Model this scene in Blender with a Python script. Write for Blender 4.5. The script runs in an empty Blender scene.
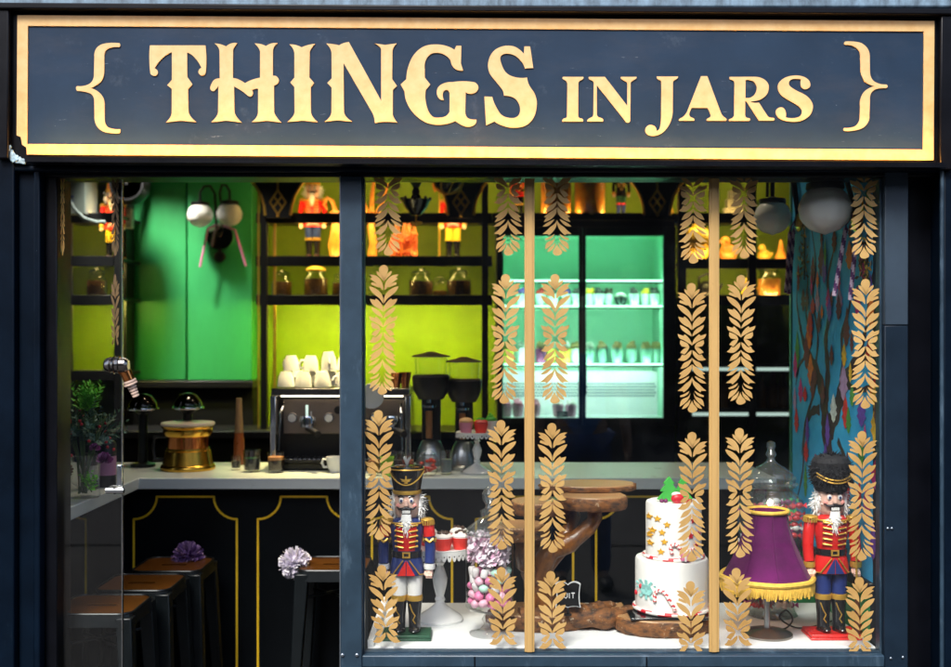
import bpy, bmesh, math, random
from mathutils import Vector, Matrix, noise
from mathutils.geometry import tessellate_polygon

R = math.radians
SC = bpy.context.scene
COL = SC.collection

# ------------------------------------------------------------------ camera
DIST, EYE, FPX = 3.2, 1.53, 1088.0
cam_d = bpy.data.cameras.new('camera')
cam = bpy.data.objects.new('camera', cam_d)
COL.objects.link(cam)
cam.location = (0, -DIST, EYE)
cam.rotation_euler = (R(90), 0, 0)
cam_d.sensor_fit = 'HORIZONTAL'
cam_d.sensor_width = 36
cam_d.lens = FPX / 951 * 36
cam_d.clip_start = 0.05
cam_d.clip_end = 600
cam_d.dof.use_dof = True
cam_d.dof.focus_distance = 3.22
cam_d.dof.aperture_fstop = 2.4
SC.camera = cam

# ------------------------------------------------------------------ sky, sun, exposure
SUN_EL, SUN_AZ = R(51), R(-20)          # soft overcast daylight from behind the camera, a little from the left
world = bpy.data.worlds.new('World')
SC.world = world
world.use_nodes = True
nt = world.node_tree
bg = nt.nodes['Background']
sky = nt.nodes.new('ShaderNodeTexSky')
sky.sky_type = 'NISHITA'
sky.sun_disc = False
sky.sun_elevation = SUN_EL
sky.sun_rotation = R(180) - SUN_AZ
sky.air_density = 1.0
sky.dust_density = 3.0
nt.links.new(sky.outputs[0], bg.inputs[0])
bg.inputs[1].default_value = 0.14
sun_d = bpy.data.lights.new('sun', 'SUN')
sun_d.energy = 2.2
sun_d.angle = R(18)
sun_d.color = (1.0, 0.96, 0.9)
sun = bpy.data.objects.new('sun', sun_d)
COL.objects.link(sun)
sv = Vector((math.sin(SUN_AZ) * math.cos(SUN_EL), -math.cos(SUN_AZ) * math.cos(SUN_EL), math.sin(SUN_EL)))
sun.rotation_euler = sv.to_track_quat('Z', 'Y').to_euler()
vs = SC.view_settings
SC.display_settings.display_device = 'sRGB'
vs.view_transform = 'Standard'
vs.look = 'None'
vs.exposure = 1.2
vs.gamma = 1.0
vs.use_curve_mapping = False
SC.render.engine = 'CYCLES'
cy = SC.cycles
cy.use_denoising = True
cy.max_bounces = 8
cy.diffuse_bounces = 4
cy.glossy_bounces = 4
cy.transmission_bounces = 4
cy.transparent_max_bounces = 40
cy.sample_clamp_indirect = 4.0
cy.caustics_reflective = False
cy.caustics_refractive = False


def W(px, py, d):
    """photo pixel at depth d behind the glass -> world point (for measuring the place)"""
    k = (DIST + d) / FPX
    return Vector(((px - 475.5) * k, d, EYE + (333.5 - py) * k))


def K(d):
    return (DIST + d) / FPX


# ------------------------------------------------------------------ materials
MATS = {}


def nodes_of(m):
    m.use_nodes = True
    return m.node_tree


def mat(name, col, rough=0.5, metal=0.0, var=0.12, scale=14.0, bump=0.0, emis=None, estr=0.0, coat=0.0,
        spec=0.5, sheen=0.0, col2=None, stretch=None, trans=0.0, sss=0.0):
    """principled material whose colour and gloss wander with noise; col2 = second colour of the mottling"""
    m = bpy.data.materials.new(name)
    t = nodes_of(m)
    b = t.nodes['Principled BSDF']
    b.inputs['Roughness'].default_value = rough
    b.inputs['Metallic'].default_value = metal
    b.inputs['Coat Weight'].default_value = coat
    b.inputs['Specular IOR Level'].default_value = spec
    b.inputs['Sheen Weight'].default_value = sheen
    if sss:
        b.inputs['Subsurface Weight'].default_value = sss
        b.inputs['Subsurface Radius'].default_value = (0.01, 0.006, 0.004)
    tc = t.nodes.new('ShaderNodeTexCoord')
    mp = t.nodes.new('ShaderNodeMapping')
    if stretch:
        mp.inputs['Scale'].default_value = stretch
    t.links.new(tc.outputs['Object'], mp.inputs['Vector'])
    nz = t.nodes.new('ShaderNodeTexNoise')
    nz.inputs['Scale'].default_value = scale
    nz.inputs['Detail'].default_value = 6
    nz.inputs['Roughness'].default_value = 0.65
    t.links.new(mp.outputs[0], nz.inputs['Vector'])
    mx = t.nodes.new('ShaderNodeMix')
    mx.data_type = 'RGBA'
    c1 = tuple(max(0, c * (1 - var)) for c in col)
    c2 = tuple(min(1, c * (1 + var)) for c in col) if col2 is None else col2
    if col2 is not None:
        c1 = col
    mx.inputs['A'].default_value = (*c1, 1)
    mx.inputs['B'].default_value = (*c2, 1)
    rp = t.nodes.new('ShaderNodeMapRange')
    rp.inputs['From Min'].default_value = 0.32
    rp.inputs['From Max'].default_value = 0.68
    t.links.new(nz.outputs['Fac'], rp.inputs['Value'])
    t.links.new(rp.outputs[0], mx.inputs['Factor'])
    t.links.new(mx.outputs['Result'], b.inputs['Base Color'])
    rr = t.nodes.new('ShaderNodeMapRange')
    rr.inputs['To Min'].default_value = max(0.02, rough - 0.08)
    rr.inputs['To Max'].default_value = min(1, rough + 0.08)
    t.links.new(nz.outputs['Fac'], rr.inputs['Value'])
    t.links.new(rr.outputs[0], b.inputs['Roughness'])
    if bump:
        bp = t.nodes.new('ShaderNodeBump')
        bp.inputs['Strength'].default_value = bump
        bp.inputs['Distance'].default_value = 0.004
        t.links.new(nz.outputs['Fac'], bp.inputs['Height'])
        t.links.new(bp.outputs[0], b.inputs['Normal'])
    if emis:
        b.inputs['Emission Color'].default_value = (*emis, 1)
        b.inputs['Emission Strength'].default_value = estr
    MATS[name] = m
    return m


def worn(m, col, amount=0.5, scale=9.0, stretch=(1, 1, 1), lo=0.62, hi=0.7):
    """scratches / scuffs of another colour, with a shape of their own, laid over a material"""
    t = m.node_tree
    b = t.nodes['Principled BSDF']
    src = b.inputs['Base Color'].links[0].from_socket
    tc = t.nodes.new('ShaderNodeTexCoord')
    mp = t.nodes.new('ShaderNodeMapping')
    mp.inputs['Scale'].default_value = stretch
    mp.inputs['Rotation'].default_value = (0.1, 0.35, 0.1)
    t.links.new(tc.outputs['Object'], mp.inputs[0])
    nz = t.nodes.new('ShaderNodeTexNoise')
    nz.inputs['Scale'].default_value = scale
    nz.inputs['Detail'].default_value = 9
    nz.inputs['Roughness'].default_value = 0.72
    t.links.new(mp.outputs[0], nz.inputs[0])
    mr = t.nodes.new('ShaderNodeMapRange')
    mr.inputs['From Min'].default_value = lo
    mr.inputs['From Max'].default_value = hi
    mr.inputs['To Max'].default_value = amount
    t.links.new(nz.outputs['Fac'], mr.inputs[0])
    mx = t.nodes.new('ShaderNodeMix')
    mx.data_type = 'RGBA'
    mx.inputs['B'].default_value = (*col, 1)
    t.links.new(mr.outputs[0], mx.inputs['Factor'])
    t.links.new(src, mx.inputs['A'])
    t.links.new(mx.outputs['Result'], b.inputs['Base Color'])
    return m


def glass(name, tint=(1, 1, 1), refl=1.0, rough=0.01, ior=1.45, body=None, bodyfac=0.0, dust=0.0):
    """thin-walled clear glass: light passes straight, the surface mirrors by its Fresnel amount"""
    m = bpy.data.materials.new(name)
    t = nodes_of(m)
    t.nodes.clear()
    out = t.nodes.new('ShaderNodeOutputMaterial')
    tr = t.nodes.new('ShaderNodeBsdfTransparent')
    nz = t.nodes.new('ShaderNodeTexNoise')
    nz.inputs['Scale'].default_value = 3
    mx0 = t.nodes.new('ShaderNodeMix')
    mx0.data_type = 'RGBA'
    mx0.inputs['A'].default_value = (*[c * 0.985 for c in tint], 1)
    mx0.inputs['B'].default_value = (*tint, 1)
    t.links.new(nz.outputs['Fac'], mx0.inputs['Factor'])
    t.links.new(mx0.outputs['Result'], tr.inputs[0])
    gl = t.nodes.new('ShaderNodeBsdfGlossy')
    gl.inputs['Roughness'].default_value = rough
    fr = t.nodes.new('ShaderNodeLayerWeight')
    fr.inputs[0].default_value = 0.5
    pw_ = t.nodes.new('ShaderNodeMath')
    pw_.operation = 'POWER'
    pw_.inputs[1].default_value = 4.0
    t.links.new(fr.outputs['Facing'], pw_.inputs[0])
    f0 = ((ior - 1) / (ior + 1)) ** 2
    ml = t.nodes.new('ShaderNodeMath')
    ml.operation = 'MULTIPLY_ADD'
    ml.inputs[1].default_value = min(0.9, (1 - f0) * refl)
    ml.inputs[2].default_value = f0 * refl
    t.links.new(pw_.outputs[0], ml.inputs[0])
    mx = t.nodes.new('ShaderNodeMixShader')
    base = tr
    if body:
        df = t.nodes.new('ShaderNodeBsdfTranslucent')
        df.inputs[0].default_value = (*body, 1)
        d2 = t.nodes.new('ShaderNodeBsdfDiffuse')
        d2.inputs[0].default_value = (*body, 1)
        ma = t.nodes.new('ShaderNodeMixShader')
        ma.inputs[0].default_value = .8
        t.links.new(df.outputs[0], ma.inputs[1])
        t.links.new(d2.outputs[0], ma.inputs[2])
        mb_ = t.nodes.new('ShaderNodeMixShader')
        mb_.inputs[0].default_value = bodyfac
        if dust:
            n2 = t.nodes.new('ShaderNodeTexNoise')
            n2.inputs['Scale'].default_value = 5
            n2.inputs['Detail'].default_value = 9
            n2.inputs['Roughness'].default_value = .75
            tc = t.nodes.new('ShaderNodeTexCoord')
            t.links.new(tc.outputs['Object'], n2.inputs['Vector'])
            m2 = t.nodes.new('ShaderNodeMapRange')
            m2.inputs['From Min'].default_value = .48
            m2.inputs['From Max'].default_value = .78
            m2.inputs['To Min'].default_value = bodyfac
            m2.inputs['To Max'].default_value = bodyfac + dust
            t.links.new(n2.outputs['Fac'], m2.inputs[0])
            t.links.new(m2.outputs[0], mb_.inputs[0])
        t.links.new(tr.outputs[0], mb_.inputs[1])
        t.links.new(ma.outputs[0], mb_.inputs[2])
        base = mb_
    t.links.new(ml.outputs[0], mx.inputs[0])
    t.links.new(base.outputs[0], mx.inputs[1])
    t.links.new(gl.outputs[0], mx.inputs[2])
    t.links.new(mx.outputs[0], out.inputs[0])
    MATS[name] = m
    return m


def lamp_mat(name, col, s):
    m = bpy.data.materials.new(name)
    t = nodes_of(m)
    b = t.nodes['Principled BSDF']
    b.inputs['Base Color'].default_value = (*col, 1)
    b.inputs['Emission Color'].default_value = (*col, 1)
    nz = t.nodes.new('ShaderNodeTexNoise')
    nz.inputs['Scale'].default_value = 4
    mr = t.nodes.new('ShaderNodeMapRange')
    mr.inputs['To Min'].default_value = s * 0.9
    mr.inputs['To Max'].default_value = s * 1.1
    t.links.new(nz.outputs['Fac'], mr.inputs[0])
    t.links.new(mr.outputs[0], b.inputs['Emission Strength'])
    MATS[name] = m
    return m


# facade paints
NAVY = worn(worn(mat('navy_paint', (0.0009, 0.0040, 0.0100), 0.42, var=0.35, scale=6, bump=0.08, spec=.10), (0.03, 0.05, 0.075), 0.35, 14, (1, 1, 0.25), 0.66, 0.74), (.32, .42, .5), .8, 80, (1, 1, .6), .715, .73)
BLACKP = worn(mat('black_paint', (0.0015, 0.002, 0.004), 0.35, var=0.3, scale=9, bump=0.06, spec=.2), (0.05, 0.06, 0.08), 0.4, 20, (1, 1, 1), 0.68, 0.76)
STEEL = worn(worn(mat('blue_steel_post', (0.017, 0.038, 0.062), 0.42, metal=0.1, var=0.3, scale=7, bump=0.1), (0.12, 0.19, 0.26), 0.5, 16, (1, 1, 0.3), 0.55, 0.72), (0.35, 0.45, 0.55), 0.8, 30, (1, 1, 2), 0.7, 0.75)
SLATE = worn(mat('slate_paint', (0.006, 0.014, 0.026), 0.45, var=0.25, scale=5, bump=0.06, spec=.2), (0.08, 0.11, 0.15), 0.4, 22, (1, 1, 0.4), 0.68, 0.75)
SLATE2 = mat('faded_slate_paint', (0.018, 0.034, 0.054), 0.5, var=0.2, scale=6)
LEDGE = worn(mat('weathered_ledge', (0.12, 0.19, 0.26), 0.6, var=0.5, scale=40, bump=0.4, stretch=(1, 1, 0.4)), (0.02, 0.03, 0.05), 0.7, 25, (1, 1, 0.3), 0.5, 0.7)
SIGNB = worn(worn(mat('sign_navy', (0.0105, 0.027, 0.057), 0.55, spec=.16, var=0.15, scale=4), (0.12, 0.17, 0.22), 0.3, 9, (1, 1, 1), 0.6, 0.8), (0.42, 0.5, 0.54), 0.7, 34, (1.0, 1, 1.6), 0.69, 0.74)
worn(SIGNB, (.34, .42, .48), .55, 5, (2.2, 1, 26), .66, .70)
worn(SIGNB, (.10, .09, .08), .12, 3.2, (1, 1, 3), .5, .75)
GOLDP = mat('sign_gold', (0.58, 0.41, 0.19), 0.45, metal=0.0, var=0.06, scale=22, col2=(0.50, 0.31, 0.11))
CREAMP = mat('letter_gold', (0.58, 0.42, 0.215), 0.5, var=0.05, scale=30, col2=(0.50, 0.34, 0.15))
BROKEN = mat('broken_plastic', (0.25, 0.38, 0.46), 0.25, var=0.7, scale=60, bump=0.5)
LEAFG = mat('gold_leaf_vinyl', (0.55, 0.36, 0.135), 0.4, metal=0.15, var=0.1, scale=5, col2=(0.36, 0.205, 0.06))
worn(LEAFG, (.30, .15, .04), .7, 55, (1, 1, 1), .63, .70)
BARG = worn(mat('gold_bar', (0.47, 0.30, 0.11), 0.42, metal=0.1, var=0.12, scale=16, stretch=(1, 1, 0.1)), (0.2, 0.11, 0.03), 0.6, 40, (1, 1, 0.3), 0.66, 0.75)
RIVET = mat('rivet_steel', (0.3, 0.35, 0.4), 0.3, metal=0.9)
PANE = glass('window_glass', (0.975, 0.988, 0.984), 1.15, 0.0, 1.45, body=(.6, .65, .68), bodyfac=.0003, dust=.006)
JARG = glass('jar_glass', (0.98, 0.99, 0.985), 1.4, 0.02, 1.5)
JARG3 = glass('display_glass', (0.96, 0.98, 0.975), 3.0, 0.02, 1.5, body=(.8, .9, .9), bodyfac=.05)  # pale body haze stands in for bright reflections in the glass
JARG2 = glass('thick_glass', (0.99, 0.995, 0.993), 1.9, 0.02, 1.5)
TARN = mat('tarnished_metal', (0.28, 0.26, 0.24), 0.2, metal=1.0, var=0.25, scale=12)
CHROME = mat('chrome', (0.75, 0.78, 0.8), 0.12, metal=1.0, var=0.05)
STEELG = mat('brushed_steel', (0.42, 0.44, 0.45), 0.3, metal=1.0, var=0.1, stretch=(1, 1, 8))
BRASS = mat('brass', (0.80, 0.47, 0.07), 0.24, metal=1.0, var=0.1, scale=5)
COPPER = mat('copper', (0.72, 0.26, 0.08), 0.2, metal=1.0, var=0.12, scale=5)
BLACKM = mat('black_metal', (0.008, 0.008, 0.009), 0.4, metal=0.3, var=0.2)
BLACKS = mat('black_shelf', (0.006, 0.006, 0.006), 0.45, var=0.2)
BLACKG = mat('black_gloss', (0.006, 0.007, 0.009), 0.12, var=0.2, coat=0.5)
TRIMG = mat('gold_trim', (0.62, 0.36, 0.06), 0.38, metal=0.4, var=0.1)
LINEG = mat('gold_line', (0.85, 0.55, 0.02), 0.4, metal=0.0, var=0.1)
GREENW = mat('mint_green_wall', (0.03, 0.34, 0.10), 0.5, var=0.12, scale=5, bump=0.12, stretch=(1, 1, .35))
OLIVEW = mat('lime_shelf_back', (0.23, 0.36, 0.004), 0.6, var=0.12, scale=4, bump=.05)
DARKW = mat('dark_room_paint', (0.004, 0.0045, 0.005), 0.7, spec=.2, var=0.2)
CEILM = mat('dark_ceiling', (0.02, 0.02, 0.02), 0.8, var=0.2)
FLOORM = mat('dark_floor_tiles', (0.03, 0.03, 0.03), 0.4, var=0.3, scale=5)
PAVE = mat('pavement', (0.035, 0.035, 0.035), 0.85, var=0.25, scale=9, bump=0.3)
ASPH = mat('asphalt', (0.05, 0.05, 0.052), 0.9, var=0.25, scale=40, bump=0.4)
BRICKD = mat('dark_brick', (0.05, 0.038, 0.033), 0.85, var=0.3, scale=8, bump=0.3)
COUNTW = mat('pale_stone_top', (0.52, 0.58, 0.575), 0.3, var=0.025, scale=12)
COUNTF = mat('dark_counter_paint', (0.0022, 0.0035, 0.005), 0.45, spec=.12, var=0.25, scale=5)
WHITEP = mat('white_display_paint', (0.78, 0.8, 0.8), 0.45, var=0.04, scale=7)
WHITEC = mat('white_ceramic', (0.78, 0.79, 0.78), 0.2, var=0.03, coat=0.3)
SEATM = mat('warm_sheen_seat', (0.11, 0.037, 0.003), 0.33, metal=0.5, var=0.25, scale=8)  # orange of the warm light sheen put into the seat colour
GUNM = mat('gunmetal', (0.005, 0.008, 0.010), 0.35, metal=0.4, var=0.25, scale=7)
LEDW = lamp_mat('led_warm', (1.0, 0.76, 0.22), 17.0)
LEDU = lamp_mat('led_uplight', (1.0, 0.62, 0.2), 30.0)
LEDF = lamp_mat('led_fridge', (0.50, 1.0, 0.70), 2.2)
LEDF2 = lamp_mat('led_fridge_tube', (0.66, 1.0, 0.82), 24.0)
LEDT = lamp_mat('led_top', (1.0, 0.74, 0.3), 8.0)
LEDL = lamp_mat('led_low_shelf', (1.0, 0.88, 0.16), 72.0)
LEDV = lamp_mat('led_fridge_low', (0.88, 1.0, 0.98), 50.0)
LEDS = lamp_mat('led_sign', (1.0, 0.42, 0.08), 62.0)
LEDC = lamp_mat('led_cool', (0.75, 1.0, 0.9), .3)
DOWNL = lamp_mat('downlight_glow', (1.0, 0.85, 0.6), 12.0)


# ------------------------------------------------------------------ mesh builder
class MB:
    def __init__(self):
        self.v, self.f, self.mi, self.m = [], [], [], 0

    def _add(self, vs_, fs):
        o = len(self.v)
        self.v += [tuple(p) for p in vs_]
        for f in fs:
            self.f.append(tuple(i + o for i in f))
            self.mi.append(self.m)
        return self

    def box(self, c, s, rot=None):
        hx, hy, hz = s[0] / 2, s[1] / 2, s[2] / 2
        ps = [Vector((x, y, z)) for z in (-hz, hz) for y in (-hy, hy) for x in (-hx, hx)]
        if rot is not None:
            ps = [rot @ p for p in ps]
        c = Vector(c)
        return self._add([p + c for p in ps], [(0, 2, 3, 1), (4, 5, 7, 6), (0, 1, 5, 4), (2, 6, 7, 3), (0, 4, 6, 2), (1, 3, 7, 5)])

    def span(self, x0, x1, y0, y1, z0, z1):
        return self.box(((x0 + x1) / 2, (y0 + y1) / 2, (z0 + z1) / 2), (abs(x1 - x0), abs(y1 - y0), abs(z1 - z0)))

    def taper(self, a, sa, b, sb):
        """bar from a (half sizes sa) to b (half sizes sb), rectangles horizontal"""
        ps = []
        for c, s in ((a, sa), (b, sb)):
            for (i, j) in ((-1, -1), (1, -1), (1, 1), (-1, 1)):
                ps.append((c[0] + i * s[0], c[1] + j * s[1], c[2]))
        return self._add(ps, [(3, 2, 1, 0), (4, 5, 6, 7), (0, 1, 5, 4), (1, 2, 6, 5), (2, 3, 7, 6), (3, 0, 4, 7)])

    def lathe(self, prof, c=(0, 0, 0), n=24, sx=1.0, sy=1.0, rot=None, wob=None):
        ps, rings = [], []
        c = Vector(c)
        for (r, z) in prof:
            if r <= 1e-6:
                p = Vector((0, 0, z))
                ps.append(p)
                rings.append([len(ps) - 1])
            else:
                ring = []
                for i in range(n):
                    a = 2 * math.pi * i / n
                    k = wob(a, z) if wob else 1.0
                    ps.append(Vector((r * k * math.cos(a) * sx, r * k * math.sin(a) * sy, z)))
                    ring.append(len(ps) - 1)
                rings.append(ring)
        fs = []
        for A, B in zip(rings[:-1], rings[1:]):
            if len(A) == 1 and len(B) == 1:
                continue
            for i in range(n):
                j = (i + 1) % n
                if len(A) == 1:
                    fs.append((A[0], B[j], B[i]))
                elif len(B) == 1:
                    fs.append((A[i], A[j], B[0]))
                else:
                    fs.append((A[i], A[j], B[j], B[i]))
        if len(rings[0]) > 1 and prof[0] != prof[-1]:
            fs.append(tuple(reversed(rings[0])))
        if len(rings[-1]) > 1 and prof[0] != prof[-1]:
            fs.append(tuple(rings[-1]))
        if rot is not None:
            ps = [rot @ p for p in ps]
        return self._add([p + c for p in ps], fs)

    def tube(self, pts, r, n=10, closed=False):
        pts = [Vector(p) for p in pts]
        rs = r if isinstance(r, (list, tuple)) else [r] * len(pts)
        m = len(pts)
        ps = []
        up = None
        for i, p in enumerate(pts):
            if closed:
                t = pts[(i + 1) % m] - pts[i - 1]
            else:
                t = pts[min(i + 1, m - 1)] - pts[max(i - 1, 0)]
            t.normalize()
            if up is None:
                up = Vector((0, 0, 1)) if abs(t.z) < 0.9 else Vector((0, 1, 0))
            a = t.cross(up)
            if a.length < 1e-4:
                a = t.cross(Vector((1, 0, 0)))
            a.normalize()
            b = t.cross(a)
            up = -b if False else a.cross(t)
            for k in range(n):
                an = 2 * math.pi * k / n
                ps.append(p + rs[i] * (math.cos(an) * a + math.sin(an) * b))
        fs = []
        last = m if closed else m - 1
        for i in range(last):
            j = (i + 1) % m
            for k in range(n):
                l = (k + 1) % n
                fs.append((i * n + k, i * n + l, j * n + l, j * n + k))
        if not closed:
            fs.append(tuple(reversed(range(n))))
            fs.append(tuple(range((m - 1) * n, m * n)))
        return self._add(ps, fs)

    def ball(self, c, r, nu=16, nv=10, rot=None):
        if not isinstance(r, (tuple, list)):
            r = (r, r, r)
        prof = [(math.sin(math.pi * i / nv), -math.cos(math.pi * i / nv)) for i in range(nv + 1)]
        prof[0] = (0, -1)
        prof[-1] = (0, 1)
        o = len(self.v)
        self.lathe(prof, (0, 0, 0), nu)
        for i in range(o, len(self.v)):
            p = Vector(self.v[i])
            p = Vector((p.x * r[0], p.y * r[1], p.z * r[2]))
            if rot is not None:
                p = rot @ p
            self.v[i] = tuple(p + Vector(c))
        return self

    def prism(self, loops, thick, frame=None, front_only=False):
        """2-D loops (first outer, others holes) in the x-z plane, front at y=0, back at y=thick; frame maps (x,y,z)"""
        fl = []
        for lp in loops:
            fl.append([Vector((p[0], p[1], 0)) for p in lp])
        tris = tessellate_polygon(fl)
        flat = [p for lp in fl for p in lp]
        n = len(flat)
        ps = [Vector((p.x, 0, p.y)) for p in flat]
        fs = []
        for (a, b, c) in tris:
            pa, pb, pc = flat[a], flat[b], flat[c]
            cr = (pb - pa).cross(pc - pa).z
            fs.append((a, b, c) if cr > 0 else (a, c, b))
        if not front_only:
            ps += [Vector((p.x, thick, p.y)) for p in flat]
            fs += [(f[0] + n, f[2] + n, f[1] + n) for f in fs[:]]
            o = 0
            for k, lp in enumerate(fl):
                m = len(lp)
                ar = sum(lp[i].x * lp[(i + 1) % m].y - lp[(i + 1) % m].x * lp[i].y for i in range(m))
                ccw = ar > 0
                if k > 0:
                    ccw = not ccw
                for i in range(m):
                    j = (i + 1) % m
                    q = (o + i, o + i + n, o + j + n, o + j)
                    # outward for a counter-clockwise outer loop seen from the front (-y)
                    fs.append(q if ccw else tuple(reversed(q)))
                o += m
        if frame is not None:
            ps = [frame(p) for p in ps]
        return self._add(ps, fs)

    def quad(self, a, b, c, d):
        return self._add([a, b, c, d], [(0, 1, 2, 3)])

    def tri(self, a, b, c):
        return self._add([a, b, c], [(0, 1, 2)])

    def build(self, name, mats, parent=None, smooth=True, angle=38, bevel=0.0, loc=None):
        me = bpy.data.meshes.new(name)
        me.from_pydata(self.v, [], self.f)
        if not isinstance(mats, (list, tuple)):
            mats = [mats]
        for m in mats:
            me.materials.append(m)
        me.polygons.foreach_set('material_index', self.mi)
        me.update()
        if smooth:
            me.shade_smooth()
            me.set_sharp_from_angle(angle=R(angle))
        o = bpy.data.objects.new(name, me)
        COL.objects.link(o)
        if parent:
            o.parent = parent
        if loc is not None:
            o.location = loc
        if bevel:
            bv = o.modifiers.new('bevel', 'BEVEL')
            bv.width = bevel
            bv.segments = 2
            bv.limit_method = 'ANGLE'
            bv.angle_limit = R(50)
        return o


def tag(o, label=None, cat=None, group=None, kind=None):
    if label:
        o['label'] = label
    if cat:
        o['category'] = cat
    if group:
        o['group'] = group
    if kind:
        o['kind'] = kind
    return o


def thing(name, label, cat, loc=(0, 0, 0), rz=0.0, group=None):
    o = bpy.data.objects.new(name, None)
    o.empty_display_size = 0.05
    COL.objects.link(o)
    o.location = loc
    o.rotation_euler = (0, 0, rz)
    return tag(o, label, cat, group)


def copy_tree(o, loc=None, rz=None, label=None, group=None, parent=None):
    c = o.copy()
    COL.objects.link(c)
    if parent:
        c.parent = parent
    else:
        if loc is not None:
            c.location = loc
        if rz is not None:
            c.rotation_euler = (0, 0, rz)
        if label:
            c['label'] = label
        if group:
            c['group'] = group
    for ch in KIDS.get(o.name, []):
        copy_tree(ch, parent=c)
    return c


KIDS = {}


def index_kids(root):
    """remember a finished thing's tree so that copies can be made"""
    for o in list(COL.objects):
        if o.parent:
            KIDS.setdefault(o.parent.name, [])
            if o not in KIDS[o.parent.name]:
                KIDS[o.parent.name].append(o)
    return root


def outline(pts, step=6):
    """(x, y) corners and (x, y, 1) smooth points -> closed polyline"""
    n = len(pts)
    out = []
    P = [Vector((p[0], p[1])) for p in pts]
    S = [len(p) > 2 for p in pts]
    for i in range(n):
        j = (i + 1) % n
        a, b = P[i], P[j]
        if not S[i] and not S[j]:
            out.append(a)
            continue
        L = (b - a).length

        def tang(k):
            t = P[(k + 1) % n] - P[k - 1]
            return t.normalized() * L if t.length > 0 else b - a
        ta = tang(i) if S[i] else None
        tb = tang(j) if S[j] else None
        if ta is None:
            ta = (b - a) * 2 - tb
            ta = ta.normalized() * L
        if tb is None:
            tb = (b - a) * 2 - ta
            tb = tb.normalized() * L
        for s in range(step):
            u = s / step
            h1 = 2 * u ** 3 - 3 * u ** 2 + 1
            h2 = u ** 3 - 2 * u ** 2 + u
            h3 = -2 * u ** 3 + 3 * u ** 2
            h4 = u ** 3 - u ** 2
            out.append(a * h1 + ta * h2 + b * h3 + tb * h4)
    return out


random.seed(7)


def pw(mb, name, mats, root, **kw):
    """part given in world coordinates, put under an unrotated thing (or a part of one)"""
    off = Vector((0, 0, 0))
    r = root
    while r is not None:
        off += Vector(r.location)
        r = r.parent
    mb.v = [tuple(Vector(p) - off) for p in mb.v]
    return mb.build(name, mats, root, **kw)


# ================================================================== ground, street
tag(MB().span(-60, 60, -4.6, 0.02, -0.3, 0.0).build('pavement', PAVE), kind='structure')
tag(MB().span(-200, 200, -300, -4.7, -0.4, -0.13).build('road', ASPH), kind='structure')
tag(MB().span(-60, 60, -4.7, -4.6, -0.4, 0.01).build('kerb', PAVE), kind='structure')

# ================================================================== the room
RX0, RX1, RB, RH = -2.75, 1.95, 3.3, 2.75
tag(MB().span(RX0 - .1, RX1 + .1, 0.02, RB + .1, -0.2, 0.003).build('floor', FLOORM), kind='structure')
tag(MB().span(RX0 - .1, RX1 + .1, 0.10, RB + .1, RH, RH + .2).build('ceiling', CEILM), kind='structure')
tag(MB().span(RX0, RX1, RB, RB + .12, 0.003, RH).build('wall_back', OLIVEW), kind='structure')
tag(MB().span(RX0 - .12, RX0, 0.1, RB + .12, 0.003, RH).build('wall_left', DARKW), kind='structure')
tag(MB().span(RX1, RX1 + .12, 0.1, RB + .12, 0.003, RH).build('wall_right', DARKW), kind='structure')

# green wall panels left of the shelves
gp = thing('green_wall_panel', 'mint green painted wall panels behind the bar with dark lower boarding', 'wall panel', (-1.65, 3.2, 0))
kx = lambda px, d: (px - 475.5) * K(d)
pw(MB().span(kx(129, 3.2), kx(186, 3.2), 3.2, 3.298, 1.257, 2.74), 'painted_panel', GREENW, gp, bevel=.004)
pw(MB().span(kx(187.5, 3.14), kx(252, 3.14), 3.14, 3.298, 1.257, 2.74), 'painted_panel', GREENW, gp, bevel=.004)
pw(MB().span(kx(120, 3.1), kx(253, 3.1), 3.10, 3.297, 1.215, 1.255), 'ledge', BLACKS, gp, bevel=.004)
pw(MB().span(kx(120, 3.14), kx(253, 3.14), 3.14, 3.296, 0.01, 1.213), 'lower_boarding', DARKW, gp)
pw(MB().span(kx(121, 3.05), kx(129, 3.1), 3.05, 3.298, 1.257, 2.74), 'upright', BLACKS, gp)

# ================================================================== facade
FX0, FX1 = -2.6, 2.6
fa = thing('shopfront_facade', 'dark navy painted timber shopfront around the window and doorway', 'shopfront', (0, 0, 0))
# left side boards
m = MB()
m.span(FX0, kx(22, 0), -0.055, 0.1, 0, 2.04)
m.span(kx(22, 0) + .002, kx(39, 0), -0.03, 0.1, 0, 2.04)
m.span(kx(39, 0) + .002, kx(46, 0), -0.045, 0.1, 0, 2.04)
pw(m, 'side_board', NAVY, fa, bevel=.004)
pw(MB().span(kx(46, 0) + .002, kx(58.5, 0), -0.012, 0.1, 0, 2.03), 'door_jamb', BLACKP, fa, bevel=.003)
# right side boards
m = MB()
m.span(kx(936, 0), FX1, -0.055, 0.1, 0, 2.03)
pw(m, 'side_board', NAVY, fa, bevel=.004)
pw(MB().tube([(kx(934.5, 0), -.05, 0), (kx(934.5, 0), -.05, 2.03)], .006, 8), 'edge_bead', STEEL, fa)
pw(MB().span(kx(906, 0), kx(935, 0), 0.03, 0.1, 0, 2.03), 'recess_board', BLACKP, fa)
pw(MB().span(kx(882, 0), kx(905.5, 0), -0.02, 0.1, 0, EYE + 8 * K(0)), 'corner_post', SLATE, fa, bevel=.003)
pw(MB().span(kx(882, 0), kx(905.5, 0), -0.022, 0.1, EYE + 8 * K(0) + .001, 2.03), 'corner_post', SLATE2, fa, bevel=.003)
for (px, py) in ((885, 527), (889, 527), (888, 656), (900, 655)):
    p = W(px, py, 0)
    pw(MB().ball((p.x, -.022, p.z), (.004, .003, .004), 8, 6), 'screw', RIVET, fa)
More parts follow.
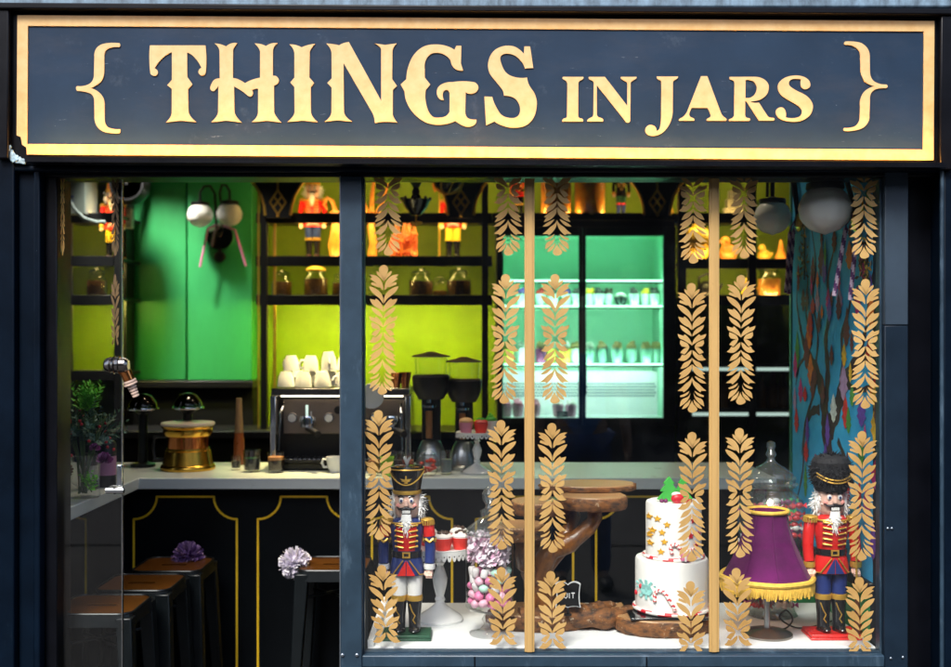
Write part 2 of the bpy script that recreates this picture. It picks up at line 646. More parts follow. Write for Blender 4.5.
# lintel with mouldings
m = MB()
m.span(FX0, FX1, -0.02, 0.1, EYE + 155.5 * K(0), 2.34)
pw(m, 'lintel', BLACKP, fa, bevel=.004)
m = MB()
m.span(FX0, FX1, -0.05, -0.0205, EYE + 162 * K(-.05), EYE + 168 * K(-.05))
pw(m, 'lintel_moulding', NAVY, fa, bevel=.006)
# boards above
pw(MB().span(FX0, FX1, -0.03, 0.1, 2.341, 3.4), 'fascia_board', NAVY, fa, bevel=.003)
m = MB()
m.span(FX0, FX1, -0.062, -0.031, EYE + 325.5 * K(-.062), EYE + 325.5 * K(-.062) + .035)
pw(m, 'cornice', LEDGE, fa, bevel=.008)
# mullion post
mp_ = pw(MB().span(kx(340.5, -.03), kx(362, -.03), -.03, .07, 0, 1.989), 'door_post', STEEL, fa, bevel=.003)
m = MB()
m.span(kx(339.4, -.03), kx(340.4, -.03), -.026, .05, 0, 1.989)
pw(m, 'post_edge_highlight', RIVET, fa)  # bright strip put in for the highlight along the post's left edge
for px in (342.5, 357):
    p = W(px, 655, -.03)
    pw(MB().ball((p.x, -.031, p.z), (.006, .004, .006), 10, 6), 'rivet', RIVET, fa)
# bottom rail under the window
pw(MB().span(kx(362.2, 0), kx(882, 0) - .001, -.025, .03, EYE - 334 * K(-.025), EYE - 322 * K(-.025)), 'bottom_rail', STEEL, fa, bevel=.004)
pw(MB().span(kx(362.2, 0), kx(882, 0) - .001, -.012, .03, 0, EYE - 335 * K(-.012)), 'stall_riser', NAVY, fa)
for px in (474, 646):
    pw(MB().span(kx(px, -.027), kx(px + 1.3, -.027), -.0275, -.026, EYE - 333 * K(-.025), EYE - 323 * K(-.025)), 'rail_joint', BLACKP, fa)

# ================================================================== sign
SD = -0.055
sk = K(SD)
sg = thing('shop_sign', 'long navy sign with gold lettering and braces above the shop window', 'sign', (0, SD, EYE + (333.5 - 88) * sk))
SROT = R(0.36)
SZ = EYE + (333.5 - 88) * sk
SCX = (476 - 475.5) * sk


def S2(px, py):
    """photo pixel on the sign face -> sign-local x, z before the slight tilt"""
    x, y = px - 476, py - 88 - (px - 476) * math.tan(SROT)
    return (x * sk, -y * sk)


rm = Matrix.Rotation(SROT, 3, 'Y')


def sgp(mb, name, mats, parent=None, **kw):
    mb.v = [tuple(rm @ Vector(p)) for p in mb.v]
    return mb.build(name, mats, parent or sg, **kw)


SW = 458 * sk            # half width of the gold border
SH = 69.5 * sk
BT = 10.5 * sk
board = sgp(MB().span(-SW - .035, SW + .035, 0.004, 0.098, -SH - .03, SH + .026), 'sign_case', BLACKP, bevel=.006)
sgp(MB().span(-SW + BT * .8, SW - BT * .8, 0.0, 0.003, -SH + BT * .8, SH - BT * .8), 'sign_face', SIGNB)
# gold border, its lower left corner broken away
o_ = [(-SW, SH), (-SW, -SH + .055), (-SW + .012, -SH + .05), (-SW + .016, -SH + .028), (-SW + .028, -SH + .02), (-SW + .03, -SH), (SW, -SH), (SW, SH)]
i_ = [(-SW + BT, SH - BT), (SW - BT, SH - BT), (SW - BT, -SH + BT), (-SW + BT, -SH + BT)]
sgp(MB().prism([o_, i_], .004, lambda p: Vector((p.x, p.y - .004, p.z))), 'gold_border', GOLDP)
# outer lip of the case
m = MB()
for (x0, x1, z0, z1) in ((-SW - .05, SW + .05, SH + .012, SH + .03), (-SW - .05, -SW - .018, -SH - .015, SH + .0115), (SW + .012, SW + .05, -SH - .03, SH + .0115), (-SW + .04, SW + .0115, -SH - .03, -SH - .012)):
    m.span(x0, x1, -.028 if z0 > 0 else -.02, .003, z0, z1)
sgp(m, 'case_lip', BLACKP, bevel=.004)
# broken corner of the case
m = MB()
rng = random.Random(3)
for i in range(9):
    a = R(180 + i * 11)
    cx_, cz_ = -SW + .02 + .045 * math.cos(a), -SH + .03 + .05 * math.sin(a)
    m.box((cx_, -.006 + rng.uniform(-.004, .004), cz_), (rng.uniform(.006, .016), .006, rng.uniform(.012, .03)), Matrix.Rotation(a + rng.uniform(-.4, .4), 3, 'Y'))
sgp(m, 'broken_corner', BROKEN)
# warm lamp strip along the bottom of the case, washing up the face
led = sgp(MB().span(-SW + .06, SW - .0, -.056, -.046, -SH - .024, -SH - .019), 'lamp_strip', LEDS)
sgp(MB().span(-SW + .05, SW + .0115, -.068, -.0205, -SH - .031, -SH - .0255).span(-SW + .05, SW + .0115, -.068, -.061, -SH - .0254, -SH - .0165), 'lamp_ledge', BLACKP)

GL = {
 'T': (140, 30, 6.67, [[(70,105),(440,105),(443,285,1),(420,305,1),(396,290,1),(398,268,1),(415,255),(385,205,1),(345,165,1),(318,152),(320,315),(355,365),(325,395),(330,550),(345,580,1),(382,615),(335,612,1),(280,606,1),(225,612,1),(180,618),(208,585,1),(218,555),(218,395),(187,370),(218,335),(217,150),(170,175,1),(130,215,1),(102,258),(122,275,1),(120,298,1),(98,308,1),(74,290,1)]]),
 'H': (200, 30, 6.67, [[(100,92),(140,98,1),(178,112),(212,92,1),(252,90),(230,120,1),(224,145),(224,322),(262,332,1),(305,357),(350,335,1),(405,320),(404,145),(392,120,1),(367,92),(410,97,1),(443,110),(480,92,1),(518,90),(495,120,1),(490,145),(490,308),(515,312,1),(530,338,1),(518,362,1),(498,372),(500,550),(515,580,1),(548,618),(500,612,1),(448,606,1),(400,612,1),(350,615),(382,585,1),(393,550),(393,392),(370,395,1),(350,402),(358,425,1),(345,445,1),(325,440,1),(290,412,1),(232,378),(236,550),(250,580,1),(285,618),(235,612,1),(180,606,1),(130,612,1),(82,615),(115,580,1),(127,550),(128,375),(112,395,1),(95,410,1),(75,398,1),(78,370,1),(100,335,1),(137,325),(134,145),(125,118,1)]]),
 'I': (270, 30, 6.67, [[(132,98),(175,103,1),(214,118),(255,103,1),(302,95),(278,125,1),(268,150),(266,318),(298,355),(276,382),(278,550),(290,580,1),(324,615),(270,610,1),(222,605,1),(175,610,1),(122,615),(157,580,1),(170,550),(167,382),(140,352),(167,320),(166,155),(155,125,1)]]),
 'N': (320, 30, 6.67, [[(45,92),(90,97,1),(130,105),(160,90,1),(195,83),(413,475),(410,130),(395,108,1),(363,92),(400,97,1),(437,102),(475,97,1),(513,92),(492,120,1),(486,140),(485,330),(517,375),(490,400),(490,565),(500,590,1),(520,618),(470,614,1),(420,614,1),(372,622),(368,590),(358,560),(160,222),(165,550),(180,580,1),(218,612),(170,608,1),(125,604,1),(80,608,1),(38,612),(70,582,1),(82,550),(82,385),(53,355),(82,325),(80,155),(70,125,1)]]),
 'G': (395, 30, 6.065, [[(362,122),(374,98),(404,98),(402,205),(415,247),(375,242,1),(348,215,1),(335,180,1),(300,150,1),(255,140,1),(215,150,1),(187,190,1),(183,240),(183,290),(217,332),(190,365),(188,420,1),(205,490,1),(235,528,1),(265,533,1),(310,525,1),(335,498),(335,390),(325,368,1),(305,368,1),(293,390,1),(300,425),(275,420,1),(258,390,1),(265,350,1),(300,325,1),(350,318),(480,318,1),(508,345,1),(495,378,1),(455,388,1),(432,378),(430,500),(440,530,1),(460,542,1),(498,545),(490,572,1),(455,588,1),(415,580,1),(370,552),(320,570,1),(255,575,1),(190,560,1),(120,510,1),(75,440,1),(62,375),(38,332),(72,300),(82,230,1),(115,155,1),(175,103,1),(245,90,1),(310,98,1)]]),
 'S': (475, 30, 6.06, [[(298,148),(300,102),(335,102),(355,232),(305,235),(285,195,1),(245,158,1),(195,145,1),(160,158,1),(158,195,1),(190,260,1),(245,288,1),(318,290),(330,335,1),(365,390,1),(378,450,1),(360,530,1),(310,580,1),(235,593,1),(170,580,1),(122,555),(72,578),(60,405),(108,407),(130,465,1),(170,520,1),(235,535,1),(270,515,1),(275,465,1),(250,420,1),(215,403,1),(178,400),(170,365,1),(130,315,1),(90,260,1),(82,200,1),(110,135,1),(165,102,1),(230,100,1),(270,120,1)]]),
 'brace': (70, 30, 6.06, [[(303,82),(308,95,1),(300,106),(255,108,1),(222,125,1),(212,165),(212,260),(195,310,1),(165,335,1),(130,354),(175,375,1),(205,410,1),(215,450),(216,545),(230,585,1),(265,600,1),(310,602),(312,615,1),(305,626),(260,626,1),(200,612,1),(165,575,1),(155,520),(153,430),(140,395,1),(105,378,1),(48,370),(42,352,1),(50,342),(100,338,1),(135,318,1),(150,280),(152,165),(160,120,1),(190,92,1),(240,81,1)]]),
 'brace2': (830, 30, 6.06, [[(92,72),(85,82,1),(92,92),(130,96,1),(165,115,1),(182,150),(185,240),(195,285,1),(220,320,1),(270,342),(215,370,1),(188,415,1),(184,460),(183,530),(170,570,1),(140,590,1),(88,595),(85,604,1),(90,612),(150,610,1),(205,592,1),(235,555,1),(240,520),(243,430),(250,385,1),(280,360,1),(340,354),(350,343,1),(340,332),(290,325,1),(255,300,1),(242,250),(240,170),(230,120,1),(195,85,1),(150,73,1)]]),
 'i2': (555, 65, 9.53, [[(78,116),(272,116),(275,128,1),(262,142,1),(235,158,1),(226,180),(226,480),(235,505,1),(265,515,1),(275,530,1),(270,540),(80,540),(75,528,1),(90,512,1),(112,505,1),(120,485),(122,180),(110,155,1),(90,143,1),(76,130,1)]]),
 'n2': (555, 65, 9.53, [[(325,116),(478,116),(693,392),(693,185),(685,165,1),(650,145,1),(630,128,1),(632,116),(780,116),(778,130,1),(755,145,1),(728,165,1),(724,185),(722,530),(712,548,1),(690,550,1),(675,535),(402,195),(404,470),(415,495,1),(450,510,1),(465,525,1),(462,540),(315,540),(315,526,1),(335,510,1),(362,495,1),(372,470),(373,175),(362,155,1),(335,142,1),(325,130,1)]]),
 'j2': (640, 65, 8.89, [[(150,105),(340,105),(335,122,1),(305,140,1),(295,160),(295,420),(285,480,1),(260,540,1),(215,595,1),(160,625,1),(100,630,1),(60,605,1),(55,570,1),(75,542,1),(105,535,1),(140,552,1),(152,590),(178,570,1),(190,520,1),(193,460),(193,160),(185,140,1),(160,128,1)]]),
 'a2': (640, 65, 8.89, [[(545,102),(600,102),(720,420),(740,455,1),(772,482,1),(770,497),(597,497),(600,482,1),(630,462,1),(632,445,1),(605,383),(462,383),(443,430),(448,460,1),(485,480,1),(487,497),(353,497),(355,482,1),(385,465,1),(412,435,1),(430,400)]]),
 'r2': (725, 65, 9.51, [[(45,116),(280,115),(360,132,1),(408,175,1),(418,225,1),(398,285,1),(340,330,1),(290,344,1),(245,348),(270,360,1),(325,360),(400,475),(425,500,1),(470,508,1),(475,520,1),(465,531),(328,531),(205,345),(195,345),(195,470),(205,500,1),(238,510,1),(243,522,1),(235,533),(45,533),(45,520,1),(75,505,1),(92,480),(92,170),(80,150,1),(50,138,1)],
                       [(197,145),(235,145,1),(280,165,1),(305,220,1),(290,275,1),(255,308,1),(220,317),(197,317)]]),
 's2': (725, 65, 9.51, [[(725,140),(720,175,1),(730,215,1),(765,232,1),(805,215,1),(812,180,1),(790,140,1),(740,112,1),(665,103,1),(580,120,1),(520,165,1),(505,220,1),(530,280,1),(590,325,1),(665,368,1),(720,410,1),(735,455,1),(715,490,1),(655,508,1),(580,500),(582,455,1),(565,418,1),(535,405,1),(500,420,1),(487,455,1),(510,500,1),(570,530,1),(650,542,1),(740,528,1),(810,480,1),(838,410,1),(825,350,1),(775,295,1),(680,245,1),(620,205,1),(608,175,1),(625,145,1),(665,133,1)]]),
}
for key, (ox, oy, s, loops) in GL.items():
    lps = []
    for lp in loops:
        pl = outline(lp, 6)
        lps.append([S2(ox + p.x / s, oy + p.y / s) for p in pl])
    sgp(MB().prism(lps, .0035, lambda p: Vector((p.x, p.y - .0035, p.z))), 'brace' if 'brace' in key else 'letter', CREAMP)

# ================================================================== leaf garlands
def _mk(off, pts):
    return outline([(p[0] / 9.52, (p[1] + off) / 9.52) + tuple(p[2:]) for p in pts], 4)


A_, B_ = -30, 598
DROP_TOP = _mk(A_, [(0,190),(-18,140,1),(-46,95,1),(-45,55,1),(-10,30,1),(28,45,1),(36,85,1),(18,135,1)])
DROP_END = _mk(B_, [(0,520),(15,555,1),(45,590,1),(48,615,1),(10,635,1),(-20,632,1),(-40,608,1),(-28,575,1),(-10,545,1)])
LEAVES = [_mk(A_, q) for q in (
    [(4,178),(10,145,1),(38,108,1),(70,90),(62,120,1),(35,148,1)],
    [(12,265),(14,215,1),(35,170,1),(75,135,1),(135,125),(108,150),(128,162),(95,185,1),(65,210,1)],
    [(42,240),(70,210,1),(112,195),(118,215),(85,228,1),(60,238,1)],
    [(10,390),(12,330,1),(45,280,1),(90,250,1),(135,238),(118,275,1),(85,310,1),(40,345,1)],
    [(8,472),(12,420,1),(40,378,1),(72,352),(78,365),(125,355),(108,395,1),(75,425,1),(35,448,1)],
    [(8,535),(15,505,1),(45,468,1),(110,432),(100,465,1),(70,495,1),(30,520,1)],
    [(2,620),(15,580,1),(40,545,1),(70,520),(78,535),(130,518),(115,555,1),(80,572,1),(45,592,1)],
    [(28,640),(45,605,1),(80,585,1),(108,575),(112,605),(95,630),(60,636)])]
LEAVES += [_mk(B_, q) for q in (
    [(28,18),(60,20,1),(85,35,1),(108,65),(85,72,1),(75,82),(50,55,1)],
    [(8,45),(35,62,1),(65,88,1),(90,82),(105,110),(128,128),(75,138,1),(40,118,1),(15,85,1)],
    [(-2,112),(30,140,1),(70,160,1),(90,185),(105,215),(65,205,1),(30,180,1)],
    [(8,180),(30,200,1),(75,230,1),(120,265),(98,272),(122,310),(70,292,1),(30,260,1),(10,225,1)],
    [(28,290),(60,305,1),(100,328,1),(132,355),(85,350,1),(50,322,1)],
    [(4,300),(25,335,1),(65,365,1),(95,395,1),(132,425),(85,425),(78,438),(40,405,1),(12,360,1)],
    [(28,430),(60,450,1),(110,472),(108,485),(70,478,1),(42,458,1)],
    [(18,450),(40,485,1),(85,505,1),(105,530),(112,572),(70,545,1),(35,505,1)],
    [(18,510),(40,535,1),(70,560,1),(92,598),(55,585,1),(28,555,1)])]


def garland_polys(lo=0, hi=540):
    lo, hi = lo * GSC, hi * GSC
    out = []
    if lo <= 1:
        out.append(DROP_TOP)
    for q in LEAVES:
        if min(p.y for p in q) < lo or max(p.y for p in q) > hi:
            continue
        cm = sum(q, Vector((0, 0))) / len(q)
        q = [cm + (p - cm) * 1.08 for p in q]
        q = [Vector((max(p.x, .12), p.y)) for p in q]
        out.append(q)
        out.append([Vector((-p.x, p.y + .15)) for p in q])
    if hi * 1.02 >= 128:
        out.append(DROP_END)
    return out


GSC = 128 / 535.0


def garland(cx, y0, lo, hi, d, tilt=0.0, frame=None, sc=1.0, sx=1.0):
    """sticker of gold leaves; y0 = photo row of the whole garland's top"""
    mb = MB()
    k = K(d)
    for pl in garland_polys(lo, hi):
        q = []
        for p in pl:
            x = p.x * sc * sx + tilt * (p.y * sc - 64)
            y = y0 + p.y * sc
            q.append(((cx + x - 475.5) * k, EYE + (333.5 - y) * k))
        mb.prism([q], .0006, (lambda p: Vector((p.x, d + p.y, p.z))))
    return mb


win = thing('display_window', 'large shop window right of the steel post with gold leaf garlands', 'window', (kx(621, 0), 0, EYE - 322 * K(0)))
WX0, WX1 = kx(362.4, 0), kx(881.4, 0)
WZ0, WZ1 = EYE - 322 * K(0) + .004, 1.985
pw(MB().span(WX0, WX1, .004, .012, WZ0, WZ1), 'glass_pane', PANE, win, smooth=False)
m = MB()
m.span(WX0, WX0 + .006, -.002, .03, WZ0, WZ1)
pw(m, 'window_bead', STEEL, win)
m = MB()
m.span(WX1 - .006, WX1, -.002, .03, WZ0, WZ1)
pw(m, 'window_bead', STEEL, win)
pw(MB().span(WX0 + .0065, WX1 - .0065, -.002, .03, WZ0, WZ0 + .008), 'window_bead', STEEL, win)
for px in (529.5, 714):
    b_ = MB()
    w_ = 5 * K(-.002)
    x_ = kx(px, -.002)
    b_.span(x_ - w_, x_ + w_, -.006, .003, WZ0 + .008, WZ1)
    b_.span(x_ - w_ * .55, x_ + w_ * .55, -.009, -.0061, WZ0 + .008, WZ1)
    pw(b_, 'gold_glazing_bar', BARG, win, bevel=.001)
GAR = [  # centre x, top row, part shown, tilt
 (388, 126, 180, 540, .0), (383, 265, 0, 540, -.02), (379, 410, 0, 540, 0.0), (386, 565, 0, 330, .06),
 (508, 126, 180, 540, .0), (505, 274, 0, 540, -.02), (501.5, 420, 0, 540, .0), (503, 567, 0, 330, .02),
 (557, 126, 180, 540, .0), (555, 274, 0, 540, -.01), (552.5, 423, 0, 540, .0), (552.5, 571, 0, 330, .02),
 (693, 134, 150, 540, .0), (692, 283, 0, 540, .0), (692, 432, 0, 540, -.01), (691, 581, 0, 310, .0),
 (744, 129, 170, 540, .0), (741, 275, 0, 540, -.01), (740, 428, 0, 540, -.0), (738, 568, 0, 335, .02),
 (864, 129, 170, 540, .0), (865.5, 279, 0, 540, -.01), (862, 431, 0, 540, -.01), (860, 577, 0, 325, .0)]
for (cx, y0, lo, hi, tl) in GAR:
    pw(garland(cx, y0, lo, hi, .0028, tl), 'leaf_garland', LEAFG, win, smooth=False)

# glass leaf of the doorway
DKLEAF = mat('shaded_gold_leaf', (.10, .06, .02), .5, var=.3)  # darker copy of the gold leaf, shade put into its colour
gd = thing('glass_door', 'narrow frameless glass door leaf at the left jamb with chrome clamp', 'glass door', (kx(60, 0), 0.02, 0))
GX0, GX1 = kx(59.5, .02), kx(122, .02)
pw(MB().span(GX0, GX1, .016, .024, .02, 1.985), 'glass_pane', PANE, gd, smooth=False)
pw(MB().span(GX1 + .0005, GX1 + .003, .014, .026, .02, 1.985), 'edge_strip', STEELG, gd)
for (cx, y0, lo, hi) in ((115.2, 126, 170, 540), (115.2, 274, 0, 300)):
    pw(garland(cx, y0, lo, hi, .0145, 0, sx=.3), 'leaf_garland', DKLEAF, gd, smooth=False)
pw(garland(62.5, 126, 170, 540, .0145, 0, sx=.16), 'leaf_garland', LEAFG, gd, smooth=False)
p = W(115, 490.5, .0)
cl = pw(MB().tube([(p.x - .026, .0, p.z), (p.x + .026, .0, p.z)], .009, 16), 'clamp', CHROME, gd)
pw(MB().tube([(p.x, -.003, p.z - .0095), (p.x, -.003, p.z + .0095)], .004, 8), 'clamp_ring', BLACKM, cl)
m = MB()
m.span(kx(116, 0), kx(121, 0), .004, .015, p.z + .012, p.z + .075)
pw(m, 'door_bracket', CHROME, gd, bevel=.002)
# handle: fluted chrome knob on a copper neck
p = W(117, 365, -.03)
kn = pw(MB().lathe([(0, -.036), (.014, -.036), (.020, -.03), (.024, -.018), (.021, -.016), (.027, -.006), (.023, -.004), (.027, .008), (.022, .01), (.022, .026), (.015, .034), (0, .034)], p, 20, rot=Matrix.Rotation(R(90), 3, 'Y')), 'door_knob', TARN, gd)
c0, c1 = W(124, 368, -.015), W(136, 396, .0)
ax = (c1 - c0)
L_ = ax.length
rq = ax.to_track_quat('Z', 'Y').to_matrix()
pw(MB().lathe([(0, 0), (.016, 0), (.017, L_ * .1), (.0165, L_ * .42), (.0, L_ * .42)], c0, 18, rot=rq), 'copper_neck', COPPER, gd)
m = MB()
for i, (u, r_) in enumerate(((.47, .019), (.56, .0195), (.68, .0125), (.78, .0115), (.88, .0105), (.98, .0095))):
    m.lathe([(0, L_ * u - .003), (r_, L_ * u - .003), (r_ + .001, L_ * u), (r_, L_ * u + .003), (0, L_ * u + .003)], c0, 18, rot=rq)
m.lathe([(0, L_ * .43), (.009, L_ * .43), (.007, L_), (0, L_)], c0, 12, rot=rq)
pw(m, 'ribbed_spout', mat('pale_rings', (.62, .45, .36), .4), gd)


# ================================================================== back shelves with arches
SHF = 2.85                                     # front of the shelves
z1 = EYE + (333.5 - 215) * K(SHF)
z2 = EYE + (333.5 - 258) * K(SHF)
z3 = EYE + (333.5 - 297) * K(SHF)
TH = .045


def shelf_unit(name, label, px0, px1, levels, posts, arches, backmat=None, upr=()):
    x0, x1 = kx(px0, SHF), kx(px1, SHF)
    t = thing(name, label, 'shelves', ((x0 + x1) / 2, SHF, 0))
    for z in levels:
        s = pw(MB().span(x0, x1, SHF + .0165, 3.295, z - .016, z).span(x0, x1, SHF, SHF + .016, z - TH, z + .012), 'shelf', BLACKS, t, bevel=.002)
    for px in upr:
        pw(MB().span(kx(px, SHF) - .018, kx(px, SHF) + .018, SHF - .012, SHF + .03, .0, 2.7), 'upright', BLACKS, t, bevel=.002)
    for px in posts:
        xc = kx(px, SHF - .03)
        k = K(SHF - .03)
        pts = []
        H_ = 62 * k
        hw = 93 * k
        n = 10
        sp = []
        for i in range(n + 1):
            a = math.pi / 2 * i / n
            sp.append(((12 + 81 * (1 - math.cos(a))) * k, H_ * math.sin(a)))
        right = [(xc + u, z1 - .006 + w) for u, w in sp]
        left = [(xc - u, z1 - .006 + w) for u, w in reversed(sp)]
        b = MB().prism([[(xc - 12 * k, z1 - .02), (xc + 12 * k, z1 - .02)] + right + [(xc + hw, z1 + H_ + .1), (xc - hw, z1 + H_ + .1)] + left], .02, lambda p: Vector((p.x, SHF - .034 + p.y, p.z)))
        sp_o = pw(b, 'arch_spandrel', BLACKS, t)
        g = MB()
        for sgn in (1, -1):
            g.tube([(xc + sgn * (u + .004), SHF - .036, z1 - .006 + w) for u, w in sp], .008, 8)
        pw(g, 'arch_trim', TRIMG, sp_o)
        g = MB()
        for (a_, b_) in (((0, 24), (8, 12)), ((8, 12), (0, 0)), ((0, 0), (-8, 12)), ((-8, 12), (0, 24)), ((-4, 18), (5, 6)), ((4, 18), (-5, 6)), ((0, 24), (0, 31))):
            g.tube([(xc + a_[0] * k, SHF - .037, z1 + a_[1] * k), (xc + b_[0] * k, SHF - .037, z1 + b_[1] * k)], .005, 6)
        g.ball((xc, SHF - .037, z1 - 1 * k), .009, 8, 6)
        pw(g, 'lattice_diamond', TRIMG, sp_o)
    return t


sh_mid = shelf_unit('back_shelves', 'black wall shelves with gold edged arches above the coffee machines', 256, 492, (z1, z2, z3), (278, 461), (), upr=(264, 485))
sh_left = shelf_unit('back_shelves', 'narrow black wall shelves seen through the glass door leaf', 52, 121, (z1, z2, z3, z3 - .42), (), (), upr=(68, 118))
sh_fr = shelf_unit('back_shelves', 'black arched shelves above and right of the display fridge', 492.5, 800, (z1,), (657,), (), upr=())
for z in (z2 - .015, z3, z3 - .38, z3 - .63):
    pw(MB().span(kx(684, SHF), kx(800, SHF), SHF + .0165, 3.295, z - .016, z).span(kx(684, SHF), kx(800, SHF), SHF, SHF + .016, z - TH, z + .012), 'shelf', BLACKS, sh_fr, bevel=.002)
for px in (682, 752):
    pw(MB().span(kx(px, SHF) - .022, kx(px, SHF) + .022, SHF - .012, SHF + .03, .0, 2.7), 'upright', BLACKS, sh_fr, bevel=.002)
# lower black uprights with gold edges at the left end of the shelves
g = MB()
g.span(kx(274, SHF) - .008, kx(274, SHF) + .006, SHF + .02, SHF + .03, 1.0, 2.7)
g.span(kx(259, SHF) - .004, kx(259, SHF) + .003, SHF - .014, SHF - .004, 1.0, 2.7)
pw(g, 'gold_edge', TRIMG, sh_mid)


def strip(root, px0, px1, z, y=SHF + .022, m=None, h=.012):
    pw(MB().span(kx(px0, y), kx(px1, y), y, y + .025, z - .026, z - .017), 'lamp_strip', m or LEDW, root)


for z in (z1, z2, z3):
    strip(sh_mid, 268, 482, z, m=LEDL if z == z3 else LEDW)
    strip(sh_left, 72, 114, z, m=LEDL if z == z3 else LEDW)
pw(MB().span(kx(268, 3.0), kx(482, 3.0), 2.9, 2.92, 2.6, 2.612), 'lamp_strip', LEDT, sh_mid)
pw(MB().span(kx(495, 3.0), kx(790, 3.0), 2.9, 2.92, 2.6, 2.612), 'lamp_strip', LEDT, sh_fr)
for z in (z1, z2 - .015):
    strip(sh_fr, 690, 790, z)

for root, a, b_, z in ((sh_mid, 268, 482, z1), (sh_mid, 268, 482, z2), (sh_left, 72, 114, z1), (sh_left, 72, 114, z2), (sh_fr, 496, 676, z1), (sh_fr, 690, 790, z1), (sh_fr, 690, 790, z2 - .015), (sh_fr, 690, 790, z3)):
    pw(MB().span(kx(a, SHF + .02), kx(b_, SHF + .02), SHF + .018, SHF + .026, z + .001, z + .008), 'up_light', LEDU, root)
# ================================================================== display fridge
FD = 2.72
k = K(FD)
fx0, fx1 = kx(497, FD), kx(676, FD)
fz1, fz0 = EYE + (333.5 - 238) * k, EYE + (333.5 - 418) * k
fr = thing('display_fridge', 'black two door glass display fridge lit green with rows of cupcakes', 'fridge', ((fx0 + fx1) / 2, FD, 0))
m = MB()
m.span(fx0, fx1, FD + .03, 3.2, .05, fz0 - .03)
m.span(fx0, fx1, FD + .03, 3.2, fz1 + .05, fz1 + .10)
m.span(fx0, fx0 + .03, FD + .03, 3.2, fz0 - .03, fz1 + .05)
m.span(fx1 - .05, fx1, FD + .03, 3.2, fz0 - .03, fz1 + .05)
pw(m, 'cabinet', BLACKM, fr, bevel=.004)
INNER = mat('fridge_lining', (0.46, 0.78, 0.60), 0.5, var=.05, scale=4)
m = MB()
m.span(fx0 + .031, fx1 - .051, 3.16, 3.19, fz0 - .03, fz1 + .05)
m.span(fx0 + .031, fx1 - .051, FD + .06, 3.159, fz1 + .03, fz1 + .049)
m.span(fx0 + .031, fx0 + .036, FD + .06, 3.159, fz0 - .029, fz1 + .029)
m.span(fx1 - .056, fx1 - .051, FD + .06, 3.159, fz0 - .029, fz1 + .029)
pw(m, 'lining', INNER, fr)
PERF = mat('fridge_back_panel', (.78, .84, .84), .4, var=.04)
PERFH = mat('vent_hole', (.03, .07, .08), .6)
zp1 = EYE + (333.5 - 371) * K(2.95)
zp0 = fz0 - .005
pw(MB().span(fx0 + .037, fx1 - .057, 2.98, 3.0, zp0, zp1), 'vent_panel', PERF, fr, bevel=.003)
m = MB()
for r_ in range(5):
    for i in range(64):
        x = fx0 + .045 + i * .016 + (r_ % 2) * .008
        if x < fx1 - .07:
            zz = EYE + (333.5 - 384.0 - r_ * 3.0) * K(2.95)
            m.lathe([(0, 0), (.0058, 0), (.0058, .003), (0, .003)], (x, 2.979, zz), 6, rot=Matrix.Rotation(R(90), 3, 'X'))
pw(m, 'vent_holes', PERFH, fr)
fsz = [EYE + (333.5 - 305.5) * K(FD + .08), EYE + (333.5 - 363.5) * K(FD + .08)]
ft = EYE + (333.5 - 280) * K(FD + .08)
SHELFG = glass('fridge_shelf_glass', (.85, 1, .93), 1.2, .05)
for z in fsz + [ft]:
    s = pw(MB().span(fx0 + .04, fx1 - .06, FD + .08, 3.1 if z != ft else FD + .16, z - .01, z), 'glass_shelf', SHELFG, fr)
    pw(MB().span(fx0 + .04, fx1 - .06, FD + .07, FD + .0795, z - .009, z + .000), 'shelf_light', LEDF, s)
    pw(MB().span(fx0 + .05, fx1 - .07, FD + .083, FD + .093, z - .0165, z - .0115), 'shelf_tube', LEDV if z == fsz[1] else LEDF2, s)
    pw(MB().span(fx0 + .04, fx1 - .06, FD + .075, FD + .08, z - .018, z - .0095), 'tube_cover', BLACKM, s)
pw(MB().span(fx0 + .04, fx1 - .06, FD + .08, 2.978, fz0 - .029, fz0 - .003), 'fridge_floor', PERF, fr)
# doors
mid = kx(582.5, FD)
for (a, b) in ((fx0, mid - .001), (mid + .001, fx1)):
    d = MB()
    e = .018
    d.span(a, a + e + (.012 if a == fx0 else 0), FD, FD + .028, fz0 - .04, fz1 + .06)
    d.span(b - e - (.05 if b == fx1 else 0), b, FD, FD + .028, fz0 - .04, fz1 + .06)
    d.span(a + e, b - e, FD + .001, FD + .027, fz1 + .012, fz1 + .06)
    d.span(a + e, b - e, FD + .001, FD + .027, fz0 - .04, fz0)
    dr = pw(d, 'door', BLACKM, fr, bevel=.002)
    pw(MB().span(a + e, b - e, FD + .012, FD + .016, fz0, fz1 + .012), 'door_glass', SHELFG, dr, smooth=False)
hx = kx(585, FD)
pw(MB().tube([(hx, FD - .03, 1.2), (hx, FD - .03, 1.42)], .006, 8), 'handle', BLACKM, fr)

# ================================================================== counter
CF, CB = .95, 1.46
cz = EYE + (333.5 - 478) * K(CF)
ct = thing('bar_counter', 'long dark bar counter with pale stone top and gold outlined panels', 'counter', (-.3, CF, 0))
RXE = -1.285
top = [(RX0 + .02, .12), (RXE, .12), (RXE, CF), (1.15, CF), (1.15, CB), (RX0 + .02, CB)]
b = MB().prism([[(x, y) for x, y in top]], .043, lambda p: Vector((p.x, p.z, cz - p.y)))
pw(b, 'stone_top', COUNTW, ct, bevel=.0035)
pw(MB().span(RX0 + .02, 1.13, CF + .07, CB - .02, .02, cz - .044), 'counter_front', COUNTF, ct)
yf = CF + .07


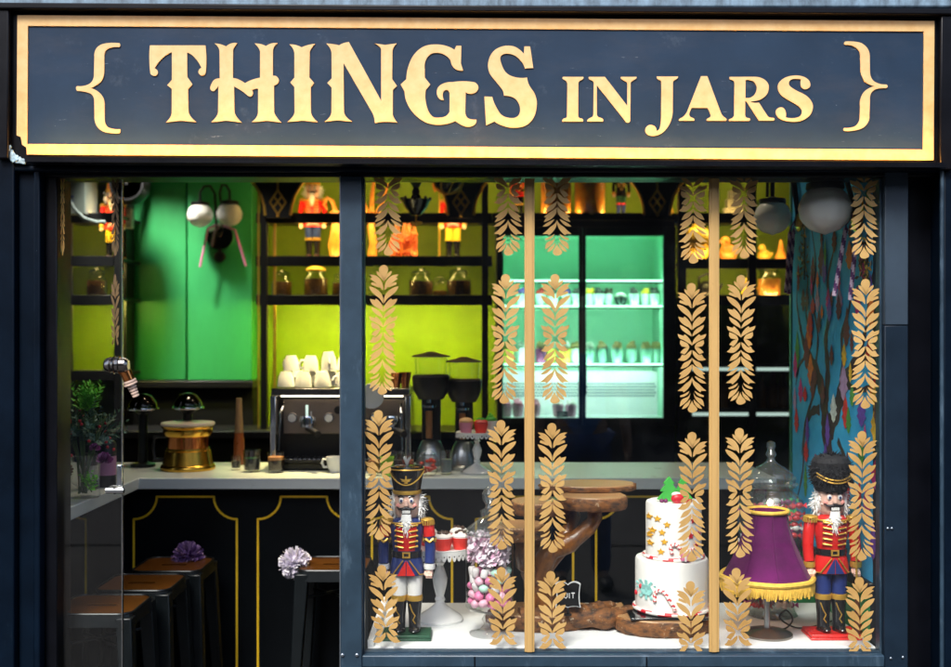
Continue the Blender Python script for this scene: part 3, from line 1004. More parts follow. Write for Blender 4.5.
def panel_line(px0, px1, n=8):
    """gold outline with scooped top corners"""
    k = K(yf)
    zt, zs = EYE + (333.5 - 496.5) * k, EYE + (333.5 - 519) * k
    x0, x1 = (px0 - 475.5) * k, (px1 - 475.5) * k
    w = 23 * k
    pts = [(x0, .08), (x0, zs)]
    for i in range(n + 1):
        a = math.pi / 2 * i / n
        pts.append((x0 + w * math.sin(a), zs + (zt - zs) * (1 - math.cos(a))))
    pts = [(x0, .08), (x0, zs)] + [(x0 + w * math.sin(math.pi / 2 * i / n), zt - (zt - zs) * math.cos(math.pi / 2 * i / n)) for i in range(n + 1)]
    pts += [(x1 - w * math.sin(math.pi / 2 * i / n), zt - (zt - zs) * math.cos(math.pi / 2 * i / n)) for i in range(n, -1, -1)]
    pts += [(x1, zs), (x1, .08), (x0, .08)]
    mb = MB()
    for a, b_ in zip(pts[:-1], pts[1:]):
        v = Vector((b_[0] - a[0], 0, b_[1] - a[1]))
        L = v.length
        if L < 1e-5:
            continue
        v.normalize()
        nr = Vector((-v.z, 0, v.x)) * .0042
        A, B = Vector((a[0], yf - .003, a[1])) - v * .002, Vector((b_[0], yf - .003, b_[1])) + v * .002
        mb.quad(A + nr, A - nr, B - nr, B + nr)
    return mb


for (a, b) in ((-28, 86), (134, 237), (258, 350), (372, 452), (476, 573), (596, 690)):
    pw(panel_line(a, b), 'gold_outline', LINEG, ct, smooth=False)
# back bench below the green panels and shelves
bb = thing('back_bench', 'dark low bench along the back wall under the shelves', 'counter', (-.6, 2.75, 0))
pw(MB().span(RX0 + .02, kx(494, 2.75), 2.72, 3.09, .02, .96), 'bench_body', DARKW, bb)
pw(MB().span(RX0 + .02, kx(494, 2.75), 2.69, 3.09, .961, 1.0), 'bench_top', BLACKM, bb, bevel=.003)

# ================================================================== stools
def stool():
    t = thing('bar_stool', 'orange toned metal bar stool at the counter', 'bar stool', (0, 0, 0))
    s = .25
    H = .68
    # seat: rounded pan with a slot, rolled edge
    out = []
    r = .04
    for (cx, cy, a0) in ((s / 2 - r, s / 2 - r, 0), (-s / 2 + r, s / 2 - r, 90), (-s / 2 + r, -s / 2 + r, 180), (s / 2 - r, -s / 2 + r, 270)):
        for i in range(6):
            a = R(a0 + 18 * i)
            out.append((cx + r * math.cos(a), cy + r * math.sin(a)))
    slot = [(.035 * math.copysign(1, math.cos(a)) + .012 * math.cos(a), .012 * math.sin(a)) for a in [2 * math.pi * (i + .5) / 12 for i in range(12)]]
    b = MB().prism([out, slot], .004, lambda p: Vector((p.x, p.z, H - p.y)))
    pw(b, 'seat', SEATM, t)
    b = MB()
    n = len(out)
    for i in range(n):
        j = (i + 1) % n
        a, c = Vector((*out[i], H - .002)), Vector((*out[j], H - .002))
        b.quad(a, c, c + Vector((c.x * .05, c.y * .05, -.035)), a + Vector((a.x * .05, a.y * .05, -.035)))
    pts = [(x * .985, y * .985, H + .001) for x, y in out]
    b.tube(pts, .004, 6, closed=True)
    pw(b, 'seat_skirt', GUNM, t)
    for sx in (-1, 1):
        for sy in (-1, 1):
            l = MB().taper((sx * .142, sy * .142, 0), (.014, .014), (sx * .105, sy * .105, H - .01), (.024, .024))
            lg = pw(l, 'leg', GUNM, t, bevel=.004)
            pw(MB().lathe([(0, 0), (.019, 0), (.019, .012), (0, .012)], (sx * .142, sy * .142, -.0), 10), 'rubber_foot', BLACKM, lg)
    z = .2
    q = .128
    b = MB()
    for (p0, p1) in (((-q, -q, z), (q, -q, z)), ((q, -q, z), (q, q, z)), ((q, q, z), (-q, q, z)), ((-q, q, z), (-q, -q, z))):
        b.tube([p0, p1], .008, 8)
    pw(b, 'footrest', GUNM, t)
    z = .58
    q = .108
    b = MB()
    b.tube([(-q, -q, z), (q, q, z)], .006, 6)
    b.tube([(q, -q, z - .013), (-q, q, z - .013)], .006, 6)
    pw(b, 'cross_brace', GUNM, t)
    return index_kids(t)


SG = 'bar stools in front of the counter'
st = stool()
slist = [((-1.165, .20, .003), 'nearest bar stool, low in the corner behind the glass door leaf'),
         ((-1.135, .50, .003), 'second bar stool from the doorway, in the middle of the left row'),
         ((-1.105, .79, .003), 'orange toned bar stool of the left row nearest the counter, by the purple pompom'),
         ((-.515, .80, .003), 'orange toned bar stool beside the steel post with a white pompom')]
for i, (loc, lab) in enumerate(slist):
    o = st if i == 0 else copy_tree(st)
    o.location = loc
    o['label'] = lab
    o['group'] = SG


def pompom(label, loc, r, m1, m2, seed):
    rg = random.Random(seed)
    b = MB()
    b.ball((0, 0, 0), r * .55, 12, 8)
    for i in range(420):
        z = rg.uniform(-1, 1)
        a = rg.uniform(0, 2 * math.pi)
        dv = Vector((math.sqrt(1 - z * z) * math.cos(a), math.sqrt(1 - z * z) * math.sin(a), z))
        t = dv.orthogonal().normalized()
        t.rotate(Matrix.Rotation(rg.uniform(0, 6.28), 3, dv))
        b.m = 0 if rg.random() < .65 else 1
        L = r * rg.uniform(.85, 1.08)
        w = r * .09
        b.quad(dv * r * .45 - t * w * .5, dv * r * .45 + t * w * .5, dv * L + t * w, dv * L - t * w)
    o = b.build('pompom', [m1, m2], smooth=False, loc=loc)
    return tag(o, label, 'pompom', 'paper pompoms at the bar stools')


PUR = mat('purple_paper', (.11, .055, .20), .8, var=.3)
PUR2 = mat('pale_purple_paper', (.26, .16, .33), .8, var=.3)
LAV = mat('lavender_paper', (.66, .62, .74), .8, var=.1)
LAV2 = mat('white_paper', (.78, .76, .80), .8, var=.1)
pompom('purple paper pompom on the back of a bar stool', W(188, 557, .88) + Vector((0, 0, .0)), .058, PUR, PUR2, 1)
pompom('white paper pompom on the edge of the stool beside the post', W(295, 563, .78), .058, LAV, LAV2, 2)

# ================================================================== things on the counter
def put(px, d, z=None):
    return Vector((kx(px, d), d, cz + .0005 if z is None else z))


# brass pot
r_ = 26.5 * K(1.22)
h_ = 47 * K(1.22)
bp = thing('brass_pot', 'round brass and copper pot with a pale lid on the counter', 'pot', put(188, 1.22))
bp_b = MB().lathe([(0, 0), (r_ * 1.0, 0), (r_ * 1.02, h_ * .05), (r_ * .98, h_ * .10), (r_ * .93, h_ * .12), (r_ * .84, h_ * .40), (r_ * .80, h_ * .42), (r_ * .79, h_ * .46)], n=48)
bp_b.build('brass_base', BRASS, bp)
MB().lathe([(r_ * .765, h_ * .43), (r_ * .77, h_ * .72)], n=48).build('copper_band', COPPER, bp)
MB().lathe([(r_ * .78, h_ * .70), (r_ * .86, h_ * .72), (r_ * .92, h_ * .80), (r_ * .90, h_ * .87), (r_ * .97, h_ * .90), (r_ * .98, h_ * .93)], n=48).build('brass_rim', BRASS, bp)
MB().lathe([(0, h_ * .97), (r_ * .7, h_ * .98), (r_ * .97, h_ * 1.0), (r_ * 1.0, h_ * .97), (r_ * .97, h_ * .932), (0, h_ * .93)], n=48).build('pale_lid', mat('pale_lid', (.55, .45, .38), .35), bp)
b = MB()
b.tube([(-r_ * .85, 0, h_ * .7), (-r_ * 1.25, 0, h_ * .68), (-r_ * 1.3, 0, h_ * .45), (-r_ * 1.25, 0, h_ * .22), (-r_ * .9, 0, h_ * .2)], .008, 8)
b.build('handle', BLACKM, bp)

# dome stands
DOMEG = glass('dark_dome_glass', (.25, .24, .22), 2.0, .03)
dome_labels = ['dark glass dome on a black stand beside the glass door leaf', 'dark glass dome on a black stand directly behind the brass pot']
for i, px in enumerate((143, 188)):
    d = 1.33 if i else 1.30
    kk = K(d)
    t = thing('dome_stand', dome_labels[i], 'cake dome', put(px, d), group='dark domes on the bar')
    hh = 57 * kk
    MB().lathe([(0, 0), (.05, 0), (.05, .012), (.02, .02), (.018, hh - .02), (.04, hh - .002), (0, hh - .002)], n=24).build('pedestal', GUNM, t)
    MB().lathe([(0, hh), (15.5 * kk, hh), (15.8 * kk, hh + .004), (15.5 * kk, hh + .008), (0, hh + .008)], n=32).build('steel_plate', CHROME, t)
    MB().lathe([(14 * kk, hh + .009), (14 * kk, hh + .02), (12.5 * kk, hh + 8 * kk), (8 * kk, hh + 14 * kk), (3 * kk, hh + 16 * kk), (0, hh + 16.4 * kk)], n=32).build('glass_dome', DOMEG, t)

# dark tumbler, coffee glass, cup
def tumbler(name, label, cat, px, d, w, h, liquid, crema=None, group=None):
    kk = K(d)
    t = thing(name, label, cat, put(px, d), group=group)
    r, H = w * kk / 2, h * kk
    MB().lathe([(0, 0), (r * .88, 0), (r, H), (r * .94, H), (r * .83, .008), (0, .008)], n=24).build('glass', JARG2, t)
    b = MB().lathe([(0, .009), (r * .83, .009), (r * .9, H * .62), (0, H * .62)], n=24)
    b.build('drink', liquid, t)
    if crema:
        MB().lathe([(0, H * .621), (r * .9, H * .621), (r * .92, H * .78), (0, H * .78)], n=24).build('crema', crema, t)
    return t


COFF = mat('coffee', (.02, .008, .004), .2)
CREMA = mat('crema', (.42, .19, .06), .5)
tumbler('coffee_glass', 'short glass of coffee with tan crema below the espresso machine', 'coffee glass', 276, 1.12, 17, 20, COFF, CREMA)
tumbler('dark_tumbler', 'dark glass tumbler on the counter left of the coffee glass', 'tumbler', 252, 1.14, 18, 22, mat('dark_drink', (.01, .012, .014), .2))
b = tumbler('small_tumbler', 'small clear tumbler right beside the brass pot', 'tumbler', 236, 1.2, 10, 14, mat('dark_drink2', (.02, .02, .02), .2))
# brown bottle
t = thing('brown_bottle', 'tall brown bottle standing in the dark behind the brass pot', 'bottle', put(239, 1.36))
MB().lathe([(0, 0), (.021, 0), (.022, .01), (.022, .10), (.019, .12), (.019, .135)], n=20).build('bottle_body', mat('brown_bottle', (.16, .045, .015), .3), t)
MB().lathe([(.0185, .136), (.019, .14), (.014, .22), (.012, .28), (0, .28)], n=20).build('bottle_neck', mat('beige_neck', (.22, .14, .08), .4), t)


def mug(s, name, label, cat, loc, group, rz=0, m=None):
    t = thing(name, label, cat, loc, rz, group)
    r, H = .036 * s, .062 * s
    MB().lathe([(0, 0), (r * .6, 0), (r * .62, .004), (r * .85, H * .35), (r, H), (r * .93, H), (r * .78, H * .35), (r * .5, .008), (0, .008)], n=20).build('bowl', m or WHITEC, t)
    pts = [(r * .85, 0, H * .8), (r * 1.3, 0, H * .85), (r * 1.45, 0, H * .6), (r * 1.2, 0, H * .32), (r * .85, 0, H * .35)]
    MB().tube(pts, .005 * s, 8).build('handle', m or WHITEC, t)
    return t


mug(1.0, 'coffee_cup', 'white coffee cup on the counter against the steel post', 'cup', put(335, 1.12), None, R(180))

# espresso machine
ED = 1.18
kk = K(ED)
em = thing('espresso_machine', 'steel espresso machine with cups stacked on its top', 'espresso machine', put(341, ED))
ew, eh = 138 * kk / 2, 82 * kk
b = MB()
b.span(-ew, ew, .0, .25, eh * .0 + .0, .03)
b.span(-ew, ew, .10, .25, .03, eh - .03)
b.build('machine_body', BLACKM, em, bevel=.004)
MB().span(-ew, ew, -.02, .25, eh - .028, eh).build('cup_tray', TARN, em, bevel=.003)
MB().span(-ew + .03, ew - .03, .085, .099, eh * .42, eh - .05).build('control_panel', mat('brown_steel', (.27, .22, .19), .32, metal=.8), em, bevel=.003)
MB().span(-ew + .03, ew - .03, .03, .045, eh - .036, eh - .030).build('added_panel_light', lamp_mat('added_panel_light', (1, .85, .65), 2.0), em)  # glowing strip added to brighten the dark control panel
b = MB()
for i in range(26):
    b.span(-ew + .035 + i * (2 * ew - .07) / 26, -ew + .035 + i * (2 * ew - .07) / 26 + .012, -.018, .095, .0452, .048)
b.build('drip_grille', CHROME, em)
for gx in (-.21, -.06, .13):
    g_ = MB().lathe([(0, 0), (.02, 0), (.022, .004), (.02, .008), (0, .008)], (gx, .0845, eh * .62), 20, rot=Matrix.Rotation(R(90), 3, 'X')).build('gauge', CHROME, em)
    MB().lathe([(0, 0), (.016, 0), (.016, .002), (0, .002)], (gx, .0755, eh * .62), 20, rot=Matrix.Rotation(R(90), 3, 'X')).build('gauge_dial', WHITEC, g_)
MB().span(-ew, ew, -.02, .099, .031, .045).build('drip_tray', BLACKM, em, bevel=.003)
MB().span(-ew - .004, -ew + .018, -.02, .25, .0, eh - .03).build('side_panel', CHROME, em, bevel=.003)
MB().span(ew - .018, ew + .004, -.02, .25, .0, eh - .03).build('side_panel', CHROME, em, bevel=.003)
for gx in (-.14, .05, .2):
    g = MB()
    g.lathe([(0, 0), (.032, 0), (.034, .03), (.03, .045), (0, .045)], (gx, .04, eh * .52), 20)
    g.span(gx - .02, gx + .02, .05, .085, eh * .52 + .01, eh * .52 + .04)
    gh = g.build('brew_group', CHROME, em)
    MB().tube([(gx, .02, eh * .5), (gx + .03, -.03, eh * .5 - .003), (gx + .06, -.09, eh * .5 - .012)], [.008, .012, .014], 10).build('portafilter_handle', BLACKM, gh)
for sx in (-1, 1):
    MB().tube([(sx * (ew - .04), .05, eh * .8), (sx * (ew - .035), -.01, eh * .7), (sx * (ew - .03), -.02, eh * .25)], .005, 8).build('steam_wand', CHROME, em)
MB().lathe([(0, 0), (.016, 0), (.016, .02), (0, .02)], (-.02, .084, eh * .72), 16, rot=Matrix.Rotation(R(90), 3, 'X')).build('steam_knob', BLACKM, em)
MB().span(-.155, -.145, .08, .0845, eh * .6, eh * .78).build('level_gauge', LEDC, em)
MB().span(-.135, -.13, .08, .0845, eh * .6, eh * .7).build('switch', WHITEC, em)
# cups on the machine
CG = 'cups stacked on the espresso machine'
tz = cz + eh + .001
CUPSY = [  # px, d, level
 (286, ED + .05, 0), (305, ED + .04, 0), (323, ED + .05, 0), (342, ED + .05, 0), (296, ED + .15, 0), (314, ED + .15, 0), (333, ED + .15, 0),
 (292, ED + .1, 1), (310, ED + .1, 1), (327, ED + .1, 1), (345, ED + .1, 1)]
clab = ['white cup at the left front corner of the cup stack', 'white cup in the front row, second from the left', 'white cup in the front row, third from the left', 'white cup in the front row next to the steel post', 'white cup in the back row, leftmost', 'white cup in the back row, middle', 'white cup in the back row, nearest the steel post', 'warm lit cup in the upper layer, leftmost', 'warm lit cup in the upper layer, second from the left', 'warm lit cup in the upper layer, tall one third from the left', 'warm lit cup in the upper layer next to the steel post']
mg = mug(1.0, 'stacked_cup', clab[0], 'cup', (0, 0, 0), CG)
index_kids(mg)
for i, (px, d, lv) in enumerate(CUPSY):
    o = mg if i == 0 else copy_tree(mg)
    o.location = (kx(px, d) + .006 * math.sin(i * 5), d + .008 * math.sin(i * 7.0), tz + (.0 if lv == 0 else .0645) + .0655)
    o.rotation_euler = (R(180) + .06 * math.sin(i * 2.3), .07 * math.sin(i * 3.1), R(70 * i + 10))
    o.scale = (1, 1, 1) if lv == 0 else (.95, .95, 1.25 if i == 9 else 1.0)
    if i == 9:
        o.location.z += .0155
    o['label'] = clab[i]
    o['group'] = CG
# copper beakers
for i, (px, lab) in enumerate(((397, 'left copper beaker on the espresso machine'), (405, 'right copper beaker on the espresso machine'))):
    t = MB().lathe([(0, 0), (.016, 0), (.024, .055), (.026, .06), (.022, .057), (.014, .004), (0, .004)], n=18).build('copper_beaker', COPPER, loc=(kx(px, ED + .1), ED + .06 + .06 * i, tz))
    tag(t, lab, 'beaker', 'copper beakers')
t = thing('white_plate', 'round white plate propped upright beside the steel post', 'plate', (kx(371.5, ED - .03), ED - .03, cz + eh - 7 * kk))
MB().lathe([(0, .004), (.028, .003), (.038, .006), (.05, .01), (.051, .008), (.04, -.003), (0, -.005)], n=32, rot=Matrix.Rotation(R(96), 3, 'X')).build('plate', WHITEC, t)
MB().span(-.004, .004, .006, .03, -.055, -.01).build('prop', BLACKM, t)

# coffee grinders
def grinder(label, px, d, s):
    kk = K(d)
    t = thing('coffee_grinder', label, 'coffee grinder', put(px, d), group='coffee grinders on the bar')
    H = 118 * kk * s
    w = 17 * kk * s
    MB().lathe([(0, 0), (w * 1.05, 0), (w * 1.08, .012), (w * .9, .02), (w * .86, H * .14), (w * .6, H * .23), (w * .5, H * .25), (0, H * .25)], n=32).build('steel_base', STEELG, t)
    b = MB()
    b.span(-w * .55, w * .55, w * .1, w * .9, H * .22, H * .8)
    b.build('column', BLACKM, t, bevel=.005)
    g = MB().lathe([(w * .30, H * .26), (w * .32, H * .52)], (-w * .1, -w * .3, 0), 20)
    g.build('dosing_glass', JARG, t)
    MB().lathe([(0, H * .27), (w * .2, H * .27), (w * .2, H * .5), (0, H * .5)], (-w * .1, -w * .3, 0), 16).build('ground_coffee', mat('ground_coffee' + str(px), (.30, .12, .03), .8), t)
    MB().lathe([(0, H * .53), (w * .4, H * .53), (w * .4, H * .55), (w * .16, H * .57), (w * .16, H * .61), (0, H * .61)], (-w * .1, -w * .3, 0), 20).build('steel_spout', CHROME, t)
    MB().lathe([(0, H * .6), (w * .75, H * .6), (w * 1.05, H * .68), (w * 1.12, H * .79), (w * 1.0, H * .805), (0, H * .805)], n=32).build('grinder_head', BLACKM, t)
    hp = MB().lathe([(w * .92, H * .81), (w * .98, H * .95)], n=32).build('clear_hopper', JARG, t)
    MB().lathe([(0, H * .955), (w * 1.15, H * .955), (w * 1.1, H * .965), (w * .5, H * .985), (w * .2, H * 1.0), (0, H * 1.0)], n=32).build('hopper_lid', BLACKM, t)
    return t


grinder('tall coffee grinder with clear hopper, the left one of two', 431, 1.2, 1.0)
grinder('coffee grinder with clear hopper beside the cake stand, right one of two', 464, 1.22, .95)
# small sweets jar
t = thing('sweets_jar', 'small faceted glass jar of red sweets behind the nutcracker hat', 'sweets jar', put(428, 1.02))
kk = K(1.02)
prof = [(0, 0), (7 * kk, 0), (8 * kk, .004), (11.5 * kk, 10 * kk), (11 * kk, 16 * kk), (7.5 * kk, 20.5 * kk)]
MB().lathe(prof, n=10).build('glass_body', JARG2, t, smooth=False)
MB().lathe([(7.6 * kk, 20.6 * kk), (8 * kk, 22 * kk), (4 * kk, 25 * kk), (1.4 * kk, 26 * kk), (2.4 * kk, 28.5 * kk), (1.5 * kk, 31 * kk), (0, 31.5 * kk)], n=10).build('glass_lid', JARG2, t)
b = MB()
rg = random.Random(4)
for i in range(26):
    b.ball((rg.uniform(-7, 7) * kk, rg.uniform(-7, 7) * kk, (3 + rg.uniform(0, 13)) * kk), (2.2 * kk, 2.2 * kk, 1.6 * kk), 8, 6)
b.build('sweets', mat('red_sweets', (.6, .05, .03), .3), t)
for i, (px, dd, lab) in enumerate(((374, 1.04, 'clear tumbler nearest the steel post, below the white plate'), (383, 1.1, 'clear tumbler second from the steel post, below the white plate'), (396, 1.04, 'clear tumbler right of the lime green cup on the counter'), (408, 1.1, 'clear tumbler in front of the left coffee grinder'), (446, 1.06, 'clear tumbler between the sweets jar and the cake stand'))):
    tumbler('clear_tumbler', lab, 'tumbler', px, dd, 13, 24 - 3 * (i % 2), mat('pale_drink%d' % i, ((.30, .12, .04), (.2, .25, .24), (.02, .02, .02), (.28, .06, .03), (.15, .2, .2))[i], .3), None, 'clear tumblers on the bar')
# green cup
t = MB().lathe([(0, 0), (.02, 0), (.027, .075), (.024, .075), (.017, .006), (0, .006)], n=20).build('green_cup', mat('lime_cup', (.25, .5, .03), .4), loc=put(387, 1.0))
tag(t, 'lime green cup on the counter behind the nutcracker hat', 'cup')


# cake stands and cupcakes
def cake_stand(label, loc, r, h, n=18):
    t = thing('cake_stand', label, 'cake stand', loc)
    MB().lathe([(0, 0), (r * .68, 0), (r * .70, h * .03), (r * .62, h * .07), (r * .4, h * .13), (r * .2, h * .2), (r * .13, h * .24), (r * .16, h * .28), (r * .12, h * .32), (r * .2, h * .45), (r * .23, h * .55), (r * .15, h * .66), (r * .1, h * .72), (r * .15, h * .76), (r * .11, h * .8), (r * .2, h * .9), (r * .3, h * .93), (0, h * .935)], n=36).build('pedestal', WHITEC, t)
    MB().lathe([(0, h * .936), (r * .96, h * .945), (r, h * .98), (r * .985, h * .985), (r * .95, h * .965), (0, h * .96)], n=48).build('plate', WHITEC, t)
    b = MB()
    N = n * 2
    for i in range(N):
        a = 2 * math.pi * i / N
        c = Vector((r * math.cos(a), r * math.sin(a), h * .945))
        t_ = Vector((-math.sin(a), math.cos(a), 0))
        o = Vector((math.cos(a), math.sin(a), 0))
        q = []
        w = 2 * math.pi * r / N * .5
        for j in range(7):
            bb_ = math.pi * j / 6
            q.append((-w * math.cos(bb_), -h * .10 * math.sin(bb_)))
        hole = [(w * .35 * math.cos(2 * math.pi * j / 6), -h * .035 + w * .35 * math.sin(2 * math.pi * j / 6)) for j in range(6)]
        b.prism([q + [(w, h * .02), (-w, h * .02)], hole], .002, lambda p, c=c, t_=t_, o=o: c + t_ * p.x + Vector((0, 0, p.z)) + o * (.001 - p.y))
    b.build('lace_edge', WHITEC, t)
    return t


def cupcake(name, label, loc, r, h, case, top, style='swirl', group=None, extra=None):
    t = thing(name, label, 'cupcake', loc, 0, group)
    MB().lathe([(0, 0), (r * .72, 0), (r, h * .55), (r * .96, h * .56), (0, h * .5)], n=22, wob=lambda a, z: 1 + .03 * math.cos(a * 11 * 2)).build('paper_case', case, t, smooth=False)
    if style == 'swirl':
        b = MB()
        pts, rs = [], []
        for i in range(40):
            u = i / 39
            a = u * 6 * math.pi
            rr = r * .72 * (1 - u)
            pts.append((rr * math.cos(a), rr * math.sin(a), h * (.55 + .4 * u)))
            rs.append(r * (.34 - .2 * u))
        b.tube(pts, rs, 8)
        b.build('topping', top, t)
    else:
        MB().lathe([(r * .97, h * .55), (r * 1.0, h * .64), (r * .8, h * .75), (r * .4, h * .8), (0, h * .82)], n=22).build('topping', top, t)
    if extra:
        b = MB()
        rg = random.Random(int(loc[0] * 1000))
        for i in range(8):
            b.ball((rg.uniform(-.5, .5) * r, rg.uniform(-.5, .5) * r, h * .8), r * .2, 8, 6)
        b.build('sprinkles', extra, t)
    return t


PINKC = mat('pink_case', (.62, .22, .32), .6)
REDC = mat('red_case', (.66, .03, .02), .5)
WHC = mat('white_case', (.7, .7, .68), .6)
CHOC = mat('chocolate', (.05, .018, .008), .4)
WICE = mat('white_icing', (.75, .7, .66), .5)
GICE = mat('green_icing', (.05, .36, .03), .5)
TAN = mat('tan_icing', (.55, .33, .14), .6)
RICE = mat('red_icing', (.45, .02, .02), .4)
kk = K(1.1)
csd = 1.1
cs = cake_stand('white pedestal cake stand with lace edge on the counter under three cupcakes', put(477, csd), 21 * kk, 42 * kk, 14)
ctz = cz + 42 * kk * .962 + .001
G3 = 'cupcakes on the counter cake stand'
cupcake('cupcake', 'cupcake in a pink case with tan icing on the counter cake stand', (kx(466, csd - .03), csd - .03, ctz), 7 * kk, 19 * kk, PINKC, TAN, 'dome', G3)
cupcake('cupcake', 'cupcake in a bright red case on the counter cake stand', (kx(481, csd - .03), csd - .03, ctz), 7 * kk, 17 * kk, REDC, RICE, 'dome', G3, extra=GICE)
cupcake('cupcake', 'cupcake with leafy green icing at the right of the counter cake stand', (kx(490.5, csd + .02), csd + .02, ctz), 6.5 * kk, 20 * kk, WHC, GICE, 'swirl', G3)

# cups in the fridge
def dessert(label, loc, r, h, potm, topm, group):
    t = thing('dessert_pot', label, 'dessert', loc, 0, group)
    MB().lathe([(0, 0), (r * .75, 0), (r, h * .65), (r * .95, h * .65), (0, h * .6)], n=14).build('pot', potm, t)
    b = MB()
    rg = random.Random(int(loc[0] * 997) + int(loc[2] * 100))
    b.ball((0, 0, h * .72), (r * .85, r * .85, h * .2), 12, 8)
    for i in range(5):
        b.ball((rg.uniform(-.5, .5) * r, rg.uniform(-.5, .5) * r, h * (.82 + rg.uniform(0, .12))), r * .3, 8, 6)
    b.build('topping', topm, t)
    return t


YEL = mat('yellow_top', (.75, .5, .03), .5)
PUT = mat('purple_top', (.08, .03, .2), .5)
DKT = mat('dark_top', (.03, .03, .025), .5)
POTW = mat('white_pot', (.68, .72, .7), .4)
POTG = mat('grey_green_pot', (.20, .34, .27), .4)
POTY = mat('yellow_pot', (.72, .6, .05), .4)
POTP = mat('plum_pot', (.16, .02, .08), .4)
POTK = mat('pink_pot', (.7, .36, .5), .4)
d1 = FD + .14
kk = K(d1)
ORD = ['leftmost', 'second', 'third', 'fourth', 'fifth', 'sixth', 'seventh', 'eighth', 'ninth', 'tenth', 'eleventh', 'rightmost']
row1 = [(522, POTW, PUT, 'white pot with purple topping'), (541, POTW, RICE, 'white pot with red topping'), (553, POTW, DKT, 'white pot with dark topping'), (567, POTW, PUT, 'white pot with purple topping'), (577, POTW, DKT, 'white pot with dark topping'), (591, POTW, YEL, 'white pot with yellow topping'), (599, POTW, DKT, 'white pot with dark topping'), (609, POTW, CHOC, 'white pot with chocolate topping'), (634, POTW, DKT, 'white pot with dark topping'), (646, POTW, YEL, 'white pot with yellow topping'), (655, POTW, DKT, 'white pot with dark topping')]
for i, (px, pm, tm, nm) in enumerate(row1):
    dessert('%s, %s from the left on the upper fridge shelf' % (nm, ORD[i] if i else 'first'), (kx(px, d1), d1 + (.03 if i % 2 else 0), fsz[0] + .001), 5.6 * kk, 18 * kk, pm, tm, 'dessert pots on the upper fridge shelf')
t = thing('silver_bowl', 'small dark silver bowl among the pots on the upper fridge shelf', 'bowl', (kx(620.5, d1), d1 - .01, fsz[0] + .001))
MB().lathe([(0, 0), (4 * kk, 0), (7 * kk, 8 * kk), (6.6 * kk, 8 * kk), (3.6 * kk, 1 * kk), (0, 1 * kk)], n=20).build('bowl', GUNM, t)
MB().ball((0, 0, 9.5 * kk), (5.5 * kk, 5.5 * kk, 3.5 * kk), 14, 8).build('cream', WICE, t)
row2 = [(508, POTY, TAN, 'yellow pot with tan topping'), (523, POTW, WICE, 'white pot with cream topping'), (541, POTP, TAN, 'plum pot with tan topping'), (551, POTY, WICE, 'yellow pot with cream topping'), (565, POTY, WICE, 'yellow pot with cream topping'), (576, POTW, TAN, 'pale pot with tan topping'), (589, POTG, WICE, 'grey green pot with cream topping'), (603, POTG, TAN, 'grey green pot with tan topping'), (617, POTG, TAN, 'grey green pot with tan topping'), (632, POTG, TAN, 'grey green pot with tan topping'), (646, POTG, TAN, 'grey green pot with tan topping'), (657, POTG, TAN, 'grey green pot with tan topping')]
for i, (px, pm, tm, nm) in enumerate(row2):
    dessert('%s, %s on the lower fridge shelf' % (nm, (ORD[i] + ' from the left') if 0 < i < 11 else ORD[i]), (kx(px, d1), d1 + (.03 if i % 2 else 0), fsz[1] + .001), 6.2 * kk, 22 * kk, pm, tm, 'dessert pots on the lower fridge shelf')
row3 = [(506, 'first pink pot on the fridge floor from the left'), (518, 'second pink pot on the fridge floor from the left'), (535, 'pink pot on the fridge floor beside the gold bar'), (558, 'pink pot on the fridge floor behind the left door'), (571, 'pink pot on the fridge floor nearest the middle of the doors')]
for i, (px, lab) in enumerate(row3):
    dessert(lab, (kx(px, d1), d1, fz0 - .0025), 6 * kk, 18 * kk, POTK, WICE if i > 2 else PINKC, 'pink pots on the fridge floor')
t = thing('price_tag', 'small black price tag at the bottom of the left fridge door', 'price tag', (kx(562.5, d1 - .04), d1 - .045, fz0 - .002))
MB().span(-.03, .03, 0, .004, 0, .032).build('card', BLACKM, t)
b = MB()
for i in range(3):
    b.span(-.022, -.022 + (.03, .044, .025)[i], -.0008, -.0002, .022 - i * .008, .0245 - i * .008)
b.build('writing', WHITEP, t)


# ================================================================== window display platform
DZ = .60
dp = thing('display_platform', 'white painted display platform inside the shop window', 'platform', (kx(621, .3), .3, 0))
pw(MB().span(WX0 + .012, WX1 - .005, .032, .56, DZ - .03, DZ), 'platform_top', WHITEP, dp, bevel=.003)
pw(MB().span(WX0 + .012, WX0 + .03, .032, .56, DZ + .0005, DZ + .02), 'edge_lip', WHITEP, dp)
pw(MB().span(WX0 + .03, WX1 - .02, .10, .53, .005, DZ - .031), 'platform_base', BLACKS, dp)


def onp(px, d):
    return Vector((kx(px, d), d, DZ + .0005))


# ------------------------------------------------------------------ nutcracker soldiers
RED = mat('red_lacquer', (.62, .018, .015), .28, var=.08, coat=.4)
BLUE = mat('blue_lacquer', (.018, .035, .16), .3, var=.1, coat=.3)
WHL = mat('white_lacquer', (.78, .77, .74), .35, var=.03)
SKIN = mat('painted_skin', (.78, .50, .40), .4, var=.05)
BLK = mat('black_lacquer', (.008, .008, .01), .2, coat=.4)
GLD = mat('gold_lacquer', (.62, .36, .06), .35, metal=.5)
GRN = mat('dark_green_lacquer', (.012, .07, .035), .35)
FURW = mat('white_fur', (.86, .85, .83), .9, var=.05)
FURB = mat('black_fur', (.012, .012, .015), .8, var=.3)
YLW = mat('yellow_lacquer', (.75, .5, .04), .35)
WOOD = mat('rifle_wood', (.10, .035, .015), .35)
SILV = mat('silver_plume', (.6, .62, .62), .4, metal=.6)
ORG = mat('orange_lacquer', (.75, .22, .02), .35)


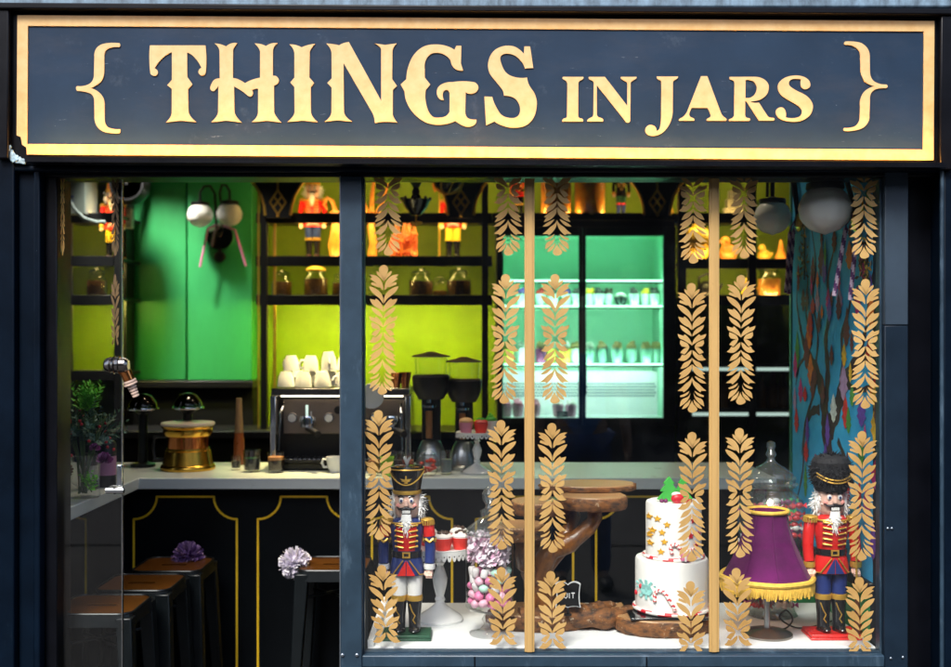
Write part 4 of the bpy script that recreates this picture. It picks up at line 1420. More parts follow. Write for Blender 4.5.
def fur(mb, c, r, n, L, w, seed, zmin=-1.0, rv=None):
    rg = random.Random(seed)
    for i in range(n):
        z = rg.uniform(zmin, 1)
        a = rg.uniform(0, 2 * math.pi)
        q = math.sqrt(max(0, 1 - z * z))
        dv = Vector((q * math.cos(a), q * math.sin(a), z))
        p = Vector((c[0] + dv.x * r[0], c[1] + dv.y * r[1], c[2] + dv.z * r[2]))
        t = dv.orthogonal().normalized()
        t.rotate(Matrix.Rotation(rg.uniform(0, 6.28), 3, dv))
        dn = (dv * .6 + Vector((rg.uniform(-.4, .4), rg.uniform(-.4, .4), rg.uniform(-.9, .1)))).normalized()
        l = L * rg.uniform(.6, 1.2)
        mb.tri(p - t * w, p + t * w, p + dn * l)


def nutcracker(label, loc, h, c, group=None, rz=0.0, detail=True):
    """turned wooden soldier; c = colours of coat, trousers, boots, base, hat kind ..."""
    t = thing('nutcracker', label, 'nutcracker', loc, rz, group)
    s = h

    def B(mb, name, m, par=None, **kw):
        mb.v = [(x * s, y * s, z * s) for x, y, z in mb.v]
        return mb.build(name, m, par or t, **kw)
    coat, trou, boots, base, sleeve = c['coat'], c['trousers'], c.get('boots', BLK), c['base'], c.get('sleeve', c['coat'])
    b = MB()
    b.span(-.14, .14, -.10, .09, .0, .014)
    b.span(-.135, .135, -.095, .085, .0141, .03)
    B(b, 'base', base, bevel=.002)
    for sx in (-1, 1):
        x = sx * .043
        b = MB()
        b.lathe([(0, .03), (.036, .03), (.034, .06), (.035, .12), (.042, .195), (.043, .205), (0, .205)], (x, 0, 0), 20)
        b.ball((x, -.030, .047), (.031, .055, .018), 14, 8)
        bo = B(b, 'boot', boots)
        if detail:
            g = MB()
            g.tube([(x - .026, -.034, .19), (x - .012, -.041, .15), (x + .004, -.038, .125), (x - .008, -.037, .1), (x + .006, -.036, .08)], .0035, 6)
            B(g, 'boot_cord', GLD, bo)
        B(MB().lathe([(0, .206), (.044, .206), (.046, .22), (.044, .236), (0, .236)], (x, 0, 0), 20), 'knee_cuff', c.get('cuff', GLD), bo)
        B(MB().lathe([(0, .237), (.041, .237), (.044, .30), (.049, .40), (0, .40)], (x, 0, 0), 20), 'trouser_leg', trou)
    B(MB().lathe([(0, .355), (.098, .352), (.099, .36), (.092, .41), (.082, .452), (0, .452)], n=32, sy=.72), 'coat_skirt', coat)
    if detail:
        for sx in (-1, 1):
            b = MB().prism([[(sx * .002, .44), (sx * .05, .356), (sx * .002, .356)] if sx < 0 else [(.002, .44), (.002, .356), (.05, .356)]], .004, lambda p: Vector((p.x, -.0745 + p.y + (.44 - p.z) * -.02, p.z)))
            B(b, 'coat_flap', c.get('flap', RED), smooth=False)
        g = MB()
        for sx in (-1, 1):
            g.tube([(sx * .018, -.073, .44), (sx * .075, -.058, .36), (sx * .092, -.03, .357)], .004, 6)
        B(g, 'skirt_braid', GLD)
    B(MB().lathe([(0, .485), (.078, .485), (.084, .53), (.097, .60), (.095, .64), (.07, .665), (.04, .675), (0, .675)], n=32, sy=.75), 'torso', coat)
    be = B(MB().lathe([(0, .452), (.086, .452), (.087, .468), (.085, .4845), (0, .4845)], n=32, sy=.76), 'belt', BLK)
    b = MB()
    b.prism([[(-.022, .453), (.022, .453), (.022, .485), (-.022, .485)], [(-.013, .46), (.013, .46), (.013, .478), (-.013, .478)]], .006, lambda p: Vector((p.x, p.y - .071, p.z)))
    B(b, 'buckle', GLD, be, smooth=False)
    # chest: coloured panel, braid and buttons
    if c.get('chest'):
        ch = MB()
        n = 10
        for i in range(n):
            a0, a1 = R(-125 + 70 * i / n), R(-125 + 70 * (i + 1) / n)
            for (za, ra, zb, rb) in ((.49, .0795, .53, .0858), (.53, .0858, .60, .0985), (.60, .0985, .64, .0965)):
                f = lambda a, r, z: (r * 1.015 * math.cos(a), r * .77 * math.sin(a), z)
                ch.quad(f(a0, ra, za), f(a1, ra, za), f(a1, rb, zb), f(a0, rb, zb))
        cp = B(ch, 'chest_panel', c['chest'])
    g = MB()
    for i, z in enumerate((.51, .54, .57, .60, .63)):
        r = (.0835, .0885, .0935, .0985, .0975)[i]
        for sx in (-1, 1):
            g.tube([(sx * .016, -r * .80, z), (sx * .04, -r * .755, z + .004), (sx * .058, -r * .67, z + .006)], .0045, 6)
            g.ball((sx * .06, -r * .655, z + .006), .007, 8, 6)
    g.tube([(.098 * math.cos(a), .098 * .76 * math.sin(a), .645) for a in [2 * math.pi * i / 24 for i in range(24)]], .006, 6, closed=True)
    B(g, 'gold_braid', GLD)
    # arms
    for sx in (-1, 1):
        a = MB()
        a.tube([(sx * .103, 0, .648), (sx * .118, 0, .63), (sx * .127, -.004, .56), (sx * .131, -.01, .50), (sx * .130, -.02, .44), (sx * .128, -.026, .415)], [.02, .03, .031, .03, .029, .028], 16)
        ar = B(a, 'arm', sleeve)
        B(MB().lathe([(0, .385), (.031, .385), (.033, .40), (.031, .416), (0, .416)], (sx * .128, -.026, 0), 18), 'cuff', c.get('hcuff', GLD), ar)
        hnd = MB()
        hnd.ball((sx * .126, -.03, .362), (.023, .026, .028), 14, 10)
        for q in range(4):
            hnd.tube([(sx * (.112 + .009 * q), -.046, .365), (sx * (.112 + .009 * q), -.058, .352), (sx * (.113 + .009 * q), -.052, .340)], .0055, 6)
        hnd.tube([(sx * .106, -.03, .372), (sx * .102, -.046, .362), (sx * .106, -.055, .355)], .006, 6)
        B(hnd, 'hand', SKIN, ar)
        e = MB()
        e.ball((sx * .112, 0, .657), (.04, .04, .012), 18, 8)
        for i in range(18):
            an = 2 * math.pi * i / 18
            e.tube([(sx * .112 + .037 * math.cos(an), .037 * math.sin(an), .655), (sx * .112 + .04 * math.cos(an), .04 * math.sin(an), .63)], .005, 5)
        B(e, 'epaulette', GLD, ar)
        if c.get('upper_sleeve'):
            B(MB().tube([(sx * .106, 0, .646), (sx * .119, 0, .63), (sx * .1275, -.004, .565)], [.027, .0325, .0335], 16), 'upper_sleeve', c['upper_sleeve'], ar)
        if detail and c.get('armband'):
            st_ = MB()
            st_.tube([(sx * .127 + .0325 * math.cos(an), -.006 + .0325 * math.sin(an), .545 + .008 * math.sin(5 * an)) for an in [2 * math.pi * i / 20 for i in range(20)]], .008, 6, closed=True)
            B(st_, 'arm_band', c['armband'], ar)
    # head
    hd = B(MB().lathe([(0, .672), (.05, .672), (.066, .69), (.072, .73), (.073, .78), (.07, .81), (0, .812)], n=32, sy=.92), 'head', SKIN)
    for sx in (-1, 1):
        B(MB().ball((sx * .028, -.063, .772), (.0135, .007, .016), 14, 8), 'eye', WHL, hd)
        B(MB().ball((sx * .028, -.0695, .771), (.0065, .003, .008), 10, 6), 'pupil', c.get('iris', BLUE), hd)
        B(MB().tube([(sx * .012, -.068, .792), (sx * .03, -.066, .800), (sx * .046, -.058, .793)], .0042, 6), 'eyebrow', BLK, hd)
        B(MB().ball((sx * .045, -.052, .742), (.014, .008, .014), 10, 8), 'cheek', mat_cheek, hd)
    B(MB().lathe([(0, 0), (.013, .0), (.015, .008), (.008, .034), (0, .036)], (0, -.070, .742), 14), 'nose', SKIN, hd)
    g = MB()
    for sx in (-1, 1):
        g.tube([(0, -.074, .733), (sx * .02, -.076, .728), (sx * .04, -.068, .726), (sx * .055, -.056, .738)], [.006, .0075, .006, .003], 8)
    B(g, 'moustache', BLK, hd)
    mo = B(MB().span(-.026, .026, -.0735, -.05, .700, .722), 'mouth', BLK, hd)
    g = MB()
    for q in range(4):
        g.span(-.022 + q * .0112, -.022 + q * .0112 + .0102, -.0765, -.07, .703, .719)
    B(g, 'teeth', WHL, mo)
    if c.get('beard', True):
        g = MB()
        g.lathe([(0, 0), (.012, 0), (.024, .03), (.03, .07), (.026, .1), (0, .1)], (0, -.070, .596), 16, sy=.45)
        fur(g, (0, -.07, .64), (.024, .012, .05), 120, .026, .004, 5)
        B(g, 'beard', FURW, hd, smooth=False)
    g = MB()
    for sx in (-1, 1):
        g.ball((sx * .07, .01, .735), (.022, .035, .06), 12, 8)
        fur(g, (sx * .072, .01, .735), (.026, .038, .065), 160, .035, .005, 8 + sx)
    g.ball((0, .045, .74), (.06, .03, .06), 12, 8)
    B(g, 'hair', c.get('hair', FURW), hd, smooth=False)
    # hat
    k_ = c['hat']
    if k_ == 'shako':
        ht = B(MB().lathe([(0, .812), (.074, .812), (.076, .826), (.082, .86), (.096, .935), (.098, .945), (.09, .955), (.05, .962), (0, .963)], n=36), 'hat', c.get('hatm', BLK))
        g = MB()
        g.lathe([(.0745, .806), (.080, .806), (.081, .824), (.0765, .826)], n=36)
        g.lathe([(.098, .94), (.1005, .943), (.0985, .948), (.096, .947)], n=36)
        sw = []
        for i in range(17):
            a = R(-165 + 150 * i / 16)
            z = .935 - .075 * math.sin(math.pi * i / 16)
            r = .078 + (z - .826) / .11 * .019 + .004
            sw.append((r * math.cos(a), r * math.sin(a), z))
        g.tube(sw, .0038, 6)
        B(g, 'hat_braid', GLD, ht)
        g = MB()
        rr = -.094
        g.ball((0, rr, .89), (.006, .004, .014), 8, 6)
        for sx in (-1, 1):
            g.tri((0, rr - .002, .893), (sx * .034, rr + .003, .897), (sx * .01, rr - .002, .881))
            g.tri((0, rr - .002, .886), (sx * .028, rr + .002, .885), (sx * .006, rr - .002, .877))
        g.tri((-.012, rr, .870), (.012, rr, .870), (0, rr - .002, .884))
        g.ball((0, rr, .907), .005, 8, 6)
        B(g, 'hat_emblem', GLD, ht, smooth=False)
        g = MB()
        rg = random.Random(2)
        for i in range(14):
            a = rg.uniform(0, 6.28)
            g.tube([(0, 0, .96), (.01 * math.cos(a), .01 * math.sin(a), .985), (.022 * math.cos(a), .015 * math.sin(a), 1.0 + rg.uniform(0, .012))], [.005, .005, .002], 5)
        B(g, 'plume', SILV, ht)
    elif k_ == 'bearskin':
        g = MB()
        g.lathe([(0, .80), (.082, .80), (.098, .84), (.106, .90), (.105, .96), (.09, .985), (.05, 1.0), (0, 1.0)], n=28)
        fur(g, (0, 0, .90), (.1, .1, .10), 1700, .036, .006, 11)
        ht = B(g, 'bearskin_hat', FURB, smooth=False)
        g = MB()
        for dz in (0, -.016):
            sw = [((.112) * math.cos(R(-150 + 120 * i / 14)), .112 * math.sin(R(-150 + 120 * i / 14)), .905 + dz - .035 * math.sin(math.pi * i / 14)) for i in range(15)]
            g.tube(sw, .0045, 6)
        B(g, 'hat_cord', GLD, ht)
    else:
        ht = B(MB().lathe([(0, .812), (.078, .812), (.079, .83), (.074, .87), (.06, .92), (.035, .97), (0, 1.0)], n=28), 'crown', c.get('hatm', RED))
        g = MB()
        g.lathe([(.078, .806), (.084, .806), (.084, .828), (.078, .828)], n=28)
        g.ball((0, 0, 1.0), .016, 10, 8)
        B(g, 'crown_band', GLD, ht)
    if c.get('rifle'):
        g = MB()
        g.tube([(.128, -.06, .03), (.126, -.06, .12), (.122, -.062, .24)], [.026, .02, .012], 10)
        rf = B(g, 'rifle', WOOD)
        B(MB().tube([(.122, -.062, .24), (.112, -.064, .72)], .006, 8), 'barrel', GLD, rf)
    if c.get('axe'):
        g = MB().tube([(-.15, -.062, .03), (-.15, -.062, .93)], .008, 8)
        rf = B(g, 'staff', GLD)
        B(MB().prism([[(-.15, .78), (-.205, .74), (-.23, .82), (-.205, .90), (-.15, .86)]], .012, lambda p: Vector((p.x, p.y - .068, p.z))), 'axe_blade', ORG, rf)
    return t


mat_cheek = mat('rosy_cheek', (.75, .30, .26), .45)
nutcracker('tall nutcracker soldier with black shako, blue sleeves and white trousers in the window', onp(407, .14), 178 * K(.14), dict(coat=BLUE, sleeve=BLUE, chest=RED, trousers=WHL, base=GRN, hat='shako', hcuff=WHL, armband=GLD, upper_sleeve=RED))
nutcracker('nutcracker guardsman in red coat and black fur hat beside the purple lamp', onp(831, .15), 181 * K(.15), dict(coat=RED, sleeve=RED, trousers=BLUE, base=RED, hat='bearskin', rifle=True, flap=BLUE))

# ------------------------------------------------------------------ white cake stand with red cupcakes
dcs = .33
kk = K(dcs)
cs = cake_stand('white pedestal cake stand with lace edge beside the shako nutcracker', onp(440, dcs), 33 * kk, 76 * kk, 20)
ctz2 = DZ + 76 * kk * .962 + .0015
G4 = 'red cupcakes on the window cake stand'
for (px, dy, lab) in ((428, .03, 'red cupcake at the back of the window cake stand by the nutcracker'), (443, -.05, 'red cupcake at the front left of the window cake stand'), (459, .04, 'red cupcake at the back right of the window cake stand'), (461, -.035, 'red cupcake at the front right edge of the window cake stand')):
    cupcake('cupcake', lab, (kx(px, dcs + dy), dcs + dy, ctz2), 9.5 * kk, 21 * kk, REDC, WICE, 'dome', G4, extra=CHOC)

# ------------------------------------------------------------------ tall candy jar
jd = .17
kk = K(jd)
jp = onp(489.5, jd)
cj = thing('candy_jar', 'tall footed glass candy jar filled with pink sweets', 'candy jar', jp)
r = 24 * kk
zb = 26 * kk
zt = 100 * kk
MB().lathe([(0, 0), (.062, 0), (.063, .004), (.03, .014), (.016, .03), (.024, .045), (.014, .06), (.03, zb - .006), (r * .9, zb - .002), (r, zb + .006), (r, zt)], n=40).build('glass_body', JARG2, cj)
MB().lathe([(r * 1.02, zt + .001), (r * 1.04, zt + .006), (r * .9, zt + .02), (r * .55, zt + .04), (r * .38, zt + .05), (r * .4, zt + .07), (r * .2, zt + .08), (r * .16, zt + .09), (r * .3, zt + .105), (r * .32, zt + .125), (r * .18, zt + .14), (.006, zt + .148), (0, zt + .15)], n=36).build('glass_lid', JARG3, cj)
rg = random.Random(12)
PK = [mat('pink_candy', (.86, .24, .46), .35, var=.1), mat('pale_pink_candy', (.86, .50, .62), .4, var=.1), mat('white_candy', (.76, .72, .72), .4, var=.05), mat('mint_candy', (.50, .80, .66), .4)]
protos = []
for i, m in enumerate(PK):
    b = MB()
    if i == 2:
        b.lathe([(0, -.013), (.009, -.013), (.0115, -.009), (.0115, .009), (.009, .013), (0, .013)], n=14)
    else:
        b.ball((0, 0, 0), (.0165, .0145, .0125), 14, 10)
    protos.append(b)
CGP = 'sweets inside the tall candy jar'
CLAB = ['pink sugared almond inside the tall footed candy jar', 'pale pink sweet inside the tall footed candy jar', 'white marshmallow inside the tall footed candy jar', 'mint green sweet inside the tall footed candy jar']
CN = ['sugared_almond', 'pale_sweet', 'marshmallow', 'mint_sweet']
made = [None] * 4
lev = 0
z = zb + .022
while z < zt - .10:
    u = (z - zb) / (zt - zb)
    n = 10
    for j in range(n + 4):
        outer = j < n
        rr = (r * .96 - .0175) if outer else r * .42
        a = 2 * math.pi * (j + .5 * (lev % 2)) / n + rg.uniform(-.06, .06) if outer else 2 * math.pi * j / 4
        if outer and math.sin(a) > .6:
            continue
        q = rg.random()
        kind = (0 if q < .75 else 1) if u < .27 else ((0 if q < .25 else 1 if q < .5 else 2 if q < .85 else 3))
        loc = Vector((jp.x + rr * math.cos(a), jp.y + rr * math.sin(a), jp.z + z + rg.uniform(-.003, .003)))
        rot = (rg.uniform(-.5, .5), rg.uniform(-.5, .5), rg.uniform(0, 3.1))
        if made[kind] is None:
            o = made[kind] = protos[kind].build(CN[kind], PK[kind], loc=loc)
            tag(o, CLAB[kind], 'sweet', CGP + (' (%s)' % CN[kind].replace('_', ' ')))
        else:
            o = made[kind].copy()
            COL.objects.link(o)
            o.location = loc
        o.rotation_euler = rot
    z += .0235
    lev += 1
# crumpled pink candy floss above
b = MB()
zc = (z + zt) / 2
for i in range(700):
    a, q, w = rg.uniform(0, 6.28), math.sqrt(rg.random()), rg.uniform(-1, 1)
    p = Vector((r * .88 * q * math.cos(a), r * .88 * q * math.sin(a), zc + w * (zt - z) * .48))
    t1 = Vector((rg.uniform(-1, 1), rg.uniform(-1, 1), rg.uniform(-1, 1))).normalized()
    t2 = t1.orthogonal()
    s_ = rg.uniform(.005, .011)
    b.m = rg.choice((0, 1, 1, 2, 2))
    b.quad(p - t1 * s_ - t2 * s_ * .6, p + t1 * s_ - t2 * s_ * .5, p + t1 * s_ + t2 * s_ * .6, p - t1 * s_ * .9 + t2 * s_ * .7)
b.v = [(max(-r * .93, min(r * .93, x)), max(-r * .93, min(r * .93, y)), zz) for x, y, zz in b.v]
fl = b.build('crumpled_sweet_papers', [mat('rose_paper', (.90, .50, .70), .4), mat('blush_paper', (.90, .74, .83), .4), mat('pearl_paper', (.88, .80, .86), .35)], smooth=False, loc=jp)
tag(fl, 'crumpled pink sweet papers in the upper half of the tall candy jar', 'sweet papers', kind='stuff')

# ------------------------------------------------------------------ wood slice stand
def rings(name):
    m = bpy.data.materials.new(name)
    t = nodes_of(m)
    b = t.nodes['Principled BSDF']
    b.inputs['Roughness'].default_value = .45
    tc = t.nodes.new('ShaderNodeTexCoord')
    mp = t.nodes.new('ShaderNodeMapping')
    mp.inputs['Scale'].default_value = (1, 1.15, .02)
    mp.inputs['Location'].default_value = (.012, .008, 0)
    t.links.new(tc.outputs['Object'], mp.inputs[0])
    wv = t.nodes.new('ShaderNodeTexWave')
    wv.wave_type = 'RINGS'
    wv.rings_direction = 'Z'
    wv.inputs['Scale'].default_value = 45
    wv.inputs['Distortion'].default_value = 3.0
    wv.inputs['Detail'].default_value = 3
    wv.inputs['Detail Scale'].default_value = 1.2
    t.links.new(mp.outputs[0], wv.inputs[0])
    cr = t.nodes.new('ShaderNodeValToRGB')
    cr.color_ramp.elements[0].color = (.20, .085, .03, 1)
    cr.color_ramp.elements[1].color = (.50, .29, .125, 1)
    t.links.new(wv.outputs['Fac'], cr.inputs[0])
    t.links.new(cr.outputs[0], b.inputs['Base Color'])
    return m


WTOP = rings('wood_rings')
BARK = worn(mat('bark', (.016, .008, .005), .75, col2=(.26, .095, .02), scale=30, bump=1.0, stretch=(1, 1, 2)), (.55, .42, .28), .8, 48, (1, 1, .8), .60, .66)
BRCH = mat('varnished_branch', (.05, .018, .008), .3, col2=(.34, .12, .02), scale=26, bump=1.0, coat=.15, stretch=(1, 1, .5))


def slice_(mb_top, mb_bark, c, rx, ry, th, seed, n=40):
    rg = random.Random(seed)
    ph = [rg.uniform(0, 6.28) for _ in range(4)]
    f = lambda a: 1 + .05 * math.sin(2 * a + ph[0]) + .035 * math.sin(3 * a + ph[1]) + .02 * math.sin(5 * a + ph[2]) + .012 * math.sin(9 * a + ph[3])
    mb_top.lathe([(0, th), (.93, th), (.95, th - .004)], c, n, rx, ry, wob=lambda a, z: f(a))
    mb_bark.lathe([(0, 0), (.93, 0), (.99, th * .2), (1.0, th * .6), (.985, th * .85), (.951, th - .0035), (0, th - .0045)], c, n, rx, ry, wob=lambda a, z: f(a) * (1 + .02 * math.sin(17 * a + z * 300)))


ws = thing('wood_slice_stand', 'branch shaped stand of varnished wood slices in the middle of the window', 'wood stand', onp(560, .3))
wl = ws.location
SL = [(590, 483, .42, 50, .06, 8), (594, 494.5, .30, 33, .055, 17), (543, 500, .38, 34, .05, 16), (517, 524, .22, 29, .06, 17)]
tops = []
for i, (px, py, d, rpx, ry, thp) in enumerate(SL):
    k = K(d)
    th = thp * k * .8
    z = EYE + (333.5 - py) * k - wl.z
    c = (kx(px, d) - wl.x, d - wl.y, z - th)
    bt, bk = MB(), MB()
    rx = rpx * k
    ry_ = min(.095, rx * .95)
    slice_(bt, bk, c, rx, ry_, th, 20 + i)
    bko = bk.build('wood_slice', BARK, ws)
    bt.build('slice_face', WTOP, bko)
    tops.append(Vector((c[0], c[1], c[2])))
# base slabs
bt, bk = MB(), MB()
slice_(bt, bk, (kx(545, .27) - wl.x, .28 - wl.y, 0), .19, .105, .05, 31, 56)
bko = bk.build('base_slab', BARK, ws)
bt.build('slice_face', WTOP, bko)
b = MB()
base = Vector((kx(545, .3) - wl.x, 0, .05))
rgb = random.Random(5)


def limb(pts, r0, r1):
    n = 18
    P = [Vector(p) for p in pts]
    out, rs = [], []
    for i in range(n + 1):
        u = i / n * (len(P) - 1)
        k = min(int(u), len(P) - 2)
        f = u - k
        p0, p1, p2, p3 = P[max(k - 1, 0)], P[k], P[k + 1], P[min(k + 2, len(P) - 1)]
        q = .5 * ((2 * p1) + (-p0 + p2) * f + (2 * p0 - 5 * p1 + 4 * p2 - p3) * f * f + (-p0 + 3 * p1 - 3 * p2 + p3) * f ** 3)
        out.append(q)
        rs.append((r0 + (r1 - r0) * i / n) * (1 + .1 * math.sin(i * 2.1) + .07 * math.sin(i * 1.3 + 1)))
    b.tube(out, rs, 12)


limb([base + Vector((0, 0, -.01)), base + Vector((-.012, 0, .10)), base + Vector((.01, -.01, .17)), (kx(575, .3) - wl.x, -.005, .27), (kx(594, .3) - wl.x, 0, .33), tops[1] + Vector((-.005, 0, .012))], .042, .020)
limb([base + Vector((-.015, 0, .10)), (kx(566, .33) - wl.x, .03, .27), (kx(574, .38) - wl.x, .08, .36), tops[0] + Vector((-.03, -.01, .008))], .030, .018)
limb([base + Vector((-.02, 0, .0)), (kx(530, .3) - wl.x, -.01, .16), (kx(522, .26) - wl.x, -.05, .22), tops[3] + Vector((.02, .01, .012))], .032, .02)
limb([base + Vector((-.012, .01, .06)), (kx(540, .34) - wl.x, .03, .22), tops[2] + Vector((0, 0, .012))], .034, .022)
b.build('branch', BRCH, ws)
b = MB()
limb([(kx(520, .2) - wl.x, -.09, .034), (kx(560, .2) - wl.x, -.075, .040), (kx(600, .2) - wl.x, -.085, .036), (kx(622, .2) - wl.x, -.06, .034), (kx(640, .2) - wl.x, -.015, .03)], .036, .03)
limb([(kx(585, .2) - wl.x, -.07, .045), (kx(600, .2) - wl.x, -.03, .05), (kx(618, .2) - wl.x, .03, .04)], .028, .02)
b.build('gnarled_log', BARK, ws)
# cake board slice
cd = .25
cbl = onp(664, cd)
cb = thing('cake_board_slice', 'long bark edged wood slice under the decorated cake', 'cake board', cbl)
bt, bk = MB(), MB()
slice_(bt, bk, (-.012, .0, 0), .165, .15, .05, 41, 56)
bko = bk.build('bark_slice', BARK, cb)
bt.build('slice_face', WTOP, bko)
b = MB()
b.box((0, 0, .0545), (.245, .24, .007))
b.build('black_board', BLACKG, cb, bevel=.002)

# ------------------------------------------------------------------ two tier cake
kk = K(cd)
ICE = mat('white_fondant', (.80, .79, .75), .5, var=.02, sss=.0)
ck = thing('christmas_cake', 'two tier white cake with gold stars, candy canes and green sugar trees', 'cake', (cbl.x + (671.5 - 664) * kk, cd, cbl.z + .0585))
r1, h1 = 36 * kk, 52 * kk
r2, h2 = 27.5 * kk, 56 * kk
MB().lathe([(0, 0), (r1, 0), (r1, h1 - .008), (r1 - .003, h1 - .002), (r1 - .009, h1), (0, h1)], n=56).build('lower_tier', ICE, ck)
tx = 2 * kk
MB().lathe([(0, h1 + .0005), (r2, h1 + .0005), (r2, h1 + h2 - .008), (r2 - .003, h1 + h2 - .002), (r2 - .009, h1 + h2), (0, h1 + h2)], (tx, 0, 0), n=56).build('upper_tier', ICE, ck)
CRED = mat('candy_red', (.62, .015, .03), .4)
CTEAL = mat('sugar_teal', (.28, .62, .58), .5)
CGOLD = mat('sugar_gold', (.72, .38, .02), .45)


def on_cyl(x, z, r, cx=0.0, lift=0.0):
    """point on the front of a cylinder at side offset x"""
    rr = r + lift
    x = max(-rr * .98, min(rr * .98, x))
    return Vector((cx + x, -math.sqrt(rr * rr - x * x), z))


def wrap_prism(loop, r, cx, x0, z0, th=.004):
    mb = MB()
    mb.prism([loop], th, lambda p: on_cyl(x0 + p.x, z0 + p.z, r, cx, th - p.y - .001))
    return mb


star = []
for i in range(10):
    a = math.pi / 2 + math.pi * i / 5
    q = 1 if i % 2 == 0 else .45
    star.append((q * math.cos(a), q * math.sin(a)))
for (px, py) in ((647, 528), (654, 529), (662.5, 534), (650, 541), (658, 542), (648, 554), (660, 551), (657, 561), (647.5, 546)):
    x0 = (px - 673.5) * kk
    z0 = h1 + (570 - py) * kk
    z0 = max(h1 + .01, min(h1 + h2 - .01, z0))
    s_ = 3.5 * kk
    wrap_prism([(x * s_, y * s_) for x, y in star], r2, tx, x0, z0).build('sugar_star', CGOLD, ck, smooth=False)
for (px, py) in ((689, 530), (695, 545), (692, 555), (686, 545)):
    x0 = (px - 673.5) * kk
    z0 = h1 + (570 - py) * kk
    s_ = 3.6 * kk
    wrap_prism([(x * s_, y * s_) for x, y in star], r2, tx, x0, z0).build('sugar_star', CRED, ck, smooth=False)


def cane(pts, r, parent, name='candy_cane'):
    """striped sugar cane along pts"""
    mb = MB()
    P = [Vector(p) for p in pts]
    n = 36
    L = []
    for i in range(n + 1):
        u = i / n * (len(P) - 1)
        k = min(int(u), len(P) - 2)
        f = u - k
        p0, p1, p2, p3 = P[max(k - 1, 0)], P[k], P[k + 1], P[min(k + 2, len(P) - 1)]
        L.append(.5 * ((2 * p1) + (-p0 + p2) * f + (2 * p0 - 5 * p1 + 4 * p2 - p3) * f * f + (-p0 + 3 * p1 - 3 * p2 + p3) * f ** 3))
    o = len(mb.f)
    mb.tube(L, r, 8)
    for j in range(len(mb.f) - o):
        ring, kq = divmod(j, 8)
        if ring < n and (ring * 2 + kq) % 8 < 3:
            mb.mi[o + j] = 1
    return mb.build(name, [ICE, CRED], parent)


zl = lambda py: (618 - py) * kk
c_ = [on_cyl((px - 671.5) * kk, zl(py), r1, 0, .003) for px, py in ((650, 604), (650, 597), (653, 593), (658, 594), (662, 600), (667, 608), (668, 611))]
cane(c_, .0062, ck)
c_ = [on_cyl((px - 673.5) * kk, h1 + (570 - py) * kk, r2, tx, .003) for px, py in ((667, 562), (666, 556), (669, 553), (673, 555), (677, 560), (681, 564), (683, 567))]
cane(c_, .0062, ck)
c_ = [on_cyl((px - 673.5) * kk, h1 + (570 - py) * kk, r2, tx, .004) for px, py in ((690, 558), (682, 560), (677, 564), (674, 568))]
cane(c_, .0062, ck)
cane([((r2 + .006) * math.cos(a) + tx, (r2 + .006) * math.sin(a), h1 + .006) for a in [2 * math.pi * i / 30 for i in range(31)]], .0055, ck, 'twisted_border')
cane([((r1 + .004) * math.cos(a), (r1 + .004) * math.sin(a), .007) for a in [2 * math.pi * i / 40 for i in range(41)]], .006, ck, 'twisted_border')
# teal snowflake, small gift, red bow
b = MB()
for i in range(6):
    a = math.pi * i / 6
    s_ = 9.5 * kk
    lp = [(s_ * math.cos(a) - .003 * math.sin(a), s_ * math.sin(a) + .003 * math.cos(a)), (-s_ * math.cos(a) - .003 * math.sin(a), -s_ * math.sin(a) + .003 * math.cos(a)), (-s_ * math.cos(a) + .003 * math.sin(a), -s_ * math.sin(a) - .003 * math.cos(a)), (s_ * math.cos(a) + .003 * math.sin(a), s_ * math.sin(a) - .003 * math.cos(a))]
    b.prism([lp], .003 + .0003 * i, lambda p, i=i: on_cyl(-29 * kk + p.x, zl(594) + p.z, r1, 0, .003 + .0003 * i - p.y))
hexa = [(5.5 * kk * math.cos(R(60 * i)), 5.5 * kk * math.sin(R(60 * i))) for i in range(6)]
b.prism([hexa], .005, lambda p: on_cyl(-29 * kk + p.x, zl(594) + p.z, r1, 0, .0055 - p.y))
b.build('sugar_snowflake', CTEAL, ck, smooth=False)
g = on_cyl((677 - 671.5) * kk, h1 + .018, r2, tx, .012)
gb = MB().box(g, (.026, .022, .024)).build('sugar_gift', mat('sugar_pink', (.72, .2, .36), .5), ck, bevel=.002)
b = MB()
b.box(g + Vector((0, -.0005, 0)), (.006, .0235, .0255))
b.ball(g + Vector((-.007, -.006, .015)), (.007, .004, .004), 8, 6)
b.ball(g + Vector((.007, -.006, .015)), (.007, .004, .004), 8, 6)
b.build('gift_bow', ICE, gb)
for (px, py) in ((638, 592), (635, 600)):
    q = on_cyl((px - 671.5) * kk, zl(py), r1, 0, .004)
    MB().ball(q, (.005, .006, .008), 10, 8).build('red_berry', CRED, ck)
# sugar trees on top
def sugar_tree(px, py0, w, h, dy, m):
    x = (px - 671.5) * kk
    z = h1 + h2 + .0005
    lp = [(-.2 * w, 0), (-w, .08 * h), (-.45 * w, .38 * h), (-.75 * w, .40 * h), (-.3 * w, .68 * h), (-.5 * w, .70 * h), (0, h), (.5 * w, .70 * h), (.3 * w, .68 * h), (.75 * w, .40 * h), (.45 * w, .38 * h), (w, .08 * h), (.2 * w, 0)]
    MB().prism([lp], .012, lambda p: Vector((x + p.x, dy + p.y, z + p.z))).build('sugar_tree', m, ck, bevel=.002)


